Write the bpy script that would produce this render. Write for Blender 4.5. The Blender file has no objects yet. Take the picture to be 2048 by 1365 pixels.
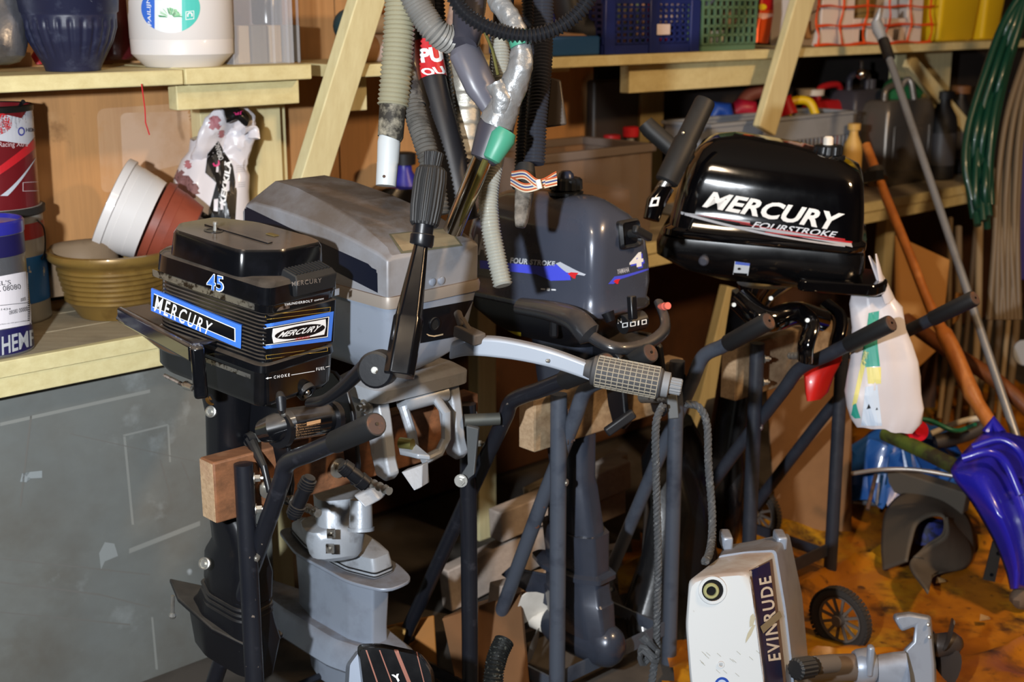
import bpy, bmesh, math, random
from mathutils import Vector, Matrix, noise
from mathutils.bvhtree import BVHTree
random.seed(7)
V = Vector
# ---------------------------------------------------------------- camera, light, exposure
FPX, PITCH, EYE = 2600.0, math.radians(14.5), 1.55
scn = bpy.context.scene
COL = scn.collection
cd = bpy.data.cameras.new('camera'); cam = bpy.data.objects.new('camera', cd); COL.objects.link(cam)
cam.location = (0, 0, EYE); cam.rotation_euler = (math.pi/2 - PITCH, 0, 0)
cd.sensor_width = 36; cd.lens = 36*FPX/2048; cd.clip_start = .05
cd.dof.use_dof = True; cd.dof.focus_distance = 2.3; cd.dof.aperture_fstop = 4.5
scn.camera = cam
w = bpy.data.worlds.new('world'); scn.world = w; w.use_nodes = True
w.node_tree.nodes['Background'].inputs[0].default_value = (.02, .02, .022, 1)
w.node_tree.nodes['Background'].inputs[1].default_value = .5
scn.view_settings.view_transform = 'Standard'; scn.view_settings.look = 'None'
scn.view_settings.exposure = .27; scn.view_settings.gamma = 1; scn.view_settings.use_curve_mapping = False
def light(name, kind, loc, target, power, color, size, sy=None, spot=None):
    l = bpy.data.lights.new(name, kind); l.energy = power; l.color = color
    if kind == 'AREA':
        l.size = size
        if sy: l.shape = 'RECTANGLE'; l.size_y = sy
    else: l.shadow_soft_size = size
    if kind == 'SPOT': l.spot_size = spot; l.spot_blend = .6
    o = bpy.data.objects.new(name, l); COL.objects.link(o); o.location = loc
    o.rotation_euler = (V(target)-V(loc)).to_track_quat('-Z', 'Y').to_euler()
    return o
light('key_lamp', 'SPOT', (-.55, .05, 1.62), (.15, 2.7, .85) , 330, (.90, .95, 1.0), .035, spot=math.radians(100))
light('ceiling_bulb', 'AREA', (2.0, 1.9, 2.45), (1.9, 3.1, .7), 46, (1.0, .66, .36), .25)
light('ceiling_bulb', 'AREA', (-.3, .9, 2.55), (-.1, 2.6, .8), 14, (1.0, .78, .55), .3)
# ---------------------------------------------------------------- frames
A47 = math.radians(47)
U = V((math.sin(A47), math.cos(A47), 0)); N = V((math.cos(A47), -math.sin(A47), 0)); Z = V((0, 0, 1))
def W(s, d, z): return U*s + N*d + Z*z                 # along the wall, out from the wall, up
def ray(x, y):
    r = (x-1024)/FPX; v = (682.5-y)/FPX
    return V((r, math.cos(PITCH)+v*math.sin(PITCH), -math.sin(PITCH)+v*math.cos(PITCH)))
EY = V((0, 0, EYE))
def P(x, y, k): return EY + ray(x, y)*k                # the point at depth k seen at x, y
def HZ(x, y, z):
    d = ray(x, y); return EY + d*((z-EYE)/d.z)
def HW(x, y, q):
    d = ray(x, y); return EY + d*(q/N.dot(d))
def HS(x, y, s):
    d = ray(x, y); return EY + d*(s/U.dot(d))
def frame(o, X, Y, Zv=None):
    X = V(X).normalized(); Y = V(Y).normalized()
    Zv = V(Zv).normalized() if Zv else X.cross(Y).normalized()
    m = Matrix((X, Y, Zv)).transposed().to_4x4(); m.translation = V(o); return m
def yaw(o, deg):                                      # local x at deg from world X, y across it, z up
    a = math.radians(deg); return frame(o, (math.cos(a), math.sin(a), 0), (-math.sin(a), math.cos(a), 0))
FW = frame((0, 0, 0), U, -N)                          # local (s, -d, z)
# ---------------------------------------------------------------- mesh collector
def crom(pts, n):
    pts = [V(p) for p in pts]
    if len(pts) < 3: return [pts[0].lerp(pts[-1], i/n) for i in range(n+1)]
    q = [pts[0]*2-pts[1]] + pts + [pts[-1]*2-pts[-2]]; out = []
    for i in range(1, len(q)-2):
        a, b, c, d = q[i-1:i+3]
        for j in range(n):
            t = j/n
            out.append(.5*((2*b)+(c-a)*t+(2*a-5*b+4*c-d)*t*t+(3*b-a-3*c+d)*t**3))
    out.append(pts[-1]); return out
def resample(pts, step):
    L = [0]
    for a, b in zip(pts, pts[1:]): L.append(L[-1]+(b-a).length)
    n = max(2, int(L[-1]/step)); out = []; j = 0
    for i in range(n+1):
        t = L[-1]*i/n
        while j < len(L)-2 and L[j+1] < t: j += 1
        f = (t-L[j])/max(1e-9, L[j+1]-L[j]); out.append(pts[j].lerp(pts[j+1], min(1, f)))
    return out
def rpoly(c, r, k=5):                                  # 2D polygon with rounded corners
    n = len(c); out = []
    for i in range(n):
        p0, p1, p2 = V(c[i-1]), V(c[i]), V(c[(i+1) % n]); ri = r[i] if isinstance(r, (list, tuple)) else r
        a = (p0-p1); b = (p2-p1); m = min(ri, a.length*.49, b.length*.49)
        s, e = p1+a.normalized()*m, p1+b.normalized()*m
        for j in range(k+1):
            t = j/k; out.append((s*(1-t)**2 + p1*2*t*(1-t) + e*t*t))
    return out
class G:
    def __init__(s, M=None): s.v = []; s.f = []; s.M = M or Matrix()
    def add(s, vs, fs):
        o = len(s.v); s.v += [s.M @ V(p) for p in vs]; s.f += [tuple(o+i for i in f) for f in fs]; return s
    def rings(s, R, cap0=True, cap1=True, closed=True):
        n = len(R[0]); vs = [p for r in R for p in r]; fs = []
        for i in range(len(R)-1):
            for j in range(n if closed else n-1):
                a = i*n+j; b = i*n+(j+1) % n; fs.append((a, b, b+n, a+n))
        if cap0: fs.append(tuple(reversed(range(n))))
        if cap1: fs.append(tuple((len(R)-1)*n+j for j in range(n)))
        return s.add(vs, fs)
    def box(s, c, d, rot=None):
        x, y, z = [q/2 for q in d]; c = V(c)
        vs = [V((a*x, b*y, e*z)) for a in (-1, 1) for b in (-1, 1) for e in (-1, 1)]
        if rot: vs = [rot @ p for p in vs]
        return s.add([c+p for p in vs], [(0, 1, 3, 2), (4, 6, 7, 5), (0, 4, 5, 1), (2, 3, 7, 6), (0, 2, 6, 4), (1, 5, 7, 3)])
    def bar(s, a, b, w, h, up=(0, 0, 1)):              # box beam from a to b, w across, h along up
        a, b = V(a), V(b); d = (b-a).normalized(); x = d.cross(V(up)).normalized(); y = x.cross(d)
        R = [[p+x*w/2*i+y*h/2*j for i, j in ((-1, -1), (1, -1), (1, 1), (-1, 1))] for p in (a, b)]
        return s.rings(R)
    def tube(s, pts, r, seg=14, caps=True, sq=1.0):
        pts = [V(p) for p in pts]; n = len(pts); R = []
        t = (pts[1]-pts[0]).normalized(); x = t.orthogonal().normalized()
        for i, p in enumerate(pts):
            t2 = (pts[min(i+1, n-1)]-pts[max(i-1, 0)]).normalized()
            x = t.rotation_difference(t2) @ x; x = (x-t2*x.dot(t2)).normalized(); t = t2; y = t.cross(x)
            ri = r[i] if isinstance(r, (list, tuple)) else r
            R.append([p+x*(ri*math.cos(2*math.pi*j/seg))+y*(ri*sq*math.sin(2*math.pi*j/seg)) for j in range(seg)])
        return s.rings(R, caps, caps)
    def hose(s, pts, r, pitch=.008, amp=.0025, seg=16, n=8):
        q = resample(crom(pts, n), pitch/4)
        return s.tube(q, [r+amp*math.cos(i*math.pi/2)*(1 if i % 4 != 1 else 1) for i in range(len(q))], seg)
    def lathe(s, prof, seg=24, c0=True, c1=True, ph=0, sx=1, sy=1):   # (r, z) about local z
        R = [[V((r*sx*math.cos(2*math.pi*j/seg+ph), r*sy*math.sin(2*math.pi*j/seg+ph), z)) for j in range(seg)] for r, z in prof]
        return s.rings(R, c0, c1)
    def knob(s, p, n, prof, seg=28):                    # (radius, height) turned about n at p
        n = V(n).normalized(); x = n.orthogonal().normalized(); M0 = s.M; s.M = frame(p, x, n.cross(x), n); s.lathe(prof, seg); s.M = M0; return s
    def cyl(s, a, b, r, seg=16, r2=None):
        a, b = V(a), V(b); return s.tube([a, b], [r, r if r2 is None else r2], seg)
    def prism(s, poly, t0, t1):                        # 2D poly in local xz, extruded along local y
        R = [[V((p[0], t, p[1])) for p in poly] for t in (t0, t1)]; return s.rings(R)
    def slab(s, poly, z0, z1):                         # 2D poly in local xy, extruded along z
        R = [[V((p[0], p[1], t)) for p in poly] for t in (z0, z1)]; return s.rings(R)
    def tiers(s, T, k=5, c0=True, c1=True, sh=(0, 0)): # T: (z, corners, radius)
        return s.rings([[V((p.x+sh[0]*z, p.y+sh[1]*z, z)) for p in rpoly(c, r, k)] for z, c, r in T], c0, c1)
    def ball(s, c, r, seg=12, sc=(1, 1, 1)):
        c = V(c); n = seg//2; R = []
        for i in range(n+1):
            a = math.pi*(i+.02)/(n+.04); R.append([c+V((r*sc[0]*math.sin(a)*math.cos(2*math.pi*j/seg), r*sc[1]*math.sin(a)*math.sin(2*math.pi*j/seg), -r*sc[2]*math.cos(a))) for j in range(seg)])
        return s.rings(R)
    def bolt(s, a, n, r=.007, h=.006, washer=1.5):     # hex head on a washer standing on surface point a along n
        a, n = V(a), V(n).normalized()
        s.tube([a, a+n*.0015], r*washer, 14); s.tube([a+n*.0015, a+n*(.0015+h)], r, 6)
        return s.tube([a+n*(.0015+h), a+n*(.0015+h*1.5)], r*.5, 8)
def rect(x0, x1, y0, y1): return [(x0, y0), (x1, y0), (x1, y1), (x0, y1)]
BV = {}
def part(name, parent, g, m, sm=35, bev=0, label=None, kind=None, base=None, cat=None, group=None, seg=2):
    """one mesh object; g in world coordinates"""
    if parent is not None: o0 = parent['_o']; o0 = V(o0)
    else:
        if base is not None: o0 = V(base)
        else:
            xs = [p.x for p in g.v]; ys = [p.y for p in g.v]
            o0 = V(((min(xs)+max(xs))/2, (min(ys)+max(ys))/2, min(p.z for p in g.v)))
    me = bpy.data.meshes.new(name); me.from_pydata([p-o0 for p in g.v], [], g.f); me.validate()
    bm = bmesh.new(); bm.from_mesh(me); bmesh.ops.recalc_face_normals(bm, faces=bm.faces); bm.to_mesh(me); bm.free()
    if sm:
        me.polygons.foreach_set('use_smooth', [True]*len(me.polygons)); me.set_sharp_from_angle(angle=math.radians(sm))
    if m: me.materials.append(m)
    o = bpy.data.objects.new(name, me); COL.objects.link(o)
    if parent is not None: o.parent = parent
    else: o.location = o0
    o['_o'] = tuple(o0)
    if bev:
        b = o.modifiers.new('bevel', 'BEVEL'); b.width = bev; b.segments = seg; b.limit_method = 'ANGLE'; b.angle_limit = math.radians(40)
    if label: o['label'] = label
    if kind: o['kind'] = kind
    if cat: o['category'] = cat
    if group: o['group'] = group
    BV[o.name] = (g.v, g.f)
    return o
def thing(name, label, cat, loc, group=None):
    o = bpy.data.objects.new(name, None); COL.objects.link(o); o.location = V(loc); o['_o'] = tuple(loc)
    o.empty_display_size = .05; o['label'] = label; o['category'] = cat
    if group: o['group'] = group
    return o
def single(name, label, cat, g, m, **k): return part(name, None, g, m, label=label, cat=cat, **k)
def struct(name, g, m, **k): return part(name, None, g, m, kind='structure', **k)
# ---------------------------------------------------------------- print laid on surfaces
_tx = {}
def text2d(t, shear=0, bold=0, space=1):
    key = (t, shear, bold, space)
    if key in _tx: return _tx[key]
    c = bpy.data.curves.new('t', 'FONT'); c.body = t; c.shear = shear; c.offset = bold; c.space_character = space; c.resolution_u = 3
    o = bpy.data.objects.new('t', c); COL.objects.link(o)
    dg = bpy.context.evaluated_depsgraph_get(); me = bpy.data.meshes.new_from_object(o.evaluated_get(dg))
    vs = [(v.co.x, v.co.y) for v in me.vertices]; fs = [tuple(p.vertices) for p in me.polygons]
    bpy.data.objects.remove(o); bpy.data.curves.remove(c); bpy.data.meshes.remove(me)
    x0 = min(v[0] for v in vs); x1 = max(v[0] for v in vs); y0 = min(v[1] for v in vs); y1 = max(v[1] for v in vs)
    r = ([((x-x0)/(x1-x0), (y-y0)/(y1-y0)) for x, y in vs], fs); _tx[key] = r; return r
def poly2d(*polys):
    vs = []; fs = []
    for p in polys: o = len(vs); vs += list(p); fs.append(tuple(range(o, o+len(p))))
    return vs, fs
def frame2d(x0, x1, y0, y1, tx, ty):
    o = [(x0, y0), (x1, y0), (x1, y1), (x0, y1)]; i = [(x0+tx, y0+ty), (x1-tx, y0+ty), (x1-tx, y1-ty), (x0+tx, y1-ty)]
    return o+i, [(a, (a+1) % 4, (a+1) % 4+4, a+4) for a in range(4)]
SQ = poly2d([(0, 0), (1, 0), (1, 1), (0, 1)])
def ell2d(n=28, x0=0, x1=1, y0=0, y1=1): return poly2d([((x0+x1)/2+(x1-x0)/2*math.cos(2*math.pi*i/n), (y0+y1)/2+(y1-y0)/2*math.sin(2*math.pi*i/n)) for i in range(n)])
def decal(name, parent, geo, quad, m, on, off=.0006, div=.05, label=None):
    """print: geo in the unit square laid over the quad (bl, br, tr, tl as seen), wrapped on the surface of `on`"""
    vs, fs = geo
    bm = bmesh.new(); B = [bm.verts.new((x, y, 0)) for x, y in vs]
    for f in fs:
        try: bm.faces.new([B[i] for i in f])
        except ValueError: pass
    bmesh.ops.triangulate(bm, faces=bm.faces)
    for _ in range(5):
        E = [e for e in bm.edges if e.calc_length() > div]
        if not E: break
        bmesh.ops.subdivide_edges(bm, edges=E, cuts=1); bmesh.ops.triangulate(bm, faces=bm.faces)
    if quad is None: pass
    trees = [BVHTree.FromPolygons(*BV[o.name]) for o in (on if isinstance(on, list) else [on])]
    bad = []
    for v in bm.verts:
        x, y = v.co.x, v.co.y; a, b, c, d = quad
        px = (a[0]*(1-x)+b[0]*x)*(1-y)+(d[0]*(1-x)+c[0]*x)*y; py = (a[1]*(1-x)+b[1]*x)*(1-y)+(d[1]*(1-x)+c[1]*x)*y
        dr = ray(px, py).normalized(); best = None
        for t in trees:
            h = t.ray_cast(EY, dr)
            if h[0] is not None and (best is None or h[3] < best[3]): best = h
        if best is None: bad.append(v); continue
        nn = best[1] if best[1].dot(dr) < 0 else -best[1]
        v.co = best[0] + nn*off
    if bad: bmesh.ops.delete(bm, geom=bad, context='VERTS')
    g = G(); bm.verts.index_update()
    g.v = [v.co.copy() for v in bm.verts]; g.f = [tuple(q.index for q in f.verts) for f in bm.faces]; bm.free()
    if not g.f: print('EMPTY DECAL', name); return None
    o0 = V(parent['_o']); me = bpy.data.meshes.new(name); me.from_pydata([p-o0 for p in g.v], [], g.f)
    me.materials.append(m); o = bpy.data.objects.new(name, me); COL.objects.link(o); o.parent = parent; o['_o'] = tuple(o0)
    if label: o['label'] = label
    BV[o.name] = (g.v, g.f)
    return o
# ---------------------------------------------------------------- materials
def lin(h):
    h = h.lstrip('#'); c = [int(h[i:i+2], 16)/255 for i in (0, 2, 4)]
    return tuple((x/12.92 if x <= .04045 else ((x+.055)/1.055)**2.4) for x in c)+(1,)
_m = {}
def mat(name, hexa, rough=.5, metal=0, mix=None, bump=None, dust=None, coat=0, alpha=1, trans=0, spec=.5, ior=1.45, grain=None, chips=None, sss=0):
    """mix (scale, hex, lo, hi) patches; bump (scale, strength); dust (hex, amount) settled on upward faces;
       grain (hex, scale, angle, axis) streaks; chips (scale, hex, threshold) small worn spots"""
    if name in _m: return _m[name]
    m = bpy.data.materials.new(name); m.use_nodes = True; nt = m.node_tree; n = nt.nodes; L = nt.links
    b = n['Principled BSDF']; col = None
    tc = n.new('ShaderNodeTexCoord')
    def rgb(h): q = n.new('ShaderNodeRGB'); q.outputs[0].default_value = lin(h); return q.outputs[0]
    def nz(scale, detail=5, vec=None, rough_=.6):
        q = n.new('ShaderNodeTexNoise'); q.inputs['Scale'].default_value = scale; q.inputs['Detail'].default_value = detail; q.inputs['Roughness'].default_value = rough_
        L.new(vec or tc.outputs['Object'], q.inputs['Vector']); return q.outputs['Fac']
    def rmp(s, lo, hi):
        q = n.new('ShaderNodeMapRange'); q.inputs[1].default_value = lo; q.inputs[2].default_value = hi; L.new(s, q.inputs[0]); return q.outputs[0]
    def mx(f, a, c):
        q = n.new('ShaderNodeMix'); q.data_type = 'RGBA'; L.new(f, q.inputs[0]); L.new(a, q.inputs[6]); L.new(c, q.inputs[7]); return q.outputs[2]
    def mul(a, c):
        q = n.new('ShaderNodeMath'); q.operation = 'MULTIPLY'; L.new(a, q.inputs[0])
        if isinstance(c, (int, float)): q.inputs[1].default_value = c
        else: L.new(c, q.inputs[1])
        return q.outputs[0]
    col = rgb(hexa); r = None; hgt = None
    if grain:
        gh, gs, ang, stretch = grain
        mp = n.new('ShaderNodeMapping'); L.new(tc.outputs['Object'], mp.inputs[0])
        mp.inputs['Rotation'].default_value = (0, 0, math.radians(-43) if ang == 'u' else (math.radians(47) if ang == 'n' else 0))
        sc = {'u': (gs*.06, gs, gs), 'n': (gs*.06, gs, gs), 'z': (gs, gs, gs*.06)}[ang]; mp.inputs['Scale'].default_value = sc
        f = rmp(nz(1.0, 6, mp.outputs[0], .7), .35, .68); col = mx(mul(f, stretch), col, rgb(gh)); hgt = f
    if mix:
        ms = mix if isinstance(mix, list) else [mix]
        for sc, h, lo, hi in ms: col = mx(rmp(nz(sc, 6), lo, hi), col, rgb(h))
    if chips: col = mx(rmp(nz(chips[0], 3), chips[2], chips[2]+.03), col, rgb(chips[1]))
    if dust:
        ge = n.new('ShaderNodeNewGeometry'); sp = n.new('ShaderNodeSeparateXYZ'); L.new(ge.outputs['Normal'], sp.inputs[0])
        f = mul(mul(rmp(sp.outputs[2], .3, .9), rmp(nz(14, 6), .1, .6)), dust[1])
        col = mx(f, col, rgb(dust[0])); q = n.new('ShaderNodeMapRange'); L.new(f, q.inputs[0]); q.inputs[3].default_value = rough; q.inputs[4].default_value = .95; L.new(q.outputs[0], b.inputs['Roughness'])
    else:
        q = n.new('ShaderNodeMapRange'); L.new(nz(9, 6), q.inputs[0]); q.inputs[1].default_value = .3; q.inputs[2].default_value = .7
        q.inputs[3].default_value = max(0, rough-.05); q.inputs[4].default_value = min(1, rough+.08); L.new(q.outputs[0], b.inputs['Roughness'])
    L.new(col, b.inputs['Base Color'])
    b.inputs['Metallic'].default_value = metal; b.inputs['Coat Weight'].default_value = coat; b.inputs['Coat Roughness'].default_value = .08
    b.inputs['Alpha'].default_value = alpha; b.inputs['Transmission Weight'].default_value = trans; b.inputs['IOR'].default_value = ior; b.inputs['Specular IOR Level'].default_value = spec
    if sss: b.inputs['Subsurface Weight'].default_value = sss; b.inputs['Subsurface Scale'].default_value = .01
    if bump or hgt is not None:
        bp = n.new('ShaderNodeBump'); bp.inputs['Distance'].default_value = .002
        if bump: bp.inputs['Strength'].default_value = bump[1]; L.new(nz(bump[0], 6), bp.inputs['Height'])
        else: bp.inputs['Strength'].default_value = .25; L.new(hgt, bp.inputs['Height'])
        L.new(bp.outputs[0], b.inputs['Normal'])
    _m[name] = m; return m
def flat(name, h, rough=.45, metal=0): return mat(name, h, rough, metal)
cream_u = mat('cream_paint_rail', '#d8cd9c', .62, grain=('#b9a873', 40, 'u', .5), mix=(5, '#b5a67a', .55, .8), bump=(60, .25))
cream_z = mat('cream_paint_post', '#dcd2a4', .62, grain=('#bfae7c', 40, 'z', .5), mix=(5, '#b9ab80', .6, .85), bump=(60, .25))
cream_top = mat('worn_bench_top', '#a99c82', .8, grain=('#85785f', 30, 'u', .7), mix=(4, '#6c6150', .5, .8), bump=(70, .4))
ply = mat('plywood', '#c08f5c', .6, grain=('#96704a', 14, 'z', .75), mix=[(2.2, '#e0b88c', .55, .75), (9, '#6f4a2a', .63, .8)])
ply_dark = mat('dark_plywood', '#5a3a22', .75, grain=('#38220f', 12, 'z', .8), mix=(2, '#6e4928', .5, .8))
dark_board = mat('dark_board', '#2a2320', .9, mix=(3, '#1a1614', .4, .7))
raw_wood = mat('raw_board', '#9c886c', .7, grain=('#665038', 50, 'u', .8), mix=(6, '#866a50', .5, .75), bump=(90, .3))
red_wood = mat('reddish_plank', '#86583a', .65, grain=('#543824', 45, 'u', .8), mix=(7, '#a37f60', .55, .8), bump=(90, .25))
end_wood = mat('end_grain', '#b89c7c', .75, grain=('#8e7254', 120, 'u', .7), mix=(5, '#9c745c', .6, .8))
grey_wood = mat('weathered_lumber', '#b5a69a', .85, grain=('#8b7e74', 40, 'u', .6), mix=(5, '#bcaea2', .5, .8), bump=(60, .5))
black_tube = mat('black_painted_steel', '#16181f', .38, .0, mix=(30, '#2b2c33', .6, .75), chips=(55, '#6b6158', .72), coat=.2)
blue_tube = mat('blue_grey_painted_steel', '#434954', .42, mix=(14, '#2b303c', .5, .75), chips=(40, '#7a4a2a', .72), bump=(120, .1))
dark_tube = mat('dark_grey_painted_steel', '#262a33', .45, mix=(20, '#33363f', .5, .75))
rubber = mat('black_rubber', '#17181a', .55, dust=('#4a4640', .4), bump=(150, .1))
zinc = mat('zinc_bolt', '#b9b8b2', .35, .85, mix=(40, '#8a7a66', .55, .8))
rust = mat('rusty_cap', '#4e3c34', .8, .2, mix=(60, '#73492c', .5, .75))
gloss_black = mat('gloss_black_enamel', '#0a0b0e', .16, coat=.5, mix=(18, '#131419', .5, .8), dust=('#5a5046', .85), chips=(38, '#8d8c88', .80))
clean_black = mat('clean_black_enamel', '#0a0b0e', .2, coat=.4, chips=(38, '#8d8c88', .80))
satin_black = mat('satin_black_casting', '#101115', .32, dust=('#4a443c', .6), chips=(45, '#77756f', .78), bump=(60, .08))
silver = mat('silver_paint', '#98a2b2', .33, .35, mix=(12, '#7d8492', .5, .8), dust=('#5a4d42', .75), chips=(24, '#d8cdb4', .76))
silver_dirty = mat('dusty_silver_top', '#8c8e94', .5, .25, dust=('#5c4e42', 1.0), mix=(5, '#6d655e', .45, .7), chips=(20, '#cfc2a8', .77))
alu = mat('cast_aluminium', '#a4aab2', .36, .3, mix=(30, '#77777a', .55, .8), bump=(110, .25), dust=('#5c5248', .5))
chrome = mat('chrome', '#c9c9c9', .12, 1.0)
chrome_dirty = mat('pitted_chrome_strip', '#b5b3ad', .3, .9, mix=(70, '#4a4138', .5, .6))
white_print = flat('white_print', '#e6e8ea', .4); blue_print = flat('blue_print', '#3f74d8', .35); black_print = flat('black_print', '#0b0c10', .3)
red_print = flat('red_print', '#b02020', .4); gold_print = flat('gold_print', '#a98a3c', .4, .3); grey_print = flat('grey_print', '#9a9ca0', .4)
# ---------------------------------------------------------------- the setting
g = G(FW); g.box((2.5, 3.09, 1.3), (9, .06, 2.6)); struct('wall_back', g, dark_board)
tarp_m = mat('yellow_tarpaulin', '#9c600f', .42, mix=[(3, '#6e3c0c', .45, .65), (2.3, '#b08c1a', .5, .66), (9, '#35200e', .52, .68), (26, '#4a2c10', .6, .7)], bump=(18, .5))
concrete = mat('concrete', '#4a443e', .85, mix=(5, '#35302b', .4, .7), bump=(40, .3))
g = G(FW); g.box((2.5, .4, -.03), (9, 5.4, .06)); struct('floor', g, concrete)
g = G(FW); g.box((2.5, .4, 2.63), (9, 5.4, .06)); struct('ceiling', g, mat('ceiling_board', '#8d8272', .8))
g = G(FW); g.box((-2.03, .4, 1.3), (.06, 5.4, 2.6)); struct('wall_left', g, mat('side_wall', '#7d7264', .8))
g = G(FW); g.box((7.03, .4, 1.3), (.06, 5.4, 2.6)); struct('wall_right', g, mat('far_wall', '#3a2c20', .85, mix=(3, '#5a4630', .5, .8)))
g = G(FW); g.box((2.5, -2.33, 1.3), (9, .06, 2.6)); struct('wall_front', g, mat('side_wall', '#7d7264', .8))
BD = 3.06                                             # wall distance; local y of FW is -d
def wbox(s0, s1, q0, q1, z0, z1): g = G(FW); g.box(((s0+s1)/2, (q0+q1)/2, (z0+z1)/2), (s1-s0, q1-q0, z1-z0)); return g
wall = thing('trim_1', 'plywood lining on the wall behind the bench', 'wall lining', W(1.3, -3.05, .3)); wall['kind'] = 'structure'
del wall['label']; del wall['category']
for a, b in ((-.5, 1.70), (1.705, 2.16), (2.165, 3.20)): part('plywood_sheet', wall, wbox(a, b, 3.035, 3.06, .86, 2.4), ply)
stain = mat('pale_stain', '#d9c0a4', .65, grain=('#c4a58a', 14, 'z', .5))
def onp(): return [o for o in bpy.data.objects if o.name.startswith('plywood_sheet')]
rrq = [(p.x, p.y) for p in rpoly([(0, 0), (1, 0), (1, 1), (0, 1)], .1, 4)]
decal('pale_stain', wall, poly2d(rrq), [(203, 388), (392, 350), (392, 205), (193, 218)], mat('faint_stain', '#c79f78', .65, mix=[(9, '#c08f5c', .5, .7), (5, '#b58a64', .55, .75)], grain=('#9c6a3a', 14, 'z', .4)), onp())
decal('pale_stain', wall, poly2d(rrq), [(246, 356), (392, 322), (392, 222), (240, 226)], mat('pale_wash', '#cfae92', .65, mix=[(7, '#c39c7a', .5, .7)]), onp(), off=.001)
# bench
bench = thing('workbench', 'long cream-painted wooden bench running along the plywood wall', 'workbench', W(1.0, -2.8, 0))
for i, (q0, q1) in enumerate(((2.575, 2.735), (2.738, 2.89), (2.893, 3.034))):
    part('top_plank', bench, wbox(-.3, 5.5, q0, q1, .822, .85), cream_top, bev=.002)
part('front_rail', bench, wbox(-.3, 5.5, 2.553, 2.573, .818, .852), cream_u, bev=.002)
part('front_rail', bench, wbox(-.3, 5.5, 2.560, 2.600, .775, .817), cream_u, bev=.002)
for s, q, z1 in ((1.70, 2.70, .775), (2.42, 2.70, .775), (4.6, 2.72, .775)):
    part('leg', bench, wbox(s-.035, s+.035, q, q+.045, 0, z1), cream_z, bev=.003)
g = G(); g.bar(HW(1385, 890, -2.62), HW(1462, 575, -2.62), .085, .035, N); part('leg', bench, g, cream_z, bev=.003, label='slanting cream-painted leg')
# shelves above the bench
sh = thing('wall_shelf', 'left cream-painted shelf carrying the dark blue and the white flowerpots', 'shelf', W(.8, -2.85, 1.37))
part('shelf_board', sh, wbox(-.3, 1.49, 2.68, 3.034, 1.376, 1.41), cream_u, bev=.003)
part('shelf_board', sh, wbox(1.494, 1.835, 2.678, 3.034, 1.376, 1.412), cream_u, bev=.003)
g = wbox(1.50, 1.835, 2.735, 2.775, 1.315, 1.374); part('cleat', sh, g, cream_u, bev=.003)
part('back_board', sh, wbox(1.70, 1.955, 2.985, 3.034, .852, 1.375), cream_z, bev=.002)
part('batten', sh, wbox(1.80, 1.92, 2.955, 2.984, .852, 1.31), cream_z, bev=.002)
sh2 = thing('wall_shelf', 'long cream-painted shelf carrying the plastic baskets and yellow buckets', 'shelf', W(3.5, -2.85, 1.37))
part('shelf_board', sh2, wbox(1.93, 5.65, 2.68, 3.034, 1.375, 1.406), cream_u, bev=.003)
part('cleat', sh2, wbox(1.96, 2.06, 2.76, 2.80, 1.285, 1.373), cream_z, bev=.003)
part('cleat', sh2, wbox(2.62, 2.95, 2.90, 3.03, 1.35, 1.373), cream_u, bev=.003)
part('cleat', sh2, wbox(3.05, 3.80, 2.74, 2.78, 1.285, 1.373), cream_u, bev=.003)
part('bracket_board', sh2, wbox(4.85, 5.30, 2.90, 2.93, .86, 1.373), cream_z, bev=.003)
g = G(); g.bar(W(4.70, -2.76, 1.34), W(5.28, -2.76, 1.00), .06, .03, N); part('brace', sh2, g, cream_z, bev=.003)
g = G(); g.bar(W(1.775, -2.78, .862), W(2.01, -2.575, 1.75), .038, .085, U); single('slanted_post', 'left slanting cream-painted post standing between the two shelves', 'post', g, cream_z, bev=.003)
g = G(); g.bar(HW(1528, 262, -2.63), HW(1622, -60, -2.63), .03, .10, U); g.v = [v+N*.0 for v in g.v]
single('slanted_post', 'right slanting cream-painted post above the gloss black motor', 'post', g, cream_z, bev=.004)
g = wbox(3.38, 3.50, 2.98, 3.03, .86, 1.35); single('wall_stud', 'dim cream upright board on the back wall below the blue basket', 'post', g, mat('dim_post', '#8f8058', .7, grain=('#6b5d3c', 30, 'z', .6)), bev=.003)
# grey painted sheet under the bench
gp = mat('grey_painted_sheet', '#71736f', .48, mix=[(3.2, '#5c564c', .42, .68), (9, '#8b8f8e', .6, .75), (1.3, '#6e7474', .4, .7)], grain=('#5f5d58', 18, 'u', .45), bump=(25, .15), chips=(7, '#a7acae', .74))
pn = thing('painted_sheet', 'large grey-painted sheet leaning under the bench front', 'panel', W(.6, -2.64, 0))
part('sheet', pn, wbox(-.9, 1.625, 2.625, 2.645, 0, .775), gp)
for a, b, c_, d_ in ((250, 868, 335, 850), (250, 868, 266, 1050), (335, 850, 340, 1000), (0, 1098, 260, 1060), (266, 1085, 400, 1045)):
    pass
smear = flat('pale_smear', '#8f9698', .5)
decal('paint_smear', pn, poly2d([(0, .2), (.3, 0), (.35, .5), (.5, .3), (1, .1), (1, .9), (.45, 1), (.3, .6), (.1, 1)]), [(40, 968), (84, 958), (84, 940), (40, 948)], smear, [bpy.data.objects['sheet']])
decal('paint_smear', pn, poly2d([(.1, 0), (.3, .3), (1, .5), (.8, .95), (.3, 1), (0, .6)]), [(198, 1140), (236, 1140), (236, 1085), (198, 1085)], flat('grey_smear', '#8b9090', .5), [bpy.data.objects['sheet']])
wornline = flat('worn_line', '#868884', .5)
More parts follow.
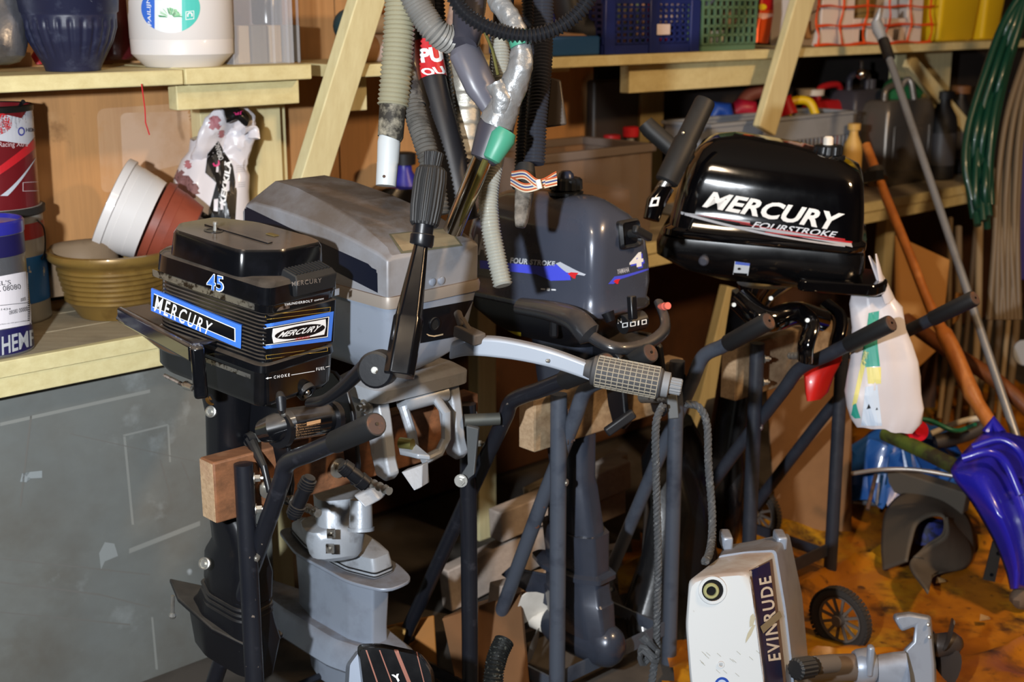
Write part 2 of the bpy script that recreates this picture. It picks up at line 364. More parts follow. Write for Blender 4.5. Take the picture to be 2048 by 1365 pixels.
for q in ([(246, 870), (336, 848), (336, 852), (246, 874)], [(246, 872), (251, 872), (268, 1050), (263, 1050)], [(334, 850), (338, 850), (342, 925), (338, 925)], [(258, 1098), (400, 1042), (400, 1052), (258, 1108)], [(302, 1235), (306, 1235), (316, 1340), (311, 1340)], [(0, 846), (300, 779), (300, 786), (0, 853)]):
    decal('worn_streak', pn, SQ, [q[0], q[1], q[2], q[3]], wornline, [bpy.data.objects['sheet']])
darkline = flat('scuff_line', '#6c6b67', .6)
for (x0, y0, x1, y1, h) in ((62, 832, 40, 1015, 4), (0, 1118, 300, 1150, 3), (0, 1165, 200, 1190, 4), (200, 1190, 300, 1215, 3), (140, 868, 420, 930, 2), (320, 920, 343, 1000, 3), (363, 925, 390, 990, 3), (0, 1225, 260, 1250, 3)):
    n_ = V((y1-y0, x0-x1)).normalized()*h/2
    decal('scuff', pn, SQ, [(x0+n_.x, y0+n_.y), (x1+n_.x, y1+n_.y), (x1-n_.x, y1-n_.y), (x0-n_.x, y0-n_.y)], darkline, [bpy.data.objects['sheet']])
# ---------------------------------------------------------------- motor stands
def stand(label, tm, gm, sL, sR, dU, top, hp, board, bm_, bl, extra=None, foot=None):
    """two side frames (s = sL, sR): an upright and a bent handle tube each; a plank bolted behind the uprights"""
    t = thing('motor_stand', label, 'motor stand', W((sL+sR)/2, dU, 0), None)
    for k, s in enumerate((sL, sR)):
        g = G(); g.tube([W(s-.012, dU+.015, 0), W(s, dU, top)], .018, 18); part('upright', t, g, tm)
        bp = [W(s+.018, d, z) for d, z in hp]
        fr = G(); c = crom(bp[:1]+[bp[0].lerp(bp[1], .55), bp[1].lerp(bp[0], .3), bp[1], bp[1].lerp(bp[2], .22), bp[1].lerp(bp[2], .6)]+bp[2:], 6)
        fr.tube(c, .0165, 18); part('handle_tube', t, fr, tm)
        e = bp[0]; dr = (bp[0]-bp[1]).normalized()
        h = G(); L = .13
        h.tube([e-dr*L, e-dr*(L-.003), e-dr*.006, e], [.018, .0195, .0205, .019], 20)
        for j in range(8):
            for a in (0, 2.1, 4.2):
                pass
        hg = part('hand_grip', t, h, gm)
        cp = G(); cp.tube([e-dr*.002, e+dr*.0015], [.0185, .0165], 20); part('grip_end', hg_parent(t), cp, rust)
        cp = G(); cp.cyl(e+dr*.001, e+dr*.003, .003, 8); part('vent_hole', t, cp, black_print)
    zb0, zb1, q = board
    g = G(FW); g.box(((sL+sR)/2+.0, q, (zb0+zb1)/2), (sR-sL+.10, .048, zb1-zb0)); b = part('plank', t, g, bm_, bev=.004)
    g = G(FW); g.box((sL-.0505, q, (zb0+zb1)/2), (.0012, .044, zb1-zb0-.006)); part('plank_end', t, g, end_wood)
    for s in (sL, sR):
        for z in (zb1-.035, zb1-.095):
            g = G(); g.bolt(W(s+.012, dU+.014, z), N*.6+U*.8, .007, .01); part('bolt', t, g, zinc if bl == 0 else rust)
    g = G(); g.bolt(W(sL+.004, dU+.018, zb0-.07), N, .006, .003); part('bolt', t, g, zinc)
    g = G(); g.tube([W(sL+.018, hp[-1][0]*.0+dU-.02, .12), W(sR+.018, dU-.02, .12)], .012, 12)
    g = G(); g.bar(W(sL+.0, dU+.01, .095), W(sR+.0, dU+.01, .095), .006, .035); part('cross_bar', t, g, tm)
    g = G(); g.bar(W(sL+.018, dU+.01, .06), W(sL+.018, hp[-1][0]+.03, .06), .006, .03); part('cross_bar', t, g, tm)
    g = G(); g.bar(W(sR+.018, dU+.01, .06), W(sR+.018, hp[-1][0]+.03, .06), .006, .03); part('cross_bar', t, g, tm)
    g = G(); g.tube([W(sL-.03, hp[-1][0], .085), W(sR+.06, hp[-1][0], .085)], .008, 10); part('axle', t, g, tm)
    return t
def hg_parent(t): return t
st1 = stand('black tube motor stand with reddish plank, nearest and leftmost', black_tube, rubber, 1.165, 1.705, -1.965, .742, [(-1.585, .905), (-1.845, .772), (-1.95, .588), (-2.23, .085)], (.632, .75, 2.01), red_wood, 0)
st2 = stand('blue-grey tube motor stand with rusty bolts, in the middle', blue_tube, rubber, 1.86, 2.245, -1.85, .757, [(-1.615, .89), (-1.79, .775), (-1.93, .46), (-2.09, .085)], (.632, .75, 1.895), raw_wood, 1)
st3 = stand('dark grey tube motor stand, rightmost, with spoked wheels', dark_tube, rubber, 2.55, 2.93, -1.85, .745, [(-1.50, .855), (-1.735, .70), (-1.93, .42), (-2.15, .085)], (.60, .74, 1.895), raw_wood, 0)
# end bracket and pin at the right side of the first two stands
for t, s, px in ((st1, 1.705, (945, 850)), (st2, 2.245, (1345, 800))):
    a = W(s+.04, -1.90, .79-.04); 
tire = mat('grey_tyre', '#2a2521', .85, bump=(120, .3)); 
def wheel(c, ax, r, name, parent):
    g = G(frame(c, ax.orthogonal(), ax.cross(ax.orthogonal()), ax)); R = []
    for i in range(37):
        a = 2*math.pi*i/36; R.append(V((math.cos(a)*(r-.012), math.sin(a)*(r-.012), 0)))
    g.tube(R[:-1]+[R[0]], .012, 10, caps=False)
    wt = part(name, parent, g, tire)
    g = G(g.M); 
    for i in range(48):
        a = 2*math.pi*i/48; g.box((math.cos(a)*(r), math.sin(a)*(r), 0), (.004, .008, .022), Matrix.Rotation(a, 3, 'Z'))
    part('tread', wt, g, tire)
    g = G(frame(c, ax.orthogonal(), ax.cross(ax.orthogonal()), ax)); g.tube([V((math.cos(a*math.pi/18)*(r-.025), math.sin(a*math.pi/18)*(r-.025), 0)) for a in range(37)], .004, 8, caps=False)
    g.lathe([(.014, -.018), (.016, 0), (.014, .018)], 14)
    for i in range(12):
        a = math.pi*i/6; g.bar((math.cos(a)*.012, math.sin(a)*.012, 0), (math.cos(a)*(r-.026), math.sin(a)*(r-.026), 0), .007, .004)
    part('spoked_rim', wt, g, mat('grey_plastic_rim', '#5a5048', .6))
wheel(HS(1680, 1240, 2.60), U, .082, 'wheel', st3)
wheel(W(3.0, -2.15, .085), U, .082, 'wheel', st3)
g = G(); g.tube([W(2.95, -1.85, .60), W(2.6, -1.9, .1)], .012, 12)
# ---------------------------------------------------------------- outboard motors on the stands
def tframe(o, phi, tilt, roll=0):
    f_, t, r = [math.radians(q) for q in (phi, tilt, roll)]
    a = V((math.cos(f_), math.sin(f_), 0)); b = V((-math.sin(f_)*math.cos(t), math.cos(f_)*math.cos(t), math.sin(t))); z = a.cross(b)
    a2 = a*math.cos(r)+z*math.sin(r); z2 = z*math.cos(r)-a*math.sin(r)
    m = Matrix((a2, b, z2)).transposed().to_4x4(); m.translation = V(o); return m
CR = V((1, 0, 0)); CB = V((0, math.cos(math.radians(14.5)), -math.sin(math.radians(14.5))))
def rows(g, R, k, ratio=1.0, seg=20, sq=1.0, ang=0, pw=1.0):
    """upright body from rows (x left, x right, y[, k]); horizontal superellipse sections"""
    out = []
    for r in R:
        kk = r[3] if len(r) > 3 else k; c = P((r[0]+r[1])/2, r[2], kk); h = (r[1]-r[0])/2*kk/FPX; ring = []
        for j in range(seg):
            t = 2*math.pi*j/seg+.01; cx, sy = math.cos(t), math.sin(t)
            x = math.copysign(abs(cx)**pw, cx)*h; y = math.copysign(abs(sy)**pw, sy)*h*ratio
            a = math.radians(ang); ring.append(c+V((x*math.cos(a)-y*math.sin(a), x*math.sin(a)+y*math.cos(a), 0)))
        out.append(ring)
    return g.rings(out)
def screw_tube(g, a, b, r, turns, amp=.0012):
    a, b = V(a), V(b); n = turns*6; pts = [a.lerp(b, i/n) for i in range(n+1)]
    return g.tube(pts, [r+amp*math.sin(i*math.pi/3) for i in range(n+1)], 12)
# ======== A: black motor with the blue stripe
FA = tframe((-.4316, 2.1476, .8718), 55, 6.5)
A = thing('outboard_motor', 'black vintage outboard motor with blue-bordered stripe and blue 45', 'outboard motor', W(1.22, -2.0, .75))
R4 = [.022, .026, .05, .05]
W_, L_ = .176, .29
g = G(FA); g.tiers([(-.004, rect(.03, W_-.02, .03, L_-.03), R4), (.0, rect(.005, W_-.002, .006, L_-.01), R4), (.012, rect(-.002, W_+.006, 0, L_), R4), (.062, rect(-.004, W_+.008, 0, L_+.004), R4), (.066, rect(-.006, W_+.010, -.002, L_+.006), R4), (.078, rect(-.004, W_+.008, 0, L_), R4), (.081, rect(.006, W_-.002, .008, L_-.006), R4)], 7)
lp = part('lower_pan', A, g, gloss_black)
T = [(.080, rect(.006, W_-.003, .006, L_-.004), R4)]
for i in range(13):
    z = .083+i*.0069; T += [(z, rect(.006, W_-.003, .006, L_-.004), R4), (z+.0012, rect(.0025, W_, .0025, L_), R4), (z+.0042, rect(.0025, W_, .0025, L_), R4), (z+.0054, rect(.006, W_-.003, .006, L_-.004), R4)]
g = G(FA); g.tiers(T, 7); rib = part('ribbed_cowl', A, g, gloss_black, sm=25)
g = G(FA); T = []
g.tiers([(.172, rect(.000, W_+.002, .000, L_+.002), R4), (.185, rect(-.001, W_+.004, -.002, L_+.003), R4), (.188, rect(-.004, W_+.006, -.004, L_+.005), R4), (.218, rect(-.002, W_+.004, -.002, L_+.003), R4), (.224, rect(.004, W_-.002, .004, L_-.003), R4), (.2255, rect(.016, W_-.012, .02, L_-.012), R4)], 7)
ub = part('upper_band', A, g, gloss_black)
# hat: faceted top with a notch over the starter grip
hp_ = [(-.004, .065), (.06, .022), (.165, .022), (.176, .06), (.172, .20), (.13, .275), (.04, .275), (0, .24)]
g = G(FA); g.tiers([(.224, [(p[0], p[1]) for p in hp_], .012), (.262, [(.088+(p[0]-.088)*.97, .14+(p[1]-.14)*.97) for p in hp_], .012), (.270, [(.088+(p[0]-.088)*.93, .14+(p[1]-.14)*.93) for p in hp_], .012)], 3)
hat = part('top_cover', A, g, gloss_black)
g = G(FA); g.box((.075, .15, .2712), (.012, .16, .003)); part('raised_rib', A, g, gloss_black, bev=.001)
g = G(FA); g.lathe([(.017, .2703), (.017, .2712), (.013, .2712), (.012, .2704)], 24)
g.v = [p+(FA.to_3x3() @ V((.055, .19, 0))) for p in g.v]; part('recess', A, g, black_print)
g = G(FA); g.M = FA @ Matrix.Translation((.058, .19, .27)); g.lathe([(.004, 0), (.003, .012), (.0045, .012), (.004, .016)], 10); part('stud', A, g, zinc)
g = G(FA); g.box((.12, .11, .2712), (.012, .022, .001)); part('worn_patch', A, g, mat('yellowed_patch', '#6a5a30', .7))
# front panel, starter grip
g = G(FA); g.tiers([(.088, rect(.010, W_-.002, -.003, .02), .006), (.168, rect(.010, W_-.002, -.003, .02), .006)], 3); fp = part('front_panel', A, g, gloss_black)
g = G(FA); g.rings([[V((x, y, z)) for x, y, z in ((x0, .0, .192), (x1, .0, .192), (x1, .03, .192), (x0, .03, .192))] for x0, x1 in ((.062, .152),)] + [[V(p) for p in ((.060, -.012, .196), (.156, -.012, .196), (.156, .03, .196), (.060, .03, .196))], [V(p) for p in ((.058, -.014, .222), (.158, -.014, .222), (.158, .03, .224), (.058, .03, .224))], [V(p) for p in ((.062, -.006, .231), (.154, -.006, .231), (.154, .03, .238), (.062, .03, .238))]])
sg = part('starter_grip', A, g, rubber, bev=.002)
for i in range(11):
    g = G(FA); x = .066+i*.0082; g.bar((x, -.004, .2325), (x, .028, .2385), .003, .002); part('grip_ridge', sg, g, rubber, sm=0)
g = G(FA); g.box((.085, .032, .236), (.03, .012, .012)); g.box((.135, .032, .238), (.012, .012, .012)); part('grip_mount', A, g, gloss_black, bev=.002)
# chrome strips
def around(g, z0, z1, out, a0, a1, ins=0, f=FA, k=7, c=None, w=W_, l=L_):
    """band hugging the left side and the front; a0, a1 = how far back and how far across"""
    po = [(out*-1, a0), (out*-1, .05), (-out+.002, .03), (.006, .012-out*.3)]+([(.022, .002-out), (.04, -out), (a1, -out)] if a1 > .04 else [(a1, .006-out)])
    pts = crom([V((p[0], p[1], 0)) for p in po], 4); R = [[V((p.x, p.y, z0)), V((p.x, p.y, z1)), V((p.x+.002, p.y+.002, z1)), V((p.x+.002, p.y+.002, z0))] for p in pts]
    g.rings(R); return g
g = G(FA); around(g, .174, .186, .0015, .285, .055); part('chrome_strip', A, g, chrome_dirty)
g = G(FA); g.box((.172, -.0025, .182), (.012, .002, .012)); part('chrome_clip', A, g, chrome)
g = G(FA); around(g, .050, .058, .0045, .27, .012); part('chrome_strip', A, g, chrome_dirty)
# prints
O = lambda *n: [x for x in n]
wp = white_print
Q = [(305, 622), (484, 697), (483, 655), (309, 580)]
def Qc(Q, x0, x1, y0, y1):
    a, b, c, d = Q; f_ = lambda x, y: ((a[0]*(1-x)+b[0]*x)*(1-y)+(d[0]*(1-x)+c[0]*x)*y, (a[1]*(1-x)+b[1]*x)*(1-y)+(d[1]*(1-x)+c[1]*x)*y)
    return [f_(x0, y0), f_(x1, y0), f_(x1, y1), f_(x0, y1)]
sz = lambda p: -.014*(1-p.y/.287)
poA = crom([V((p[0], p[1], 0)) for p in [(-.0004, .287), (-.0004, .12), (-.0004, .09), (-.0002, .068), (.0006, .056)]], 6)
R = [[V((p.x-.0018, p.y, .108+sz(p))), V((p.x-.0018, p.y, .150+sz(p))), V((p.x+.003, p.y+.003, .150+sz(p))), V((p.x+.003, p.y+.003, .108+sz(p)))] for p in poA]
g = G(FA); g.rings(R); stripe = part('side_stripe', A, g, blue_print)
decal('stripe_border', stripe_p := A, SQ, Qc(Q, .0, .93, .17, .83), wp, [stripe], off=.0004)
decal('stripe_field', A, SQ, Qc(Q, .0, .92, .21, .79), black_print, [stripe], off=.0008)
decal('lettering', A, text2d('MERCURY', .12, .012, 1.35), [(309, 622), (420, 672), (427, 647), (313, 590)], wp, [stripe, rib], off=.0013)
decal('number', A, text2d('45', 0, .03), [(412, 581), (449, 585), (448, 553), (416, 545)], wp, [ub, hat])
decal('number', A, text2d('45', 0, .008), [(414, 580), (447, 583), (446, 554), (417, 547)], blue_print, [ub, hat], off=.001)
Q2 = [(520, 700), (662, 682), (667, 623), (515, 652)]
decal('badge_border', A, frame2d(0, 1, 0, 1, .05, .13), Q2, blue_print, [fp])
decal('badge_line', A, frame2d(.055, .945, .15, .85, .012, .025), Q2, wp, [fp], off=.0008)
decal('badge_plate', A, poly2d([(.02, 0), (.98, 0), (1, .5), (.98, 1), (.02, 1), (0, .5)]), [(544, 687), (650, 669), (653, 638), (543, 658)], wp, [fp], off=.0008)
decal('badge_oval', A, ell2d(), [(548, 684), (648, 668), (650, 642), (549, 661)], black_print, [fp], off=.0011)
decal('lettering', A, text2d('MERCURY', .3, .02), [(553, 676), (637, 662), (645, 649), (561, 664)], wp, [fp], off=.0015)
decal('small_lettering', A, text2d('OUTBOARDS', .3, .01), [(588, 681), (618, 676), (619, 671), (590, 676)], red_print, [fp], off=.0015)
decal('gold_frame', A, frame2d(0, 1, 0, 1, .008, .1), [(531, 640), (660, 624), (661, 614), (531, 631)], gold_print, [fp, ub])
decal('gold_frame', A, frame2d(0, 1, 0, 1, .008, .1), [(533, 719), (655, 703), (655, 695), (532, 711)], gold_print, [fp, rib, lp])
decal('lettering', A, text2d('THUNDERBOLT', 0, .02, 1.15), [(568, 612), (625, 604), (625, 599), (568, 607)], wp, [ub])
decal('small_lettering', A, text2d('IGNITION', 0, .02), [(628, 603), (647, 599), (647, 596), (628, 600)], wp, [ub])
decal('raised_lettering', A, text2d('MERCURY', 0, .02, 1.2), [(584, 573), (643, 565), (643, 556), (584, 564)], mat('worn_lettering', '#6b625b', .6), [sg])
decal('lettering', A, text2d('CHOKE', 0, .02, 1.5), [(547, 758), (579, 753), (579, 747), (547, 752)], wp, [lp])
decal('lettering', A, text2d('FUEL', 0, .02, 1.4), [(632, 742), (649, 739), (649, 733), (632, 736)], wp, [lp])
decal('printed_line', A, poly2d([(0, .3), (1, .3), (1, .7), (0, .7)]), [(582, 752), (629, 744), (629, 741), (582, 749)], wp, [lp])
decal('printed_arrow', A, poly2d([(0, .5), (.4, 0), (.35, .35), (1, .35), (1, .65), (.35, .65), (.4, 1)]), [(531, 760), (543, 758), (543, 753), (531, 755)], wp, [lp])
decal('printed_line', A, poly2d([(0, .3), (1, .3), (1, .7), (0, .7)]), [(651, 736), (659, 734), (659, 731), (651, 733)], wp, [lp])
decal('lettering', A, text2d('F', 0, .02), [(423, 731), (427, 732), (427, 727), (423, 726)], wp, [lp])
# front fittings on the pan
def onf(m, x, y, on):
    t = BVHTree.FromPolygons(*BV[on.name]); h = t.ray_cast(EY, ray(x, y).normalized()); return h[0], (h[1] if h[1].dot(ray(x, y)) < 0 else -h[1])
p, n = onf(0, 612, 783, lp)
g = G(); g.knob(p, n, [(.018, -.004), (.018, .006), (.014, .006), (.012, -.001)]); part('socket_ring', A, g, satin_black)
g = G(); g.ball(p+n*.003, .006, 10); part('socket_pin', A, g, chrome_dirty)
p, n = onf(0, 562, 800, lp); g = G(); g.tube([P(560, 790, 2.19), P(562, 800, 2.17), P(563, 815, 2.17), P(565, 828, 2.2)], [.007, .009, .008, .005], 12); part('latch', A, g, satin_black)
g = G(); g.ball(P(567, 829, 2.19), .005, 8); part('latch_screw', A, g, chrome_dirty)
# rear carry handle wrapping the left side
g = G(); pth = [P(243, 626, 2.50), P(290, 655, 2.42), P(340, 690, 2.33), P(386, 704, 2.25)]; cp = crom(pth, 5); R = []
for i, p in enumerate(cp):
    w_ = .046 if i < len(cp)-1 else .03
    R.append([p+V((-.01, -.012, -.010)), p+V((.0, -.012, .012)), p+V((w_, .03, .012)), p+V((w_, .03, -.010))])
g.rings(R); part('rear_shelf', A, g, gloss_black, bev=.003)
g = G(); g.bar(P(393, 690, 2.22), P(402, 795, 2.24), .036, .024, (1, .3, 0)); part('side_bracket', A, g, gloss_black, bev=.006)
g = G(); g.bar(P(240, 629, 2.49), P(385, 708, 2.22), .012, .03, (0, 0, 1)); part('shelf_edge', A, g, gloss_black, bev=.004)
g = G(); g.tube([P(330, 752, 2.33), P(372, 773, 2.24)], .004, 8); g.tube([P(372, 771, 2.24), P(386, 777, 2.22)], [.008, .006], 12); part('hinge_pin', A, g, chrome_dirty)
# leg
def foil(ac, b0, b1, w): L = b1-b0; return [(ac-.28*w, b0), (ac+.28*w, b0), (ac+.5*w, b0+.22*L), (ac+.45*w, b0+.7*L), (ac+.12*w, b1), (ac-.12*w, b1), (ac-.45*w, b0+.7*L), (ac-.5*w, b0+.22*L)]
g = G(FA); g.tiers([(z, foil(.09, b0, b1, w_), .012) for z, b0, b1, w_ in ((-.01, .13, .25, .10), (-.05, .135, .24, .09), (-.09, .138, .23, .075), (-.20, .14, .225, .066), (-.27, .14, .225, .066), (-.31, .10, .215, .066), (-.35, .078, .208, .066), (-.375, .07, .222, .08), (-.385, .066, .226, .084), (-.44, .066, .226, .084), (-.445, .07, .222, .08), (-.49, .055, .245, .085), (-.52, .04, .27, .09), (-.60, .05, .25, .07))], 3)
leg = part('drive_leg', A, g, satin_black)
for z in (-.452, -.464, -.476):
    g = G(FA); g.tiers([(z, foil(.09, .064, .230, .086), .012), (z-.004, foil(.09, .062, .234, .09), .012)], 3); part('leg_ring', A, g, satin_black)
g = G(FA); P_ = [(.05, .05), (.13, .05), (.145, .15), (.125, .27), (.09, .335), (.055, .27), (.035, .15)]
g.rings([[V((x, y, -.505+.0*y+(y-.2)*.08 if y > .2 else -.505-.02*(.2-y)*5)) for x, y in P_], [V((x, y, -.515+(y-.2)*.08 if y > .2 else -.515-.02*(.2-y)*5)) for x, y in P_]]); part('cavitation_plate', A, g, satin_black, bev=.003)
g = G(FA); g.tube([V((.06, .29, -.505)), V((.06, .29, -.545))], .004, 8); g.ball((.06, .29, -.55), .008, 8); part('trim_bolt', A, g, zinc)
for x, y, r, m_ in ((427, 796, .014, mat('brass_plug', '#7a5528', .4, .8)), (424, 824, .011, zinc), (411, 1128, .012, zinc)):
    q = P(x, y, 2.40 if y < 900 else 2.47); d_ = (EY-q).normalized()+V((-.5, 0, 0)); d_.normalize(); g = G()
    g.knob(q, d_, [(r, 0), (r, .006), (r*.8, .007), (r*.6, .004)]); g.tube([q, q+d_*.009], r*.3, 10); part('flush_plug', A, g, m_)
# swivel tube with its instruction label, clamp bracket, clamp screws
g = G(); g.tube([P(530, 862, 2.36), P(545, 858, 2.345), P(575, 850, 2.35), P(650, 838, 2.43), P(672, 832, 2.45)], [.022, .026, .03, .03, .028], 20); sw = part('swivel_tube', A, g, gloss_black)
for i in range(6): decal('instruction_text', A, text2d(['REMOVE CLAMP SCREWS BEFORE TILT', 'SET PIN IN LOWER HOLE FOR TRIM', 'OIL SWIVEL ONCE EACH SEASON', 'DO NOT RUN OUT OF WATER', 'KEEP THUMB SCREWS TIGHT', 'MADE FOR FRESH AND SALT WATER'][i]), [(592, 853+i*5), (640, 844+i*5), (640, 847-4+i*5), (592, 849+i*5)], flat('tan_print', '#a07c58', .5), [sw], div=.2)
decal('serial_plate', A, SQ, [(613, 852), (641, 846), (641, 839), (613, 845)], flat('tan_plate', '#b08a64', .5), [sw])
for x, y, k_ in ((560, 860, 2.335), (660, 838, 2.42)):
    g = G(); ax = (P(650, 838, 2.43)-P(575, 850, 2.35)).normalized(); c_ = P(x, y, k_+.01); g.tube([c_-ax*.006, c_+ax*.006], .034, 22); part('swivel_collar', A, g, satin_black)
def plateA(s, name='clamp_plate'):
    po = [(1.965, .772), (2.055, .772), (2.06, .80), (2.055, .845), (2.02, .872), (1.975, .873), (1.935, .85), (1.915, .80), (1.91, .755), (1.905, .70), (1.915, .66), (1.93, .655), (1.945, .68), (1.955, .74)]
    g = G(FW); M_ = Matrix(((0, 1, 0, 0), (1, 0, 0, 0), (0, 0, 1, 0), (0, 0, 0, 1))); g.M = FW @ M_
    g.rings([[V((p[0], t, p[1])) for p in po] for t in (s, s+.010)]); return part(name, A, g, satin_black, bev=.003)
plateA(1.225); plateA(1.375)
c = HS(505, 880, 1.222); g = G(); g.knob(c, -U, [(.016, 0), (.014, .014), (.010, .014), (.009, .004)]); part('tilt_bolt', A, g, satin_black)
g = G(); g.tube([c-U*.004+V((0, 0, 0)), HS(528, 935, 1.20), HS(540, 985, 1.20)], [.012, .007, .006], 10); part('tilt_lever', A, g, satin_black)
for (x, y), (x2, y2), s in (((540, 985), (585, 985), 1.22), ((690, 950), (745, 925), 1.38)):
    a = W(s+.005, -1.98, .675); b = W(s+.005, -1.82, .672)
    g = G(); screw_tube(g, a, b, .008, 9); cs = part('clamp_screw', A, g, zinc)
    g = G(); g.tube([a, a-N*.004], .02, 18); part('clamp_pad', A, g, zinc)
for (x0, y0, k0), (x1, y1, k1) in (((620, 955, 2.22), (585, 1035, 2.25)), ((683, 930, 2.28), (735, 972, 2.30))):
    a, b = P(x0, y0, k0), P(x1, y1, k1); d_ = (b-a).normalized(); g = G(); g.tube([a, a.lerp(b, .5), b], [.010, .013, .010], 14)
    th = part('tommy_handle', A, g, satin_black)
    for s_ in (.08, .14, .20, .26, .72, .78, .84, .9):
        c_ = a.lerp(b, s_); g = G(); g.tube([c_-d_*.002, c_+d_*.002], .0135+.002*math.sin(s_*3), 14); part('grip_ring', th, g, satin_black)
# folded-up tiller
g = G(); g.tube(crom([P(618, 806, 2.22), P(650, 800, 2.17), P(690, 772, 2.13), P(725, 738, 2.10), P(750, 722, 2.09)], 5), [.009+.009*i/20 for i in range(21)], 14, sq=.8); ta = part('tiller_bracket', A, g, satin_black)
g = G(); g.M = Matrix(); c_ = P(757, 738, 2.08); ax = V((-.2, -.95, .15)).normalized(); g.tube([c_-ax*.02, c_-ax*.017, c_+ax*.017, c_+ax*.02], [.026, .03, .03, .026], 26); part('tiller_knuckle', A, g, satin_black)
g = G(); g.bolt(c_+ax*.02, ax, .004, .003, 1.4); part('knuckle_bolt', A, g, chrome_dirty)
a, b = P(798, 752, 2.06), P(843, 487, 2.10); d_ = (b-a).normalized(); xx = d_.cross(V((0, 1, 0))).normalized(); yy = xx.cross(d_)
g = G(); R = []
for t, w_, h_ in ((0, .030, .026), (.42, .030, .024), (.44, .027, .022), (1, .0135, .0125)):
    c_ = a.lerp(b, t); R.append([c_+xx*w_*.8*u_+yy*h_*v_ for u_, v_ in ((-.6, -1), (.6, -1), (1, -.5), (1, .6), (.6, 1), (-.6, 1), (-1, .6), (-1, -.5))])
g.rings(R); part('tiller_arm', A, g, clean_black, bev=.002)
e = P(846, 462, 2.10); g = G(); g.tube([P(842, 492, 2.10), P(843, 488, 2.10), P(845, 470, 2.10), P(845, 468, 2.1), P(848, 445, 2.1)], [.018, .0195, .0195, .017, .017], 22); part('tiller_collar', A, g, satin_black)
a, b = P(848, 452, 2.10), P(864, 336, 2.11); pr = [(0, .021), (.04, .0235), (.3, .0265), (.75, .0275), (.95, .0255), (1, .021)]
d_ = (b-a).normalized(); ff = frame(a, d_.orthogonal(), d_.cross(d_.orthogonal()), d_); LL = (b-a).length
g = G(ff); R = []
for t, r in pr:
    R.append([V(((r-(.0016 if j % 4 > 1 and .02 < t < .98 else 0))*math.cos(2*math.pi*j/96), (r-(.0016 if j % 4 > 1 and .02 < t < .98 else 0))*math.sin(2*math.pi*j/96), t*LL)) for j in range(96)])
g.rings(R); tg = part('tiller_grip', A, g, rubber, sm=20)
g = G(ff); R = []
for z, r in ((LL, .0135), (LL+.024, .0165), (LL+.026, .014)):
    R.append([V(((r-(.0012 if j % 4 > 1 else 0))*math.cos(2*math.pi*j/72), (r-(.0012 if j % 4 > 1 else 0))*math.sin(2*math.pi*j/72), z)) for j in range(72)])
g.rings(R); part('stop_button', tg, g, rubber, sm=20)
# ======== B: silver motor behind it
FB = tframe(HW(775, 600, -1.85), 47, 2)
B = thing('outboard_motor', 'silver-grey square-cornered outboard motor with a dusty top and white tiller arm', 'outboard motor', W(1.55, -2.0, .75))
def xs(b, e, t, c, w=.236, f0=0): return [V((0, b, f0)), V((0, b, e)), V((c, b, t)), V((w-c, b, t)), V((w, b, e)), V((w, b, f0))]
g = G(FB); g.rings([xs(-.0, .070, .070, .012), xs(.004, .074, .080, .012), xs(.02, .080, .092, .018), xs(.10, .097, .122, .026), xs(.20, .112, .143, .036), xs(.32, .122, .160, .048), xs(.40, .124, .163, .055), xs(.425, .118, .150, .058), xs(.44, .10, .12, .06)])
# chamfered vertical corners
bc = part('top_cowl', B, g, silver_dirty, bev=.007, sm=30, seg=3)
g = G(FB); g.tiers([(.004, rect(-.004, .242, -.006, .446), .02), (-.004, rect(-.006, .244, -.008, .448), .02), (-.018, rect(-.005, .243, -.007, .447), .02)], 4); part('seam_band', B, g, mat('tan_grey_trim', '#8b837b', .45, .2, dust=('#5e4636', .9)))
g = G(FB); g.tiers([(-.018, rect(.0, .238, -.002, .44), .02), (-.10, rect(.01, .225, .004, .42), .03), (-.135, rect(.02, .212, .015, .40), .04), (-.155, rect(.035, .18, .03, .36), .05), (-.175, rect(.06, .15, .06, .3), .05)], 5)
bl_ = part('lower_pan', B, g, silver)
decal('side_panel', B, SQ, [(490, 440), (755, 584), (753, 540), (493, 414)], flat('navy_panel', '#0d1220', .4), [bc], div=.2)
decal('dark_side_strip', B, poly2d([(0, 0), (1, .0), (1, .78), (.93, 1), (0, 1)]), [(490, 450), (756, 586), (755, 536), (490, 417)], flat('navy_panel', '#0d1220', .4), [bc], off=.0009, div=.2)
g = G(FB); g.box((0, 0, 0), (.001, .001, .001))
pq = [(802, 508), (925, 492), (898, 456), (777, 469)]
decal('name_plate_rim', B, SQ, pq, mat('plate_rim', '#5e5a48', .5), [bc], off=.001, div=.2)
decal('name_plate', B, SQ, [(805, 504), (919, 489), (895, 459), (782, 471)], mat('tan_plate_face', '#8c7c60', .6, mix=(20, '#776750', .4, .7)), [bc], off=.0018, div=.2)
pB = [(822, 690), (908, 674), (946, 600), (832, 621)]
decal('control_panel', B, SQ, pB, black_print, [bl_], off=.001, div=.1)
p, n = onf(0, 868, 648, bl_); g = G(); g.knob(p, n, [(.0135, -.002), (.0135, .004), (.0105, .004), (.0105, .0015)]); part('choke_hole_rim', B, g, satin_black)
g = G(); g.tube([p+n*.0018, p+n*.0022], .0104, 24); part('choke_hole', B, g, flat('hole_black', '#020203', .9))
decal('printed_arc', B, poly2d([(0, 1), (.12, .45), (.45, .05), (1, .25), (1, .6), (.45, .4), (.2, .65), (.08, 1)]), [(853, 676), (885, 672), (885, 664), (851, 668)], mat('tan_ink', '#b8a080', .5), [bl_], off=.002)
decal('lettering', B, text2d('N', 0, .01), [(833, 633), (843, 631), (843, 622), (834, 624)], white_print, [bl_], off=.002)
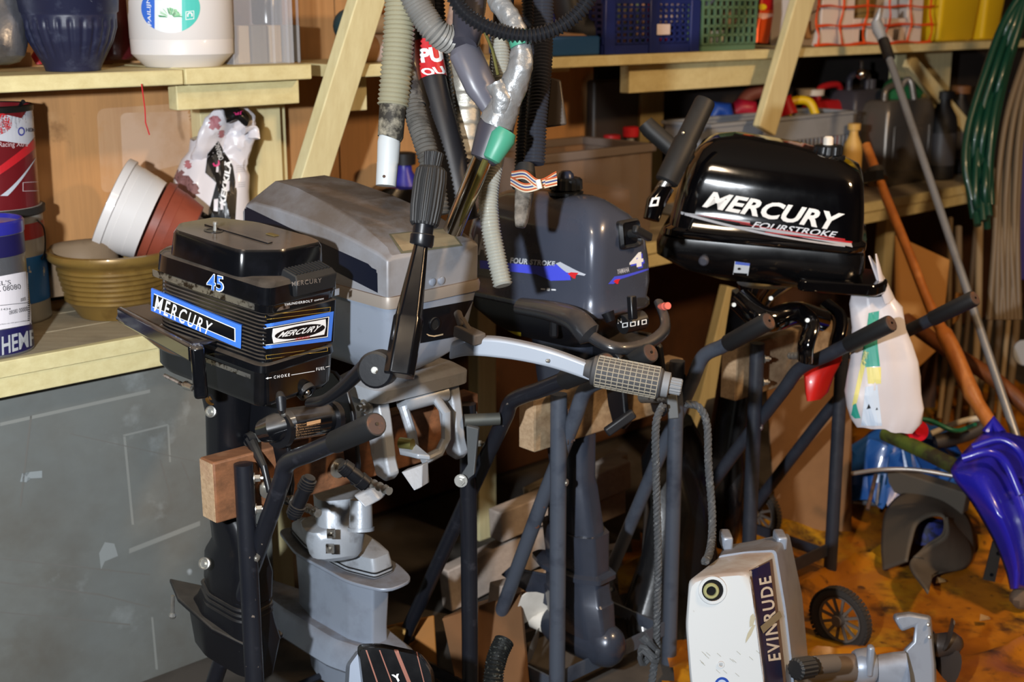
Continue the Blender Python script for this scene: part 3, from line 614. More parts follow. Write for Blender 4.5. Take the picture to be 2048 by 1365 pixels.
for x in (864, 882):
    p, n = onf(0, x, 564 if x < 870 else 561, bc); g = G(); g.tube([p-n*.001, p+n*.003, p+n*.0045], [.0075, .0075, .004], 20); part('plug_button', B, g, silver)
g = G(); g.tube([P(915, 625, 2.50), P(925, 655, 2.47)], .008, 12); g.bar(P(918, 660, 2.48), P(960, 680, 2.44), .03, .022); g.bar(P(922, 640, 2.485), P(940, 668, 2.46), .012, .016); part('shift_lever', B, g, mat('dusty_grey_plastic', '#5d554e', .7), bev=.003)
# tiller arm and grip
ar = crom([P(900, 702, 2.50), P(940, 692, 2.47), P(1010, 696, 2.45), P(1100, 715, 2.43), P(1195, 748, 2.42)], 6); R = []
for i, p in enumerate(ar):
    t = i/(len(ar)-1); h_ = .019-.006*abs(t-.45)*1.2; w_ = .014
    R.append([p+V((-.002, -w_, -h_)), p+V((.002, -w_, h_)), p+V((.002, w_, h_)), p+V((-.002, w_, -h_))])
g = G(); g.rings(R); part('tiller_arm', B, g, mat('white_grey_enamel', '#a4acb8', .3, .1, dust=('#6f6257', .5)), bev=.006, seg=3)
g = G(); q = P(1095, 722, 2.41); g.ball(q, .004, 8); part('arm_screw', B, g, zinc)
a, b = P(1182, 740, 2.42), P(1325, 768, 2.40); d_ = (b-a).normalized(); LL = (b-a).length; ff = frame(a, d_.orthogonal(), d_.cross(d_.orthogonal()), d_)
g = G(ff); g.lathe([(.017, -.012), (.019, 0), (.0275, .004), (.0285, .03), (.029, LL*.6), (.0285, LL-.004), (.024, LL)], 32); tg2 = part('tiller_grip', B, g, mat('grey_rubber_grip', '#3a3a3c', .7, dust=('#6d655c', .5)))
g = G(ff)
tan = mat('tan_net', '#8f8778', .8)
for i in range(12):
    z = .012+i*(LL-.02)/11; g.tube([V((.0292*math.cos(t*math.pi/12), .0292*math.sin(t*math.pi/12), z)) for t in range(25)], .0011, 4, caps=False)
for j in range(22):
    t = 2*math.pi*j/22; g.tube([V((.0292*math.cos(t), .0292*math.sin(t), .012)), V((.0294*math.cos(t), .0294*math.sin(t), LL-.008))], .0011, 4)
part('grip_grid', tg2, g, tan)
g = G(ff); g.lathe([(.024, LL), (.0235, LL+.012), (.017, LL+.014)], 24)
R = []
for z, r in ((LL+.012, .0155), (LL+.034, .0155), (LL+.036, .013)):
    R.append([V(((r-(.0015 if j % 4 > 1 else 0))*math.cos(2*math.pi*j/56), (r-(.0015 if j % 4 > 1 else 0))*math.sin(2*math.pi*j/56), z)) for j in range(56)])
g.rings(R); part('stop_button', tg2, g, mat('light_grey_button', '#77797c', .6))
# clamp assembly, cast aluminium
def castp(name, po, s0, s1, m=alu, bev=.005, label=None):
    g = G(); g.M = FW @ Matrix(((0, 1, 0, 0), (1, 0, 0, 0), (0, 0, 1, 0), (0, 0, 0, 1)))
    g.rings([[V((p[0], t, p[1])) for p in po] for t in (s0, s1)]); return part(name, B, g, m, bev=bev, label=label)
hook = [(2.06, .758), (2.06, .80), (2.02, .835), (1.95, .838), (1.915, .815), (1.905, .77), (1.895, .70), (1.885, .672), (1.90, .655), (1.93, .66), (1.945, .70), (1.955, .752)]
castp('clamp_bracket', hook, 1.435, 1.462); castp('clamp_bracket', hook, 1.615, 1.640)
g = G(FW); g.tiers([(.812, rect(1.425, 1.66, 1.90, 2.05), .03), (.838, rect(1.425, 1.66, 1.895, 2.05), .035), (.850, rect(1.44, 1.645, 1.915, 2.035), .035)], 4); part('swivel_housing', B, g, alu)
g = G(); g.tube([W(1.50, -1.92, .79), W(1.50, -1.895, .74), W(1.51, -1.90, .70)], .010, 10); g.tube([W(1.575, -1.92, .80), W(1.575, -1.88, .77), W(1.578, -1.885, .715), W(1.56, -1.885, .69), W(1.52, -1.885, .682)], .010, 10); part('tilt_loop', B, g, alu)
c = W(1.432, -1.945, .80); g = G(); g.tube([c, c-U*.006, c-U*.010, c-U*.014], [.018, .016, .010, .009], 20); g.tube([c-U*.012, c-U*.022], .006, 10); part('pivot_nut', B, g, zinc)
g = G(); g.tube([W(1.50, -1.925, .795), W(1.605, -1.92, .798)], .019, 16); g.v = g.v; part('pivot_tube', B, g, alu)
g = G(); a_ = P(795, 885, 2.33); po = [P(795, 880, 2.36), P(820, 876, 2.34), P(862, 912, 2.30), P(835, 908, 2.29), P(800, 902, 2.33)]; g.rings([po, [p-V((0, .0, .010)) for p in po]]); part('wing_lever', B, g, alu, bev=.003)
g = G(); g.tube([P(800, 886, 2.32), P(825, 889, 2.31)], .010, 14); part('wing_screw', B, g, mat('brass', '#8f8a50', .35, .8))
g = G(); g.tube([W(1.64, -1.90, .735), W(1.70, -1.86, .735)], .013, 16); part('side_screw', B, g, mat('grey_screw', '#5a5c58', .45, .6))
q0 = [P(932, 852, 2.6), P(957, 858, 2.6), P(948, 950, 2.58), P(925, 968, 2.6), P(922, 950, 2.6), P(935, 930, 2.6)]
g = G(); g.rings([q0, [p+V((.003, .012, 0)) for p in q0]]); part('screw_lever', B, g, mat('grey_lever', '#55585a', .5, .4), bev=.002)
g = G(); g.bolt(P(922, 962, 2.585), V((-.2, -1, .1)), .009, .005, 1.5); part('lever_bolt', B, g, zinc)
g = G(); q = [P(802, 945, 2.5), P(845, 930, 2.5), P(845, 975, 2.5), P(828, 982, 2.48)]; g.rings([q, [p+V((.01, .02, 0)) for p in q]]); part('bracket_foot', B, g, alu, bev=.004)
g = G(); q = [P(705, 992, 2.5), P(742, 978, 2.5), P(762, 1000, 2.5), P(730, 1018, 2.48)]; g.rings([q, [p+V((.01, .025, 0)) for p in q]]); part('bracket_foot', B, g, alu, bev=.004)
# leg: swivel block, mount, cavitation plates, broad leg
k0 = 2.72
g = G(); rows(g, [(628, 735, 985), (632, 735, 1040), (604, 728, 1045), (606, 728, 1062), (618, 722, 1100), (640, 715, 1110)], k0, .8, 16, ang=20, pw=.6); part('motor_mount', B, g, alu)
g = G(); g.tube([P(722, 1000, 2.62), P(722, 1055, 2.62)], [.022, .024], 18); g.tube([P(722, 1055, 2.62), P(722, 1062, 2.62)], .027, 18); part('swivel_pin', B, g, alu)
for x, y in ((662, 1068), (660, 1098)):
    g = G(); p = P(x, y, 2.62); g.box(p, (.016, .008, .018)); g.ball(p-V((0, .005, 0)), .004, 8); part('mount_stud', B, g, chrome_dirty)
def platepx(name, top, k, th, m, par, yaw_=0, bev=.003, label=None):
    g = G(); a = [P(x, y, kk) for x, y, kk in top]; g.rings([a, [p-V((0, 0, th)) for p in a]]); return part(name, par, g, m, bev=bev, label=label)
g = G(FB); g.tiers([(z, foil(.13, b0, b1, w_), .01) for z, b0, b1, w_ in ((-.60, .20, .40, .07), (-.61, .165, .44, .085), (-.625, .16, .46, .09), (-.650, .155, .46, .095))], 3); part('leg_collar', B, g, alu)
for z in (-.638, -.646): g = G(FB); g.tiers([(z, foil(.13, .155, .465, .096), .01), (z-.003, foil(.13, .155, .465, .096), .01)], 3); part('collar_bead', B, g, satin_black)
g = G(FB); g.tiers([(z, foil(.13, .105, .50, .135), .03) for z in (-.655, -.663)], 4); part('cavitation_plate', B, g, silver, bev=.002)
g = G(FB); g.tiers([(z, foil(.13, b0, b1, w_), .006) for z, b0, b1, w_ in ((-.663, .165, .45, .085), (-.78, .17, .44, .075), (-.83, .17, .44, .08))], 3); part('drive_leg', B, g, silver)
sk = lambda z, e: (z, [(.10-e, .09-e), (.17+e, .10-e), (.20+e, .25), (.18+e, .45), (.14, .60), (.10, .60), (.07-e, .45), (.06-e, .25)], .02)
g = G(FB); g.tiers([sk(-.815, -.01), sk(-.825, 0), sk(-.87, .012), sk(-.878, .006)], 3); part('lower_skirt', B, g, silver)
g = G(FB); g.tiers([(z, foil(.13, b0, b1, .07), .006) for z, b0, b1 in ((-.87, .19, .42), (-.96, .20, .40))], 3); part('gearcase_neck', B, g, silver)
# ======== C: blue-grey motor with the fuel cap
FC = tframe(HW(1190, 590, -1.78), 47, 0)
yam = mat('blue_grey_gelcoat', '#434856', .25, .15, coat=.6, mix=(10, '#3d414d', .5, .8), bump=(200, .02))
C = thing('outboard_motor', 'blue-grey rounded outboard motor with a white 4 and a black fuel cap', 'outboard motor', W(2.05, -1.95, .75))
def rp(a0, a1, b0, b1): return rect(a0, a1, b0, b1)
g = G(FC); g.tiers([(-.057, rp(.0, .205, .0, .40), .05), (-.052, rp(-.004, .208, -.004, .404), .05), (-.040, rp(-.004, .208, -.004, .404), .05), (-.034, rp(0, .203, 0, .40), .05), (0, rp(.0, .206, .0, .395), .04), (.05, rp(.001, .202, .002, .39), .04), (.09, rp(.004, .193, .004, .385), .042), (.12, rp(.009, .180, .008, .378), .045), (.145, rp(.017, .160, .018, .365), .05), (.165, rp(.030, .132, .036, .34), .045), (.178, rp(.045, .115, .055, .31), .04), (.185, rp(.062, .100, .08, .28), .03)], 7)
yc = part('top_cowl', C, g, yam, sm=50)
g = G(FC); g.tiers([(-.057, rp(.006, .198, .006, .39), .05), (-.085, rp(.008, .196, .02, .38), .05), (-.12, rp(.03, .17, .05, .34), .05), (-.14, rp(.05, .15, .08, .3), .05)], 6); yl = part('lower_pan', C, g, satin_black)
g = G(); g.tube(crom([P(1040, 612, 2.78), P(1100, 622, 2.70), P(1150, 640, 2.63), P(1185, 675, 2.60), P(1235, 697, 2.58), P(1290, 690, 2.62), P(1326, 665, 2.66), P(1330, 640, 2.70), P(1318, 606, 2.74)], 6), [.02+.008*math.sin(i/15) if i < 18 else .013 for i in range(49)], 14, sq=.75); part('carry_handle', C, g, mat('glossy_grey_plastic', '#24262a', .25, coat=.4, dust=('#5c4f44', .6)))
c = FC @ V((.08, .15, .183)); g = G(frame(c, (1, 0, 0), (0, 1, 0))); R = []
for z, r in ((0, .036), (.006, .038), (.010, .030), (.012, .036), (.032, .035), (.036, .03)):
    R.append([V(((r-(.003 if (j % 5) > 2 and z > .011 else 0))*math.cos(2*math.pi*j/50), (r-(.003 if (j % 5) > 2 and z > .011 else 0))*math.sin(2*math.pi*j/50), z)) for j in range(50)])
g.rings(R); cp = part('fuel_cap', C, g, mat('black_cap', '#15181c', .35), sm=30)
g = G(frame(c, (1, 0, 0), (0, 1, 0))); g.lathe([(.018, .034), (.016, .044), (.010, .050), (.004, .051)], 20); part('vent_screw', cp, g, mat('blue_black_plastic', '#232a3c', .3))
p, n = onf(0, 1257, 468, yc); X_ = n.cross(Z).normalized(); g = G(frame(p, X_, n)); 
g.rings([[V((q.x, t, q.y)) for q in rpoly(rect(-.034*s_, .034*s_, -.03*s_, .03*s_), .01, 4)] for t, s_ in ((-.006, 1), (.004, 1), (.010, .86), (.004, .72), (.003, .5))]); part('starter_housing', C, g, satin_black)
g = G(frame(p, X_, n)); g.tube([V((0, 0, 0)), V((0, .03, 0))], .009, 12); g.bar((-.028, .034, -.012), (.03, .040, .014), .014, .018); part('starter_grip', C, g, rubber, bev=.004)
g = G(); g.bar(P(1263, 592, 2.66), P(1266, 640, 2.66), .018, .014, N); part('cowl_latch', C, g, satin_black, bev=.003)
g = G(); g.tube([P(1245, 650, 2.68), P(1285, 640, 2.71)], .02, 14); part('gear_quadrant', C, g, satin_black)
g = G(); g.tube([P(1322, 615, 2.72), P(1330, 613, 2.70)], .008, 12); g.tube([P(1329, 613, 2.705), P(1336, 612, 2.69)], .0075, 12); part('stop_button', C, g, flat('red_button', '#d46a5c', .4))
g = G(); g.tube([P(1215, 625, 2.62), P(1222, 643, 2.62)], [.014, .010], 12); part('choke_knob', C, g, satin_black)
decal('lettering', C, text2d('YAMAHA', 0, .03), [(905, 506), (1008, 514), (1010, 472), (905, 466)], mat('grey_lettering', '#b0b3b8', .35, .1), [yc])
decal('lettering', C, text2d('FOUR STROKE', .1, .04, 1.1), [(1020, 527), (1110, 533), (1111, 523), (1021, 515)], mat('silver_lettering', '#c6cad0', .35, .1), [yc])
yb = flat('violet_blue_print', '#4a53d8', .35)
decal('blue_swoosh', C, poly2d([(0, .9), (.0, .35), (.62, .3), (.78, .0), (1, .15), (.98, .75), (.86, 1), (.7, .8)]), [(960, 547), (1142, 566), (1142, 530), (960, 518)], yb, [yc])
decal('silver_arrow', C, poly2d([(0, .8), (.15, 1), (.45, .75), (1, .2), (.95, .0), (.35, .2)]), [(1112, 562), (1172, 552), (1172, 522), (1112, 536)][0:0] or [(1112, 548), (1172, 552), (1172, 536), (1112, 522)], flat('silver_print', '#b8bcc6', .35), [yc], off=.0009)
decal('red_fleck', C, poly2d([(0, .7), (.5, 0), (.7, 0), (.75, .5), (1, 1), (.3, 1)]), [(1136, 556), (1158, 558), (1158, 546), (1136, 544)], flat('bright_red_print', '#d02a30', .4), [yc], off=.0012)
decal('number', C, text2d('4', 0, .05), [(1258, 538), (1286, 532), (1285, 503), (1258, 510)], white_print, [yc], off=.0012)
decal('number_shadow', C, text2d('4', 0, .05), [(1261, 541), (1289, 535), (1288, 506), (1261, 513)], yb, [yc])
decal('small_lettering', C, text2d('YAMAHA', 0, .02), [(1234, 549), (1258, 544), (1258, 534), (1234, 539)], flat('silver_print', '#b8bcc6', .35), [yc])
decal('blue_swoosh', C, poly2d([(0, .1), (.15, .8), (.35, .75), (1, 1), (1, .85), (.3, .4), (.12, .0)]), [(1216, 570), (1302, 556), (1300, 536), (1216, 552)], yb, [yc])
decal('red_fleck', C, poly2d([(0, .7), (.5, 0), (.7, 0), (.75, .5), (1, 1), (.3, 1)]), [(1226, 570), (1240, 567), (1240, 558), (1226, 560)], flat('bright_red_print', '#d02a30', .4), [yc], off=.0012)
decal('model_marks', C, poly2d([(0, .2), (.3, .2), (.3, .6), (0, .6)], [(.7, .2), (1, .2), (1, .6), (.7, .6)], [(.42, 0), (.58, 0), (.62, .4), (.58, .8), (.42, .8), (.38, .4)]), [(1082, 581), (1112, 583), (1112, 576), (1082, 574)], white_print, [yc])
decal('warning_label', C, SQ, [(1012, 672), (1042, 676), (1042, 665), (1012, 661)], flat('yellow_print', '#b8a41e', .5), [yl])
decal('label_text', C, poly2d([(0, 0), (.6, 0), (.6, .25), (0, .25)], [(.0, .4), (1, .4), (1, .6), (0, .6)], [(.3, .8), (.8, .8), (.8, 1), (.3, 1)]), [(1016, 690), (1040, 692), (1040, 680), (1016, 678)], grey_print, [yl])
decal('gear_marks', C, text2d('N', 0, .01), [(1236, 648), (1244, 646), (1243, 637), (1236, 639)], white_print, [yl, bpy.data.objects['gear_quadrant']])
for i, (x, w_) in enumerate(((1245, 11), (1260, 11), (1275, 3), (1283, 10))):
    decal('control_icon', C, frame2d(0, 1, 0, 1, .16, .16) if w_ > 5 else SQ, [(x, 656-i*2), (x+w_, 654-i*2), (x+w_, 645-i*2), (x, 647-i*2)], white_print, [yl, bpy.data.objects['gear_quadrant'], bpy.data.objects['carry_handle']])
g = G(); g.box(P(1108, 648, 2.72), (.02, .02, .06)); part('side_bracket', C, g, satin_black, bev=.006)
# C clamp and leg
hookC = [(p[0]-.115, p[1]) for p in hook]
def castC(s0, s1):
    g = G(); g.M = FW @ Matrix(((0, 1, 0, 0), (1, 0, 0, 0), (0, 0, 1, 0), (0, 0, 0, 1)))
    g.rings([[V((p[0], t, p[1]+.008)) for p in hookC] for t in (s0, s1)]); part('clamp_bracket', C, g, satin_black, bev=.004)
castC(1.99, 2.005); castC(2.12, 2.135)
g = G(FW); g.tiers([(.78, rect(2.005, 2.12, 1.83, 1.94), .02), (.84, rect(2.005, 2.12, 1.82, 1.95), .02)], 3); part('swivel_housing', C, g, satin_black)
g = G(); g.bar(P(1212, 866, 2.66), P(1268, 826, 2.66), .016, .02); part('clamp_handle', C, g, mat('black_plastic', '#1b1b1e', .5), bev=.004)
g = G(); screw_tube(g, P(1262, 828, 2.72), P(1235, 850, 2.66), .007, 6); part('clamp_screw', C, g, zinc)
g = G(); g.tube([P(1285, 792, 2.76), P(1345, 796, 2.70)], [.016, .010], 14); part('tilt_rod', C, g, chrome_dirty)
g = G(); g.bar(P(1343, 790, 2.70), P(1347, 838, 2.70), .022, .012, CB); part('tilt_link', C, g, mat('grey_lever', '#55585a', .5, .4), bev=.002)
dg_ = mat('dark_blue_grey_leg', '#353a46', .3, .2, coat=.4, mix=(14, '#2a2d37', .5, .8))
g = G(FC); g.tiers([(z, foil(.10, b0, b1, w_), .012) for z, b0, b1, w_ in ((-.14, .09, .26, .09), (-.45, .085, .20, .07), (-.47, .080, .205, .08), (-.575, .06, .205, .085))], 3); lc = part('drive_leg', C, g, dg_)
g = G(FC); g.tiers([(z, foil(.10, b0, b1, w_), .008) for z, b0, b1, w_ in ((-.575, .05, .22, .10), (-.585, .05, .22, .10), (-.665, .045, .21, .085), (-.67, .03, .25, .11), (-.68, .03, .25, .11), (-.682, .045, .21, .085), (-.735, .035, .21, .085), (-.74, .03, .215, .09), (-.82, .02, .20, .08))], 3); part('gearcase', C, g, dg_)
g = G(FC); bp = [(.105, -.005, .012), (.105, .0, .028), (.105, .015, .040), (.105, .04, .046), (.105, .12, .046), (.105, .19, .038), (.105, .21, .03)]
g.rings([[V((x+r*math.cos(2*math.pi*j/22), y, -.84+r*math.sin(2*math.pi*j/22)*1.15)) for j in range(22)] for x, y, r in bp]); part('bullet_housing', C, g, dg_)
g = G(FC); q = [(.10, .2, -.715), (.10, .33, -.735), (.10, .36, -.765), (.10, .2, -.80)]; g.rings([[V((x+t, y, z)) for x, y, z in q] for t in (-.004, .004)]); part('side_fin', C, g, dg_, bev=.003)
def prop(par, c, ax, r, m, n=3, hub=.02, ph=0, name='propeller', t0=30):
    ff = frame(c, ax.orthogonal(), ax.cross(ax.orthogonal()), ax); g = G(ff)
    g.lathe([(hub*.8, -.03), (hub, -.02), (hub, .025), (hub*.5, .04)], 16)
    for i in range(n):
        a0 = ph+2*math.pi*i/n; R = []
        for k in range(7):
            t = k/6; rr = hub*.8+(r-hub*.8)*t; wd = math.sin(math.pi*min(.96, .22+t*.72))*r*1.05; tw = math.radians(t0-t0*.4*t); ring = []
            for u_, th in ((-.5, 0), (-.2, .0025), (.2, .0025), (.5, 0), (.2, -.0015), (-.2, -.0015)):
                tan_ = u_*wd; an = a0+tan_*math.cos(tw)/max(rr, hub*1.2)*.9; ring.append(V((rr*math.cos(an), rr*math.sin(an), -tan_*math.sin(tw)+th)))
            R.append(ring)
        g.rings(R)
    return part(name, par, g, m, sm=50)
white_pl = mat('white_plastic', '#d8d2c8', .45, mix=(12, '#b8b0a4', .5, .8))
prop(C, FC @ V((.105, .235, -.845)), (FC.to_3x3() @ V((0, 1, 0))), .105, white_pl, 3, .026, 1.6)
decal('round_plug', C, ell2d(), [(1142, 1110), (1178, 1112), (1178, 1074), (1142, 1072)], black_print, [lc])
# ======== D: gloss black motor
FD = tframe(P(1312, 490, 3.12), -14, 4, -3)
D = thing('outboard_motor', 'large gloss black outboard motor with white lettering and red and silver stripes', 'outboard motor', W(2.75, -1.95, .75))
jet = mat('jet_gloss', '#050507', .06, coat=1.0)
g = G(FD); g.tiers([(.020, rect(.018, .486, .0, .27), .06), (.026, rect(.008, .488, -.006, .276), .06), (.040, rect(.010, .487, -.006, .276), .06), (.046, rect(.022, .478, .002, .27), .06), (.10, rect(.030, .475, .006, .265), .06), (.15, rect(.042, .470, .012, .26), .06), (.19, rect(.058, .464, .022, .25), .06), (.215, rect(.075, .452, .040, .235), .06), (.236, rect(.105, .40, .065, .21), .05), (.246, rect(.15, .32, .09, .19), .03)], 8)
vs = g.v; inv = FD.inverted(); nv = []
for p in vs:
    q = inv @ p
    if q.z > .05: q.z += (.25-q.x)*.10*(q.z-.05)/.2
    nv.append(FD @ q)
g.v = nv; dc = part('top_cowl', D, g, jet, sm=50)
g = G(FD); g.tiers([(.02, rect(.0, .482, .0, .27), .06), (.0, rect(-.006, .488, -.004, .275), .06), (-.03, rect(-.004, .49, .0, .27), .06), (-.062, rect(.05, .47, .02, .25), .06), (-.085, rect(.13, .42, .05, .22), .05)], 6); dl = part('lower_pan', D, g, mat('black_pan', '#08080a', .25, coat=.4))
g = G(FD); g.tiers([(z, [(.34, -.02), (.52, -.01), (.55, .05), (.52, .14), (.34, .14)], .02) for z in (-.075, -.045)], 3); part('front_lip', D, g, jet, bev=.006)
wpD = mat('white_lettering', '#dcdcda', .4)
decal('lettering', D, text2d('MERCURY', .22, .035, 1.02), [(1404, 414), (1680, 464), (1690, 428), (1418, 382)], wpD, [dc], div=.03)
decal('lettering', D, text2d('FOURSTROKE', .25, .015, 1.02), [(1503, 455), (1672, 476), (1676, 464), (1508, 443)], mat('silver_lettering', '#c6cad0', .35, .1), [dc])
sil = flat('silver_stripe', '#9c9ea4', .35); rd = flat('red_stripe', '#a31a1c', .35)
decal('silver_stripe', D, poly2d([(0, .9), (0, 1), (1, .16), (1, 0)]), [(1362, 477), (1690, 494), (1690, 474), (1362, 423)], sil, [dc], off=.0005, div=.06)
decal('red_stripe', D, poly2d([(0, .0), (0, .2), (1, 1), (1, .5)]), [(1480, 448), (1690, 484), (1690, 478), (1480, 444)], rd, [dc], off=.0008)
decal('silver_stripe', D, poly2d([(0, .4), (.4, 1), (1, .5), (1, .0), (.5, .3)]), [(1450, 452), (1705, 495), (1700, 478), (1450, 446)], sil, [dc], off=.0006)
decal('red_stripe', D, poly2d([(0, .2), (0, .8), (1, 1), (1, 0)]), [(1530, 466), (1704, 487), (1704, 483), (1530, 463)], rd, [dc], off=.001)
decal('red_stripe', D, poly2d([(0, .2), (0, .8), (1, 1), (1, 0)]), [(1395, 431), (1500, 449), (1500, 446), (1395, 429)], rd, [dc], off=.001)
decal('silver_stripe', D, poly2d([(0, .2), (0, .8), (1, 1), (1, 0)]), [(1362, 426), (1500, 446), (1500, 443), (1362, 424)], sil, [dc], off=.001)
decal('white_sticker', D, SQ, [(1466, 549), (1496, 551), (1500, 527), (1470, 523)], flat('sticker_white', '#dfe2e6', .4), [dl])
decal('sticker_band', D, SQ, [(1470, 529), (1499, 532), (1500, 527), (1471, 523)], flat('sticker_blue', '#4b62b8', .4), [dl], off=.001)
decal('sticker_mark', D, ell2d(), [(1475, 540), (1482, 540), (1482, 535), (1475, 535)], black_print, [dl], off=.001)
decal('sticker_band', D, SQ, [(1467, 549), (1494, 551), (1495, 547), (1467, 545)], black_print, [dl], off=.001)
p, n = onf(0, 1408, 520, dl); g = G(); g.tube([p-n*.004, p+n*.010, p+n*.014], [.012, .012, .008], 18); part('fuel_stub', D, g, mat('grey_rubber_stub', '#3a3c46', .6))
c = P(1655, 308, 3.10); g = G(frame(c, (1, 0, 0), (0, 1, 0), (.08, 0, 1))); R = []
for z, r in ((-.02, .045), (.008, .042), (.010, .033), (.012, .036), (.030, .035), (.034, .028)):
    R.append([V(((r-(.003 if (j % 5) > 2 and z > .011 else 0))*math.cos(2*math.pi*j/50), (r-(.003 if (j % 5) > 2 and z > .011 else 0))*math.sin(2*math.pi*j/50), z-.012)) for j in range(50)])
g.rings(R); cp = part('fuel_cap', D, g, mat('black_cap', '#15181c', .35), sm=30)
g = G(frame(c, (1, 0, 0), (0, 1, 0))); g.lathe([(.012, .02), (.012, .038), (.008, .042)], 16); part('vent_screw', cp, g, white_pl)
# D tiller folded up, with second grip behind
g = G(); g.tube([P(1302, 440, 3.0), P(1310, 408, 3.0), P(1335, 372, 3.0)], [.022, .026, .02], 16, sq=.8); part('tiller_root', D, g, jet)
a, b = P(1332, 366, 2.99), P(1412, 200, 3.0); g = G(); g.tube([a, a.lerp(b, .02), a.lerp(b, .5), a.lerp(b, .52), a.lerp(b, .97), b], [.024, .028, .028, .0255, .0245, .022], 24); tgD = part('tiller_grip', D, g, rubber)
g = G(); g.ball(P(1366, 266, 2.965), .004, 8); part('grip_screw', D, g, zinc)
g = G(); g.tube([P(1320, 385, 3.0), P(1338, 355, 2.99)], .015, 14); part('grip_collar', D, g, chrome_dirty)
g = G(); g.tube([P(1290, 246, 3.2), P(1300, 258, 3.2), P(1348, 300, 3.2)], [.021, .023, .023], 18); part('rear_grip', D, g, rubber)
decal('gear_symbol', D, frame2d(0, 1, 0, 1, .25, .25), [(1298, 414), (1316, 412), (1320, 394), (1304, 396)], white_print, [bpy.data.objects['tiller_root']])
# D swivel and clamps
g = G(); rows(g, [(1470, 1600, 566), (1478, 1560, 590), (1490, 1540, 610), (1490, 1545, 640)], 3.22, .9, 20, ang=47); part('swivel_head', D, g, jet)
g = G(); g.tube(crom([P(1480, 600, 3.1), P(1530, 640, 3.05), P(1590, 628, 3.1), P(1640, 640, 3.2)], 5), .03, 16); part('swivel_tube', D, g, jet)
g = G(); g.tube(crom([P(1600, 625, 3.08), P(1622, 650, 3.02), P(1612, 690, 3.0), P(1610, 720, 3.02)], 5), [.022]*16, 14, sq=.7); part('clamp_arm', D, g, jet)
g = G(); g.tube(crom([P(1650, 610, 3.3), P(1680, 640, 3.25), P(1672, 690, 3.22), P(1668, 730, 3.22)], 5), [.02]*16, 14, sq=.7); part('clamp_arm', D, g, jet)
for x, y in ((1613, 641), (1540, 597), (1466, 610)):
    g = G(); g.tube([P(x, y, 3.02), P(x+2, y, 2.99)], .005, 12); part('bolt', D, g, zinc)
g = G(); screw_tube(g, P(1580, 712, 3.12), P(1620, 712, 3.02), .008, 6); part('clamp_screw', D, g, zinc)
FDl = tframe(W(2.78, -2.0, .8), 47, 5)
g = G(FDl); g.tiers([(z, foil(0, b0, b1, w_), .012) for z, b0, b1, w_ in ((-.0, -.02, .10, .09), (-.45, .0, .12, .07), (-.5, -.02, .14, .10), (-.62, -.02, .14, .08), (-.74, .0, .12, .06))], 3); part('drive_leg', D, g, mat('black_pan', '#08080a', .25, coat=.4))
# ======== E: white and grey motor lying on the tarpaulin
E_ = thing('outboard_motor', 'white and grey outboard motor lying on the yellow tarpaulin, navy name strip on its cowl', 'outboard motor', P(1560, 1500, 2.6))
wh = mat('aged_white_cowl', '#bcc0c2', .35, coat=.2, mix=[(5, '#b9b5a6', .62, .85), (30, '#8f8878', .72, .8)], dust=('#8f7a6c', .8))
r0 = [(1378, 1158), (1440, 1146), (1500, 1142), (1516, 1235), (1530, 1340), (1540, 1480), (1400, 1480), (1380, 1365), (1371, 1250)]
r1 = [(1432, 1118), (1490, 1108), (1546, 1106), (1566, 1220), (1580, 1340), (1590, 1500), (1440, 1500), (1420, 1380), (1412, 1250)]
def pr(L, k): return [P(x, y, k) for x, y in L]
def mixr(a, b, t): return [(p[0]*(1-t)+q[0]*t, p[1]*(1-t)+q[1]*t) for p, q in zip(a, b)]
cx, cy = 1450, 1310
r00 = [((x-cx)*.94+cx, (y-cy)*.95+cy) for x, y in r0]
def rr(L, k, rad=10): return [P(q.x, q.y, k) for q in rpoly(L, rad, 3)]
g = G(); g.rings([rr(r00, 2.435, 20), rr([((x-cx)*.98+cx, (y-cy)*.98+cy) for x, y in r0], 2.44, 16), rr(r0, 2.452, 12), rr(r1, 2.60, 8), rr(mixr(r0, r1, 1.05), 2.61, 8)]); ec = part('top_cowl', E_, g, wh, bev=.0, sm=40)
r2 = [(1436, 1112), (1490, 1104), (1552, 1100), (1572, 1220), (1586, 1340), (1596, 1510), (1440, 1510), (1416, 1380), (1408, 1250)]
r3 = [(1446, 1092), (1500, 1084), (1578, 1066), (1604, 1190), (1618, 1340), (1622, 1510), (1450, 1510), (1440, 1380), (1436, 1250)]
g = G(); g.rings([rr(r2, 2.605), rr(r3, 2.75), rr(mixr(r2, r3, 1.0), 2.80)]); part('lower_shell', E_, g, silver)
for x in (1452, 1560):
    g = G(); g.box(P(x, 1080, 2.70), (.022, .05, .03)); part('shell_lug', E_, g, silver, bev=.005)
nv_ = flat('navy_strip', '#161d48', .35)
decal('strip_border', E_, SQ, [(1530, 1395), (1576, 1395), (1544, 1118), (1498, 1142)], flat('brown_edge', '#6b5a50', .5), [ec], off=.0006, div=.1)
decal('name_strip', E_, SQ, [(1534, 1395), (1569, 1395), (1538, 1124), (1502, 1142)], nv_, [ec], off=.0012, div=.1)
decal('lettering', E_, text2d('EVINRUDE', .2, .02, 1.2), [(1562, 1325), (1536, 1150), (1516, 1154), (1540, 1325)][0:0] or [(1561, 1320), (1540, 1148), (1516, 1158), (1536, 1328)], white_print, [ec], off=.0018)
tape = flat('beige_tape', '#8f8a78', .7)
decal('tape_scrap', E_, SQ, [(1524, 1268), (1562, 1234), (1557, 1222), (1518, 1254)], tape, [ec], off=.0024)
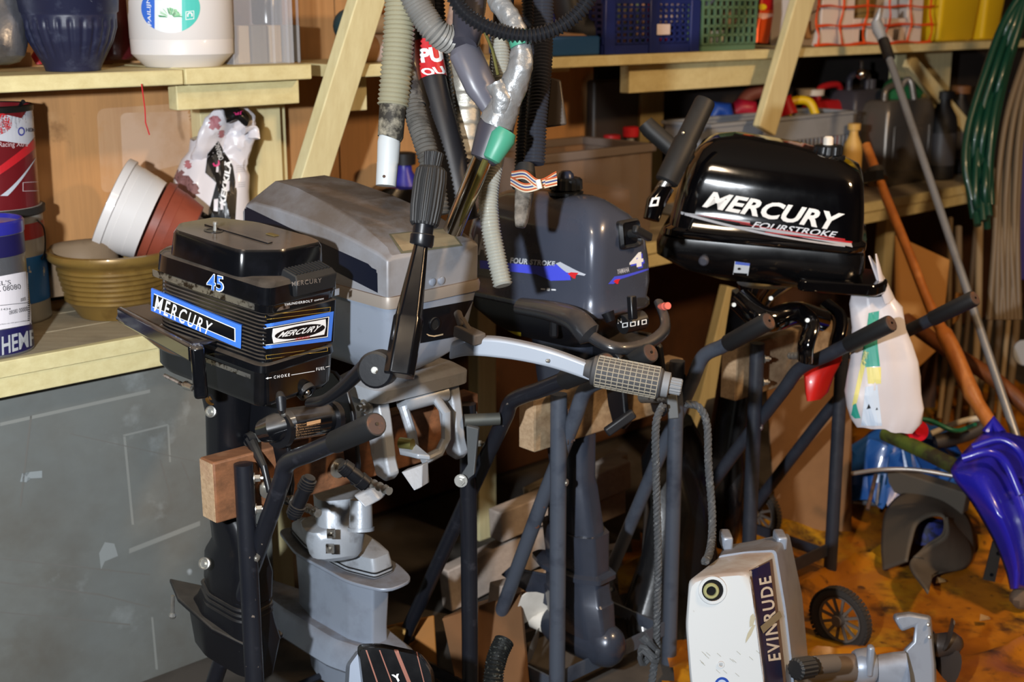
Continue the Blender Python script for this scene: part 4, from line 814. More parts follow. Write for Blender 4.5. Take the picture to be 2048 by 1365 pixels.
for q in ([(1492, 1290), (1512, 1252), (1506, 1245), (1488, 1282)], [(1500, 1262), (1512, 1240), (1506, 1222), (1497, 1240)]): decal('scuff', E_, poly2d([(0, .3), (.5, 0), (1, .2), (.9, .8), (.4, 1), (.1, .7)]), q, flat('scuff_tan', '#a09a84', .7), [ec])
for i in range(14):
    x = 1395+random.random()*120; y = 1300+random.random()*50; decal('scratch', E_, SQ, [(x, y), (x+8, y+7), (x+8, y+6), (x, y-1)], flat('scratch_grey', '#83806f', .7), [ec])
p, n = onf(0, 1425, 1181, ec); g = G(); g.knob(p, n, [(.028, -.001), (.026, .003), (.0205, .003), (.020, .0008)]); part('filler_rim', E_, g, wh)
g = G(); g.knob(p, n, [(.0202, .0006), (.0202, .0010)]); part('filler_well', E_, g, flat('hole_black', '#020203', .9))
q = p+V((-.003, 0, -.001)); g = G(); g.knob(q, n, [(.0145, -.002), (.015, .005), (.013, .008), (.0095, .008), (.0088, .0022)]); fn = part('filler_neck', E_, g, mat('olive_plastic', '#8d8c60', .45))
g = G(); g.knob(q, n, [(.0086, .001), (.0086, .0028)]); part('neck_hole', fn, g, flat('hole_black', '#020203', .9))
p, n = onf(0, 1442, 1330, ec); g = G(); g.knob(p, n, [(.007, -.001), (.006, .002), (.004, .002), (.003, 0)]); part('blind_plug', E_, g, wh)
decal('round_badge', E_, ell2d(), [(1428, 1385), (1458, 1387), (1460, 1356), (1430, 1354)], flat('badge_blue', '#1f3f8f', .4), [ec])
decal('round_badge_ring', E_, ell2d(), [(1433, 1382), (1454, 1384), (1455, 1361), (1434, 1359)], flat('badge_pale', '#9fb0c8', .4), [ec], off=.001)
# E shaft, gearcase, propeller
kk = 2.72
g = G(); g.tube([P(1560, 1338, 2.55), P(1600, 1336, 2.55)], [.0, .019], 8)
a, b = P(1590, 1340, 2.56), P(1636, 1332, 2.60); d_ = (b-a).normalized(); ff = frame(a, d_.orthogonal(), d_.cross(d_.orthogonal()), d_); g = G(ff); R = []
for z, r in ((0, .018), (.004, .0225), (.045, .022), (.05, .018)):
    R.append([V(((r-(.0015 if j % 4 > 1 else 0))*math.cos(2*math.pi*j/64), (r-(.0015 if j % 4 > 1 else 0))*math.sin(2*math.pi*j/64), z)) for j in range(64)])
g.rings(R); part('throttle_knob', E_, g, rubber, sm=20)
g = G(); g.tube([P(1628, 1332, 2.62), P(1668, 1328, 2.66)], .019, 16); part('tiller_arm', E_, g, mat('dusty_grey_plastic', '#5d554e', .7))
g = G(); g.tube([P(1600, 1345, 2.76), P(1660, 1338, 2.78), P(1720, 1335, 2.80)], [.030, .030, .029], 20); part('exhaust_tube', E_, g, mat('brown_grey_metal', '#6a625c', .45, .3, dust=('#5e4636', .6)))
g = G(); g.tube([P(1708, 1335, 2.80), P(1716, 1335, 2.8), P(1738, 1333, 2.8), P(1748, 1333, 2.8)], [.034, .038, .040, .034], 22); part('collar', E_, g, silver)
g = G(); g.box(P(1740, 1322, 2.76), (.014, .02, .07)); part('collar_clamp', E_, g, silver, bev=.005)
g = G(); c4 = []
for x, y0, y1, k in ((1750, 1310, 1385, 2.80), (1785, 1302, 1400, 2.80), (1806, 1298, 1430, 2.80), (1812, 1330, 1430, 2.78)):
    h = (y1-y0)/2*k/FPX; c = P(x, (y0+y1)/2, k); c4.append([c+V((0, math.cos(t)*.03, math.sin(t)*h)) for t in [2*math.pi*j/18 for j in range(18)]])
g.rings(c4); part('mid_section', E_, g, silver)
po = [(1800, 1262), (1786, 1238), (1786, 1228), (1818, 1224), (1862, 1232), (1872, 1330), (1874, 1400), (1840, 1420), (1806, 1400), (1806, 1300), (1825, 1282), (1830, 1250)]
g = G(); g.rings([[P(x, y, 2.86) for x, y in po], [P((x-1835)*.9+1835, (y-1320)*.95+1320, 2.80) for x, y in po]][::-1] + [[P(x, y, 2.93) for x, y in po]]); gc = part('gearcase', E_, g, silver, bev=.006)
for x, y in ((1856, 1250), (1858, 1275)):
    g = G(); g.ball(P(x, y, 2.795), .004, 8); part('rivet', E_, g, zinc)
prop(E_, P(1888, 1290, 2.88), V((1, .15, .05)).normalized(), .085, mat('brown_propeller', '#3a322e', .4, .2), 3, .026, 1.3)
# ======== F: the cowl at the lower edge, G: dark ribbed grip beside it
F_ = thing('outboard_motor', 'black outboard motor cowl with thin copper stripes, cut off by the lower edge', 'outboard motor', P(790, 1560, 2.35))
cop = flat('copper_stripe', '#8a5a4c', .4, .3)
q0 = [(718, 1298), (762, 1296), (838, 1312), (862, 1345), (872, 1500), (740, 1500), (726, 1365)]
g = G(); g.rings([rr(q0, 2.30, 14), rr([((x-790)*1.04+788, (y-1400)*1.05+1396) for x, y in q0], 2.32, 14), rr([(x+6, y-4) for x, y in q0], 2.5, 14)]); fc = part('top_cowl', F_, g, mat('black_pan', '#08080a', .25, coat=.4))
q1 = [(700, 1330), (722, 1300), (735, 1370), (745, 1500), (690, 1500)]
g = G(); g.rings([rr(q1, 2.33, 6), rr([(x-8, y) for x, y in q1], 2.5, 6)]); part('grey_side', F_, g, silver)
for x, dx, w_ in ((731, 22, 3), (758, 24, 2.5), (788, 26, 8), (831, 16, 2)):
    decal('copper_stripe', F_, SQ, [(x+dx, 1365), (x+dx+w_, 1365), (x+w_, 1301), (x, 1301)], cop, [fc])
decal('lettering', F_, text2d('Y', .1, .05), [(786, 1372), (800, 1348), (784, 1350), (770, 1374)][0:0] or [(792, 1368), (806, 1356), (798, 1348), (783, 1350)], white_print, [fc], off=.0015)
g = G(); cpts = crom([P(1008, 1284, 2.62), P(996, 1310, 2.6), P(988, 1345, 2.58), P(984, 1400, 2.58)], 10); g.hose(cpts, .0195, .006, .0016, 16, 2)
single('flexible_conduit', 'dark braided conduit rising at the lower edge beside the black upright', 'hose', g, mat('braided_black', '#1c1e1e', .4, .3, mix=(160, '#6d706a', .58, .68)))
# ======== hanging bundle of vacuum hoses
hb = 2.46
gh = dict(group=None)
beige_h = mat('beige_grey_hose', '#97937c', .42); grey_h = mat('grey_hose', '#807f7c', .32, .15); blk_h = mat('black_hose', '#1f2024', .35)
clear_h = mat('clear_grey_hose', '#a5a69e', .25, .2); dusty_h = mat('dusty_dark_hose', '#55534f', .8, mix=(30, '#32312f', .45, .7))
t = thing('vacuum_hose', 'thick beige ribbed hose ending in a white pipe, leftmost of the hanging hoses', 'hose', P(775, 372, hb))
g = G(); g.hose([P(803, -60, hb), P(801, 0, hb), P(797, 80, hb), P(791, 160, hb), P(786, 212, hb)], .0285, .0085, .0022, 20); part('ribbed_hose', t, g, beige_h)
g = G(); g.tube([P(787, 200, hb), P(786, 204, hb), P(781, 274, hb), P(780, 277, hb)], [.025, .0255, .0245, .022], 22); part('cuff', t, g, mat('mouldy_cuff', '#8e8878', .7, mix=(26, '#2a2722', .42, .55)))
g = G(); g.tube([P(780, 272, hb), P(778, 284, hb), P(778, 286, hb), P(776, 325, hb), P(775, 328, hb), P(772, 372, hb)], [.0205, .0215, .022, .021, .0205, .0195], 22); pp = part('pipe_end', t, g, mat('white_pipe', '#b9bfc2', .4, mix=(14, '#9a9a90', .6, .8)))
g = G(); g.tube([P(768, 353, hb-.022), P(768, 353, hb-.018)], .003, 8); part('peg_hole', t, g, rust)
g = G(); g.hose([P(815, -60, 2.36), P(828, -5, 2.36), P(845, 28, 2.36), P(872, 64, 2.36), P(903, 80, 2.38), P(930, 60, 2.40), P(944, 20, 2.44), P(950, -40, 2.46)], .0235, .0062, .002, 20)
single('vacuum_hose', 'grey metal-like ribbed hose curling in a U above the red label', 'hose', g, grey_h)
g = G(); g.hose([P(890, -70, 2.28), P(905, -12, 2.28), P(935, 30, 2.28), P(985, 58, 2.28), P(1050, 72, 2.28), P(1110, 58, 2.28), P(1160, 22, 2.28), P(1200, -40, 2.28)], .0125, .0075, .0022, 16)
single('vacuum_hose', 'thin black ribbed hose sagging in a wide arc in front of the others', 'hose', g, blk_h)
t = thing('vacuum_hose', 'black hose with a red sleeve of white letters', 'hose', P(935, 440, 2.55))
g = G(); g.tube(crom([P(836, -60, 2.56), P(846, 40, 2.56), P(857, 110, 2.55), P(872, 190, 2.54), P(897, 290, 2.53), P(930, 440, 2.53)], 6), [.027]*31, 20); bh = part('smooth_hose', t, g, mat('matt_black_hose', '#1c1c20', .5))
g = G(); g.hose([P(868, -60, 2.6), P(875, 60, 2.6), P(886, 160, 2.59), P(898, 240, 2.58), P(920, 330, 2.57)], .017, .008, .002, 14); part('ribbed_edge', t, g, blk_h)
g = G(); g.tube([P(853, 84, 2.552), P(857, 110, 2.55), P(866, 158, 2.545)], .0285, 22, caps=False); rl = part('red_sleeve', t, g, mat('red_sleeve', '#c0262c', .4))
decal('lettering', t, text2d('PU', 0, .05), [(843, 126), (888, 124), (882, 92), (838, 98)], white_print, [rl])
decal('lettering', t, text2d('OU', 0, .04), [(850, 152), (893, 148), (884, 132), (838, 138)], white_print, [rl])
g = G(); g.hose([P(812, 205, 2.48), P(825, 200, 2.48), P(834, 240, 2.47), P(850, 290, 2.45), P(866, 350, 2.44), P(880, 430, 2.44)][1:], .0195, .008, .002, 16)
t = thing('vacuum_hose', 'dusty dark grey ribbed hose passing behind the black tiller grip', 'hose', P(880, 430, 2.45)); part('ribbed_hose', t, g, dusty_h)
g = G(); g.tube(crom([P(812, -60, 2.52), P(814, 60, 2.52), P(813, 140, 2.5), P(822, 180, 2.49), P(832, 214, 2.48)], 5), [.016]*10+[.020]*11, 16); part('swivel_cuff', t, g, mat('dusty_black_cuff', '#26262a', .6, mix=(24, '#6b6a66', .5, .65)))
g = G(); g.tube(resample([P(932, 60, 2.62), P(930, 322, 2.62)], .004), 0.0, 4) if 0 else None
q = resample([P(930, 60, 2.62), P(931, 322, 2.62)], .004); g = G(); g.tube(q, [.031-(.0025 if i % 8 == 0 else 0) for i in range(len(q))], 26); single('aluminium_duct', 'shiny silver ringed duct hanging between the hoses', 'duct', g, mat('bright_aluminium', '#c4c0b4', .38, .6, grain=('#8a8780', 300, 'u', .4)))
t = thing('vacuum_nozzle', 'grey plastic angled nozzle with a brass edge pushed into the silver tape', 'nozzle', P(960, 200, 2.36))
g = G(); g.tube([P(940, -40, 2.42), P(935, 60, 2.38), P(928, 92, 2.36)], [.03, .028, .024], 18); part('nozzle_neck', t, g, mat('dark_grey_plastic', '#3a3942', .4))
a, b = P(925, 95, 2.37), P(972, 196, 2.37); g = G(); g.tube([a, a.lerp(b, .1), a.lerp(b, .8), b, P(985, 222, 2.37)], [.026, .034, .033, .026, .02], 22, sq=.7); part('nozzle_body', t, g, mat('mid_grey_plastic', '#5a5a64', .35))
g = G(); g.tube([P(960, 40, 2.33), P(985, 100, 2.33), P(996, 150, 2.33)], .003, 8); part('brass_rod', t, g, mat('brass', '#b8863a', .3, .8))
def tapeit(g):
    g.v = [p + noise.noise_vector(p*V((55, 55, 28)) if 0 else V((p.x*60, p.y*60, p.z*35)))*.0026 + noise.noise_vector(p*120)*.0014 for p in g.v]
t = thing('vacuum_wand', 'green and grey vacuum handle wrapped in silver tape on a chrome tube', 'vacuum wand', P(905, 460, 2.35))
silv_tape = mat('crumpled_silver_tape', '#8e9092', .34, .45, bump=(60, 1.0)); grn = mat('sea_green_plastic', '#3f8a72', .4); gpl = mat('dark_grey_plastic', '#3a3942', .4)
g = G(); g.tube(crom([P(985, -5, 2.32), P(1005, 15, 2.31), P(1028, 50, 2.30), P(1041, 90, 2.30), P(1042, 130, 2.31)], 20), [.012+.0065*min(1, i/14) for i in range(81)], 26); hd = tapeit(g); part('handle', t, g, silv_tape)
g = G(); g.tube([P(1036, 66, 2.295), P(1043, 92, 2.295)], .0200, 18); part('green_band', t, g, grn)
g = G(); g.tube(crom([P(1043, 92, 2.30), P(1042, 130, 2.30), P(1030, 165, 2.31), P(1012, 205, 2.32), P(992, 250, 2.33)], 20), [.0185+.012*i/80 for i in range(81)], 28); tapeit(g); part('taped_joint', t, g, silv_tape)
g = G(); g.tube(crom([P(990, 165, 2.30), P(1003, 195, 2.30), P(1000, 225, 2.31)], 16), [.016]*33, 24); tapeit(g); part('tape_wad', t, g, silv_tape)
g = G(); g.tube([P(1000, 232, 2.335), P(990, 262, 2.335), P(968, 318, 2.34), P(966, 322, 2.34)], [.030, .0335, .026, .022], 22); part('grey_socket', t, g, gpl)
g = G(); g.tube([P(1012, 262, 2.315), P(1005, 275, 2.315), P(983, 318, 2.32), P(981, 322, 2.32)], [.020, .024, .017, .012], 20); part('green_shell', t, g, grn)
g = G(); g.tube([P(1046, 150, 2.32), P(1040, 185, 2.32), P(1030, 205, 2.32)], .011, 12); part('green_strip', t, g, grn)
g = G(); g.tube([P(966, 315, 2.34), P(905, 462, 2.42)], .0185, 24); part('chrome_tube', t, g, mat('warm_chrome', '#c0b8a8', .12, 1.0))
g = G(); g.tube([P(972, 318, 2.32), P(917, 450, 2.40)], .006, 12); part('brass_rod', t, g, mat('brass', '#b8863a', .3, .8))
g = G(); g.hose([P(1087, -60, 2.50), P(1085, 60, 2.50), P(1082, 140, 2.49), P(1074, 220, 2.48), P(1068, 328, 2.47)], .0195, .0068, .002, 18)
single('vacuum_hose', 'dark grey-blue ribbed hose hanging behind the taped handle, above the striped strap', 'hose', g, mat('dark_blue_grey_hose', '#34363e', .35))
g = G(); g.hose([P(1060, -60, 2.58), P(1062, 60, 2.58), P(1060, 160, 2.57), P(1052, 260, 2.56), P(1047, 345, 2.55)], .017, .0068, .002, 14)
single('vacuum_hose', 'black ribbed hose half hidden between the taped handle and the dark blue-grey hose', 'hose', g, blk_h)
g = G(); g.hose([P(1000, 60, 2.50), P(1002, 200, 2.48), P(992, 300, 2.45), P(978, 380, 2.42), P(979, 440, 2.40), P(992, 510, 2.39), P(1006, 572, 2.38)], .0168, .0062, .0019, 18)
single('vacuum_hose', 'clear grey ribbed hose hanging lowest, in front of the blue-grey motor', 'hose', g, clear_h)
t = thing('crevice_nozzle', 'dirty translucent tapered nozzle tied with an orange and white strap', 'nozzle', P(1040, 455, 2.42))
g = G(); g.tube([P(1050, 330, 2.46), P(1049, 375, 2.45)], [.018, .024], 16); part('nozzle_neck', t, g, rubber)
g = G(); g.tube([P(1050, 368, 2.44), P(1049, 380, 2.44), P(1042, 440, 2.42), P(1040, 456, 2.42)], [.026, .027, .019, .013], 4, sq=.8); part('nozzle_tip', t, g, mat('dirty_translucent', '#7a746c', .35, mix=(16, '#2c2824', .42, .58)), bev=.003)
str_m = mat('strap_orange', '#b0552e', .7); str_w = mat('strap_cream', '#c9bda6', .7); str_b = mat('strap_blue', '#3a4a80', .7)
for j in range(6):
    o = (j-2.5)*.0028; mm = (str_w, str_m, str_w, str_b, str_w, str_m)[j]
    for L in ([P(1024, 352, 2.43), P(1050, 350, 2.40), P(1078, 368, 2.38), P(1112, 352, 2.40)], [P(1022, 362, 2.43), P(1050, 376, 2.40), P(1080, 370, 2.385), P(1114, 362, 2.39)]):
        g = G(); cc = [p+V((0, 0, o)) for p in crom(L, 6)]; g.tube(cc, .0017, 6); part('strap_band', t, g, mm)
g = G(); g.tube([P(1076, 360, 2.37), P(1080, 378, 2.37)], .005, 8); part('strap_clip', t, g, white_pl)
g = G(); g.rings([[P(x, y, 2.6) for x, y in ((1100, 155), (1122, 160), (1134, 250), (1090, 256))], [P(x, y, 2.66) for x, y in ((1100, 155), (1122, 160), (1134, 250), (1090, 256))]]); single('vacuum_nozzle', 'flat dark brown floor nozzle hanging behind the rightmost hose', 'nozzle', g, mat('dark_brown_plastic', '#3c332c', .45, mix=(10, '#5a4d42', .55, .8)), bev=.004)
g = G(); g.tube(crom([P(1010, -60, 2.55), P(1005, 60, 2.55), P(996, 160, 2.55)], 4), .02, 14); single('vacuum_hose', 'plain black tube behind the arc of the thin black hose', 'hose', g, mat('matt_black_hose', '#1c1c20', .5))
# ropes
def rope(name, label, pts, r, cat='rope', m=None, base=None):
    c = resample(crom([V(p) for p in pts], 8), .004); t = thing(name, label, cat, min(c, key=lambda p: p.z)); m = m or mat('grey_rope', '#45474a', .85, mix=(90, '#6d6f70', .55, .7))
    tw = math.pi*2/.03
    for ph in (0, 2.1, 4.2):
        g = G(); L = 0; q = []
        for i, p in enumerate(c):
            d_ = (c[min(i+1, len(c)-1)]-c[max(i-1, 0)]).normalized(); x = d_.cross(V((0, 1, 0))).normalized(); y = d_.cross(x); a = i*.004*tw+ph
            q.append(p+x*math.cos(a)*r*.5+y*math.sin(a)*r*.5)
        g.tube(q, r*.55, 6); part('strand', t, g, m)
    return t
rt = rope('rope', 'grey twisted rope hanging straight with a knot near its end', [P(1326, 810, 2.66), P(1312, 850, 2.64), P(1312, 950, 2.66), P(1316, 1100, 2.70), P(1314, 1230, 2.74), P(1313, 1290, 2.76), P(1311, 1310, 2.76), P(1303, 1370, 2.76)], .0085)
g = G(); g.tube([P(1298+18*math.cos(a), 1302+12*math.sin(a*2)+a*1.5, 2.73-.02*math.sin(a)) for a in [i*.5 for i in range(26)]], .006, 8); part('knot', rt, g, mat('grey_rope', '#45474a', .85))
g = G(); g.tube([P(1310, 1300, 2.74), P(1296, 1285, 2.72), P(1284, 1272, 2.72)], [.008, .009, .012], 8); part('frayed_end', rt, g, mat('grey_rope', '#45474a', .85))
rope('rope', 'grey twisted rope arching down to the top of the white cowl', [P(1372, 808, 2.72), P(1398, 815, 2.72), P(1414, 850, 2.72), P(1417, 930, 2.70), P(1424, 1020, 2.68), P(1424, 1075, 2.64), P(1418, 1110, 2.56), P(1410, 1124, 2.50)], .0085)
# ---------------------------------------------------------------- placing along the wall
def AT(x, d, z):
    r = x-1024; c, s_ = math.cos(PITCH), math.sin(PITCH)
    s = (r*(d*N.y*c-(z-EYE)*s_)-FPX*d*N.x)/(FPX*U.x-r*U.y*c); return W(s, d, z)
def ZC(p): return p.y*math.cos(PITCH)-(p.z-EYE)*math.sin(PITCH)
def crumple(g, amp, sc, seed=0, fine=.4):
    nv = []
    for p in g.v:
        q = p*sc+V((seed, seed*1.7, 0)); n = noise.noise_vector(q)*amp + noise.noise_vector(q*3.1)*amp*fine + noise.noise_vector(q*8)*amp*fine*.3
        nv.append(p+n)
    g.v = nv; return g
def up(c, rz=0, tilt=None): return frame(c, (math.cos(rz), math.sin(rz), 0), (-math.sin(rz), math.cos(rz), 0))
def fill(a, b, n): return [a+(b-a)*i/n for i in range(n+1)]
def prof(L, n=5):                                   # densified (r, z) profile
    out = []
    for p, q in zip(L, L[1:]): out += [(p[0]+(q[0]-p[0])*i/n, p[1]+(q[1]-p[1])*i/n) for i in range(n)]
    return out+[L[-1]]
# ======== left shelf
c = AT(147, -2.785, 1.411); t = thing('flowerpot', 'dark blue fluted plastic flowerpot on the left shelf', 'flowerpot', c)
ZP = [(.058, 0), (.060, .004), (.072, .03), (.088, .066), (.097, .085), (.099, .092), (.100, .125), (.103, .128)]
g = G(up(c)); R = []; pb = mat('dark_blue_plastic', '#1e2139', .42, mix=[(22, '#3d4256', .55, .75), (60, '#6a6f7c', .70, .8)], bump=(90, .1))
for r, z in prof([(.058, 0), (.061, .01), (.089, .062), (.099, .092), (.100, .122)], 6):
    ring = []
    for j in range(216):
        a = 2*math.pi*j/216; f = 0
        if .028 < z < .112:
            ph = (j % 9)/9; edge = min(1, (z-.028)/.02, (.112-z)/.006); f = -.0032*max(0, math.sin(math.pi*ph/.5))*edge if ph < .5 else 0
        ring.append(V(((r+f)*math.cos(a), (r+f)*math.sin(a), z)))
    R.append(ring)
for r, z in ((.104, .126), (.106, .15), (.108, .152), (.108, .172), (.100, .172), (.098, .13), (.06, .01)): R.append([V((r*math.cos(2*math.pi*j/216), r*math.sin(2*math.pi*j/216), z)) for j in range(216)])
g.rings(R, True, True); part('pot_body', t, g, pb, sm=60)
c = AT(367, -2.80, 1.411); t = thing('flowerpot', 'large white plastic flowerpot with an oval plant label, on the left shelf', 'flowerpot', c)
g = G(up(c)); g.lathe([(.085, 0), (.088, .002), (.114, .028), (.116, .030), (.117, .062), (.1165, .063), (.1175, .0645), (.1195, .2), (.1235, .2), (.1235, .225), (.116, .225), (.112, .03), (.08, .006)], 72); wp_ = part('pot_body', t, g, mat('white_plastic_pot', '#dcd8d6', .38, coat=.1), sm=40)
q = [(283, 66), (400, 66), (400, -34), (283, -34)]
decal('oval_label', t, ell2d(36), q, flat('label_white', '#e4e8ea', .35), [wp_])
decal('label_left', t, poly2d([(.5+.5*math.cos(a), .5+.5*math.sin(a)) for a in [math.radians(123+i*6) for i in range(20)]]), q, flat('label_blue', '#3f6fd0', .35), [wp_], off=.001)
decal('label_right', t, poly2d([(.5+.5*math.cos(a), .5+.5*math.sin(a)) for a in [math.radians(-68+i*6.8) for i in range(21)]]), q, flat('label_teal', '#4fbfb4', .35), [wp_], off=.001)
decal('lettering', t, text2d('PAILIJNA', .2, .01), [(306, 52), (301, -20), (292, -16), (297, 52)], white_print, [wp_], off=.0015)
decal('label_emblem', t, frame2d(0, 1, 0, 1, .08, .08), [(371, 40), (388, 38), (388, 21), (371, 23)], white_print, [wp_], off=.0015)
decal('label_emblem', t, poly2d([(.5+.5*math.cos(a), .5+.5*math.sin(a)) for a in [i*.3 for i in range(-1, 12)]]+[(.2, .3), (.35, .5), (.5, .75), (.7, .55)][::-1] if 0 else [(0, .2), (0, .7), (.3, 1), (.7, 1), (1, .7), (1, .2), (.75, .2), (.75, .6), (.6, .78), (.4, .78), (.25, .6), (.25, .2)]), [(374, 36), (385, 35), (385, 24), (374, 25)], white_print, [wp_], off=.0016)
for i in range(16):
    a = math.pi*(.05+i*.06)+random.uniform(-.1, .1); x, y = 340+math.cos(a)*32+random.uniform(-5, 5), 34-math.sin(a)*26; mm = flat('leaf_print_%s' % ('dark', 'mid', 'pale')[i % 3], ('#3f8f5c', '#6fb878', '#a8cfa8')[i % 3], .4)
    decal('leaf_print', t, poly2d([(0, .5), (.35, 0), (1, .5), (.35, 1)]), [(340, 34), (340+(x-340)*.5+4, 34+(y-34)*.5+4), (x, y), (340+(x-340)*.5-4, 34+(y-34)*.5-3)], mm, [wp_], off=.0012, div=.3)
g = G(); rows(g, [(-90, 20, 132), (-100, 48, 120), (-110, 66, 90), (-110, 60, 50), (-110, 50, 10), (-100, 42, -40)], ZC(AT(-20, -2.82, 1.42)), .8, 40, ang=47); R0 = g
g2 = G(); rows(g2, [(-90+0, 10, 133), (-98, 36, 126), (-104, 56, 110), (-108, 64, 92), (-110, 64, 70), (-110, 60, 50), (-110, 55, 25), (-110, 50, 0), (-100, 42, -40)], ZC(AT(-20, -2.82, 1.42)), .7, 48, ang=47); crumple(g2, .012, 14, 3)
single('foil_sack', 'crumpled silvery foil sack at the left end of the shelf, beside the dark blue flowerpot', 'sack', g2, mat('silver_foil', '#8c8f96', .3, .75, bump=(30, .6), mix=(8, '#5e5a5c', .5, .7)), sm=30)
k = ZC(AT(240, -2.93, 1.42)); g = G(); rows(g, [(205, 268, 118), (200, 274, 112), (198, 276, 80), (200, 272, 40), (204, 268, 0), (208, 260, -40)], k, .6, 40, ang=47); crumple(g, .006, 18, 5)
single('plastic_bag', 'dark red plastic bag standing between the blue and the white flowerpots', 'bag', g, mat('dark_red_plastic', '#4a1218', .3, coat=.3, bump=(20, .4)))
k = ZC(AT(90, -2.98, 1.42)); g = G(); rows(g, [(70, 100, 128), (62, 96, 112), (72, 90, 96)], k, .6, 24, ang=47); crumple(g, .004, 30, 9); single('plastic_bag', 'small red plastic scrap lying behind the dark blue flowerpot', 'bag', g, mat('red_plastic', '#9c1c24', .4))
bl = [(477, 503, -2.79), (506, 538, -2.785), (541, 566, -2.79), (569, 604, -2.787)]
for i, (x0, x1, d) in enumerate(bl):
    a, b = AT(x0, d, 1.411), AT(x1, d, 1.411); g = G(FW); s0, s1 = a.dot(U), b.dot(U); g.box(((s0+s1)/2, -d+.06, 1.411+.0465), (s1-s0-.002, .12, .090))
    single('wood_block', ['pale wood block nearest the white flowerpot, in the clear box', 'grey rough-sawn wood block between the two pale ones', 'pale wood block between the two grey ones', 'grey rough-sawn wood block nearest the slanting post'][i], 'wood block', g, [mat('pale_block', '#b09a7c', .7, grain=('#8c7656', 60, 'z', .6)), mat('grey_sawn_block', '#6e655a', .9, grain=('#4c443a', 70, 'z', .6), bump=(120, .6))][i % 2], group='wood blocks in the clear box', bev=.003)
clearm = mat('clear_plastic', '#dfe4ee', .06, spec=.8, alpha=.16)
t = thing('clear_container', 'tall clear plastic container around the wood blocks, beside the slanting post', 'container', AT(560, -2.80, 1.411))
a, b = AT(468, -2.745, 1.411).dot(U), AT(636, -2.745, 1.411).dot(U); b = min(b, 1.83)
for q0, q1, s0, s1 in ((2.745, 2.747, a, b), (2.92, 2.922, a, b), (2.745, 2.922, a, a+.002), (2.745, 2.922, b-.002, b)):
    part('side_pane', t, wbox(s0, s1, q0, q1, 1.413, 1.62), clearm)
for s_ in (a+.11, a+.15, a+.18): part('corner_rib', t, wbox(s_, s_+.004, 2.740, 2.746, 1.413, 1.62), clearm)
g = G(up(AT(535, -2.86, 1.503))); g.lathe([(.035, 0), (.038, .004), (.038, .09), (.02, .12), (.018, .14)], 24); t = single('bottle', 'dark bottle standing on the wood blocks inside the clear container', 'bottle', g, flat('dark_glass', '#0f1120', .15))
g = G(); g.tube([HW(283, 168, -2.67), HW(290, 218, -2.67), HW(291, 245, -2.67), HW(299, 270, -2.67)], .0016, 6); single('red_string', 'thin red string hanging from the left shelf edge', 'string', g, flat('red_thread', '#c0202a', .6))
# ======== bench, left end: cans
def can(c, r, h, t, body, lidm=None, seg=64):
    g = G(up(c)); g.lathe([(r*.985, 0), (r, .002), (r, .006), (r*.99, .009), (r*.99, h-.012), (r, h-.008), (r, h)], seg); return part('can_body', t, g, body, sm=50)
c = AT(-12, -2.665, .851); k = ZC(c); r = 77*k/FPX
t = thing('paint_can', 'thinner can with purple lid and white label at the left bench end', 'can', c)
cb = can(c, r, .25, t, mat('silver_can', '#9a9da4', .25, .8))
g = G(up(c)); g.lathe([(r*.99, .249), (r*1.02, .25), (r*1.03, .256), (r*1.03, .272), (r*.99, .276), (r*.95, .276), (r*.93, .266), (r*.5, .266)], 64); part('lid', t, g, mat('purple_blue_lid', '#2a2a8c', .3, coat=.3))
g = G(up(c)); g.lathe([(r*.93, .266), (r*.92, .2672), (.001, .2675)], 48); part('lid_film', t, g, mat('pinkish_film', '#9a8a90', .3, coat=.3))
pz = flat('navy_can_band', '#1d1a4a', .35)
g = G(up(c)); g.lathe([(r*.992, .004), (r*1.001, .005), (r*1.001, .056), (r*.992, .058)], 64, False, False); bnd = part('lower_band', t, g, pz)
g = G(up(c)); g.lathe([(r*.992, .205), (r*1.001, .206), (r*1.001, .248), (r*.992, .249)], 64, False, False); part('upper_band', t, g, pz)
decal('white_label', t, SQ, [(-70, 672), (66, 648), (63, 541), (-70, 566)], flat('paper_label', '#d8d4da', .6), [cb], off=.001)
lb = bpy.data.objects['white_label']
for s_, q in (("HEMPEL'S", [(-52, 577), (22, 569), (21, 560), (-52, 568)]), ('THINNER 08080', [(-60, 592), (42, 578), (40, 568), (-60, 580)]), ('0005', [(41, 604), (51, 601), (51, 594), (41, 597)]), ('A7021434', [(-22, 623), (21, 620), (21, 616), (-22, 619)]), ('08080 00000', [(18, 630), (55, 622), (54, 613), (18, 622)])):
    decal('label_text', t, text2d(s_), q, flat('ink', '#1c1c24', .6), [lb], off=.0006, div=.2)
decal('label_rule', t, SQ, [(-60, 618), (56, 606), (56, 605), (-60, 617)], flat('ink', '#1c1c24', .6), [lb], off=.0006, div=.1)
for i in range(18): decal('barcode_bar', t, SQ, [(55, 642-i*4.2), (59, 641.6-i*4.2), (59, 639.8-i*4.2), (55, 640-i*4.2)], flat('ink', '#1c1c24', .6), [lb], off=.0006)
decal('fine_print', t, text2d('keep away from heat and flame use with good ventilation'), [(-40, 657), (56, 643), (56, 640), (-40, 654)], flat('ink', '#1c1c24', .6), [lb], off=.0006, div=.2)
decal('lettering', t, text2d('HEMPEL', 0, .02), [(4, 711), (100, 680), (98, 652), (3, 674)], flat('grey_lettering', '#7d8088', .4), [bnd], off=.0008)
c = AT(12, -2.93, .851); k = ZC(c); r = 88*k/FPX; hB = .262
t = thing('paint_can', 'red, white and blue can with a wire handle, under the red can', 'can', c)
cb = can(c, r, hB, t, mat('worn_white_can', '#a8a49c', .4, .3))
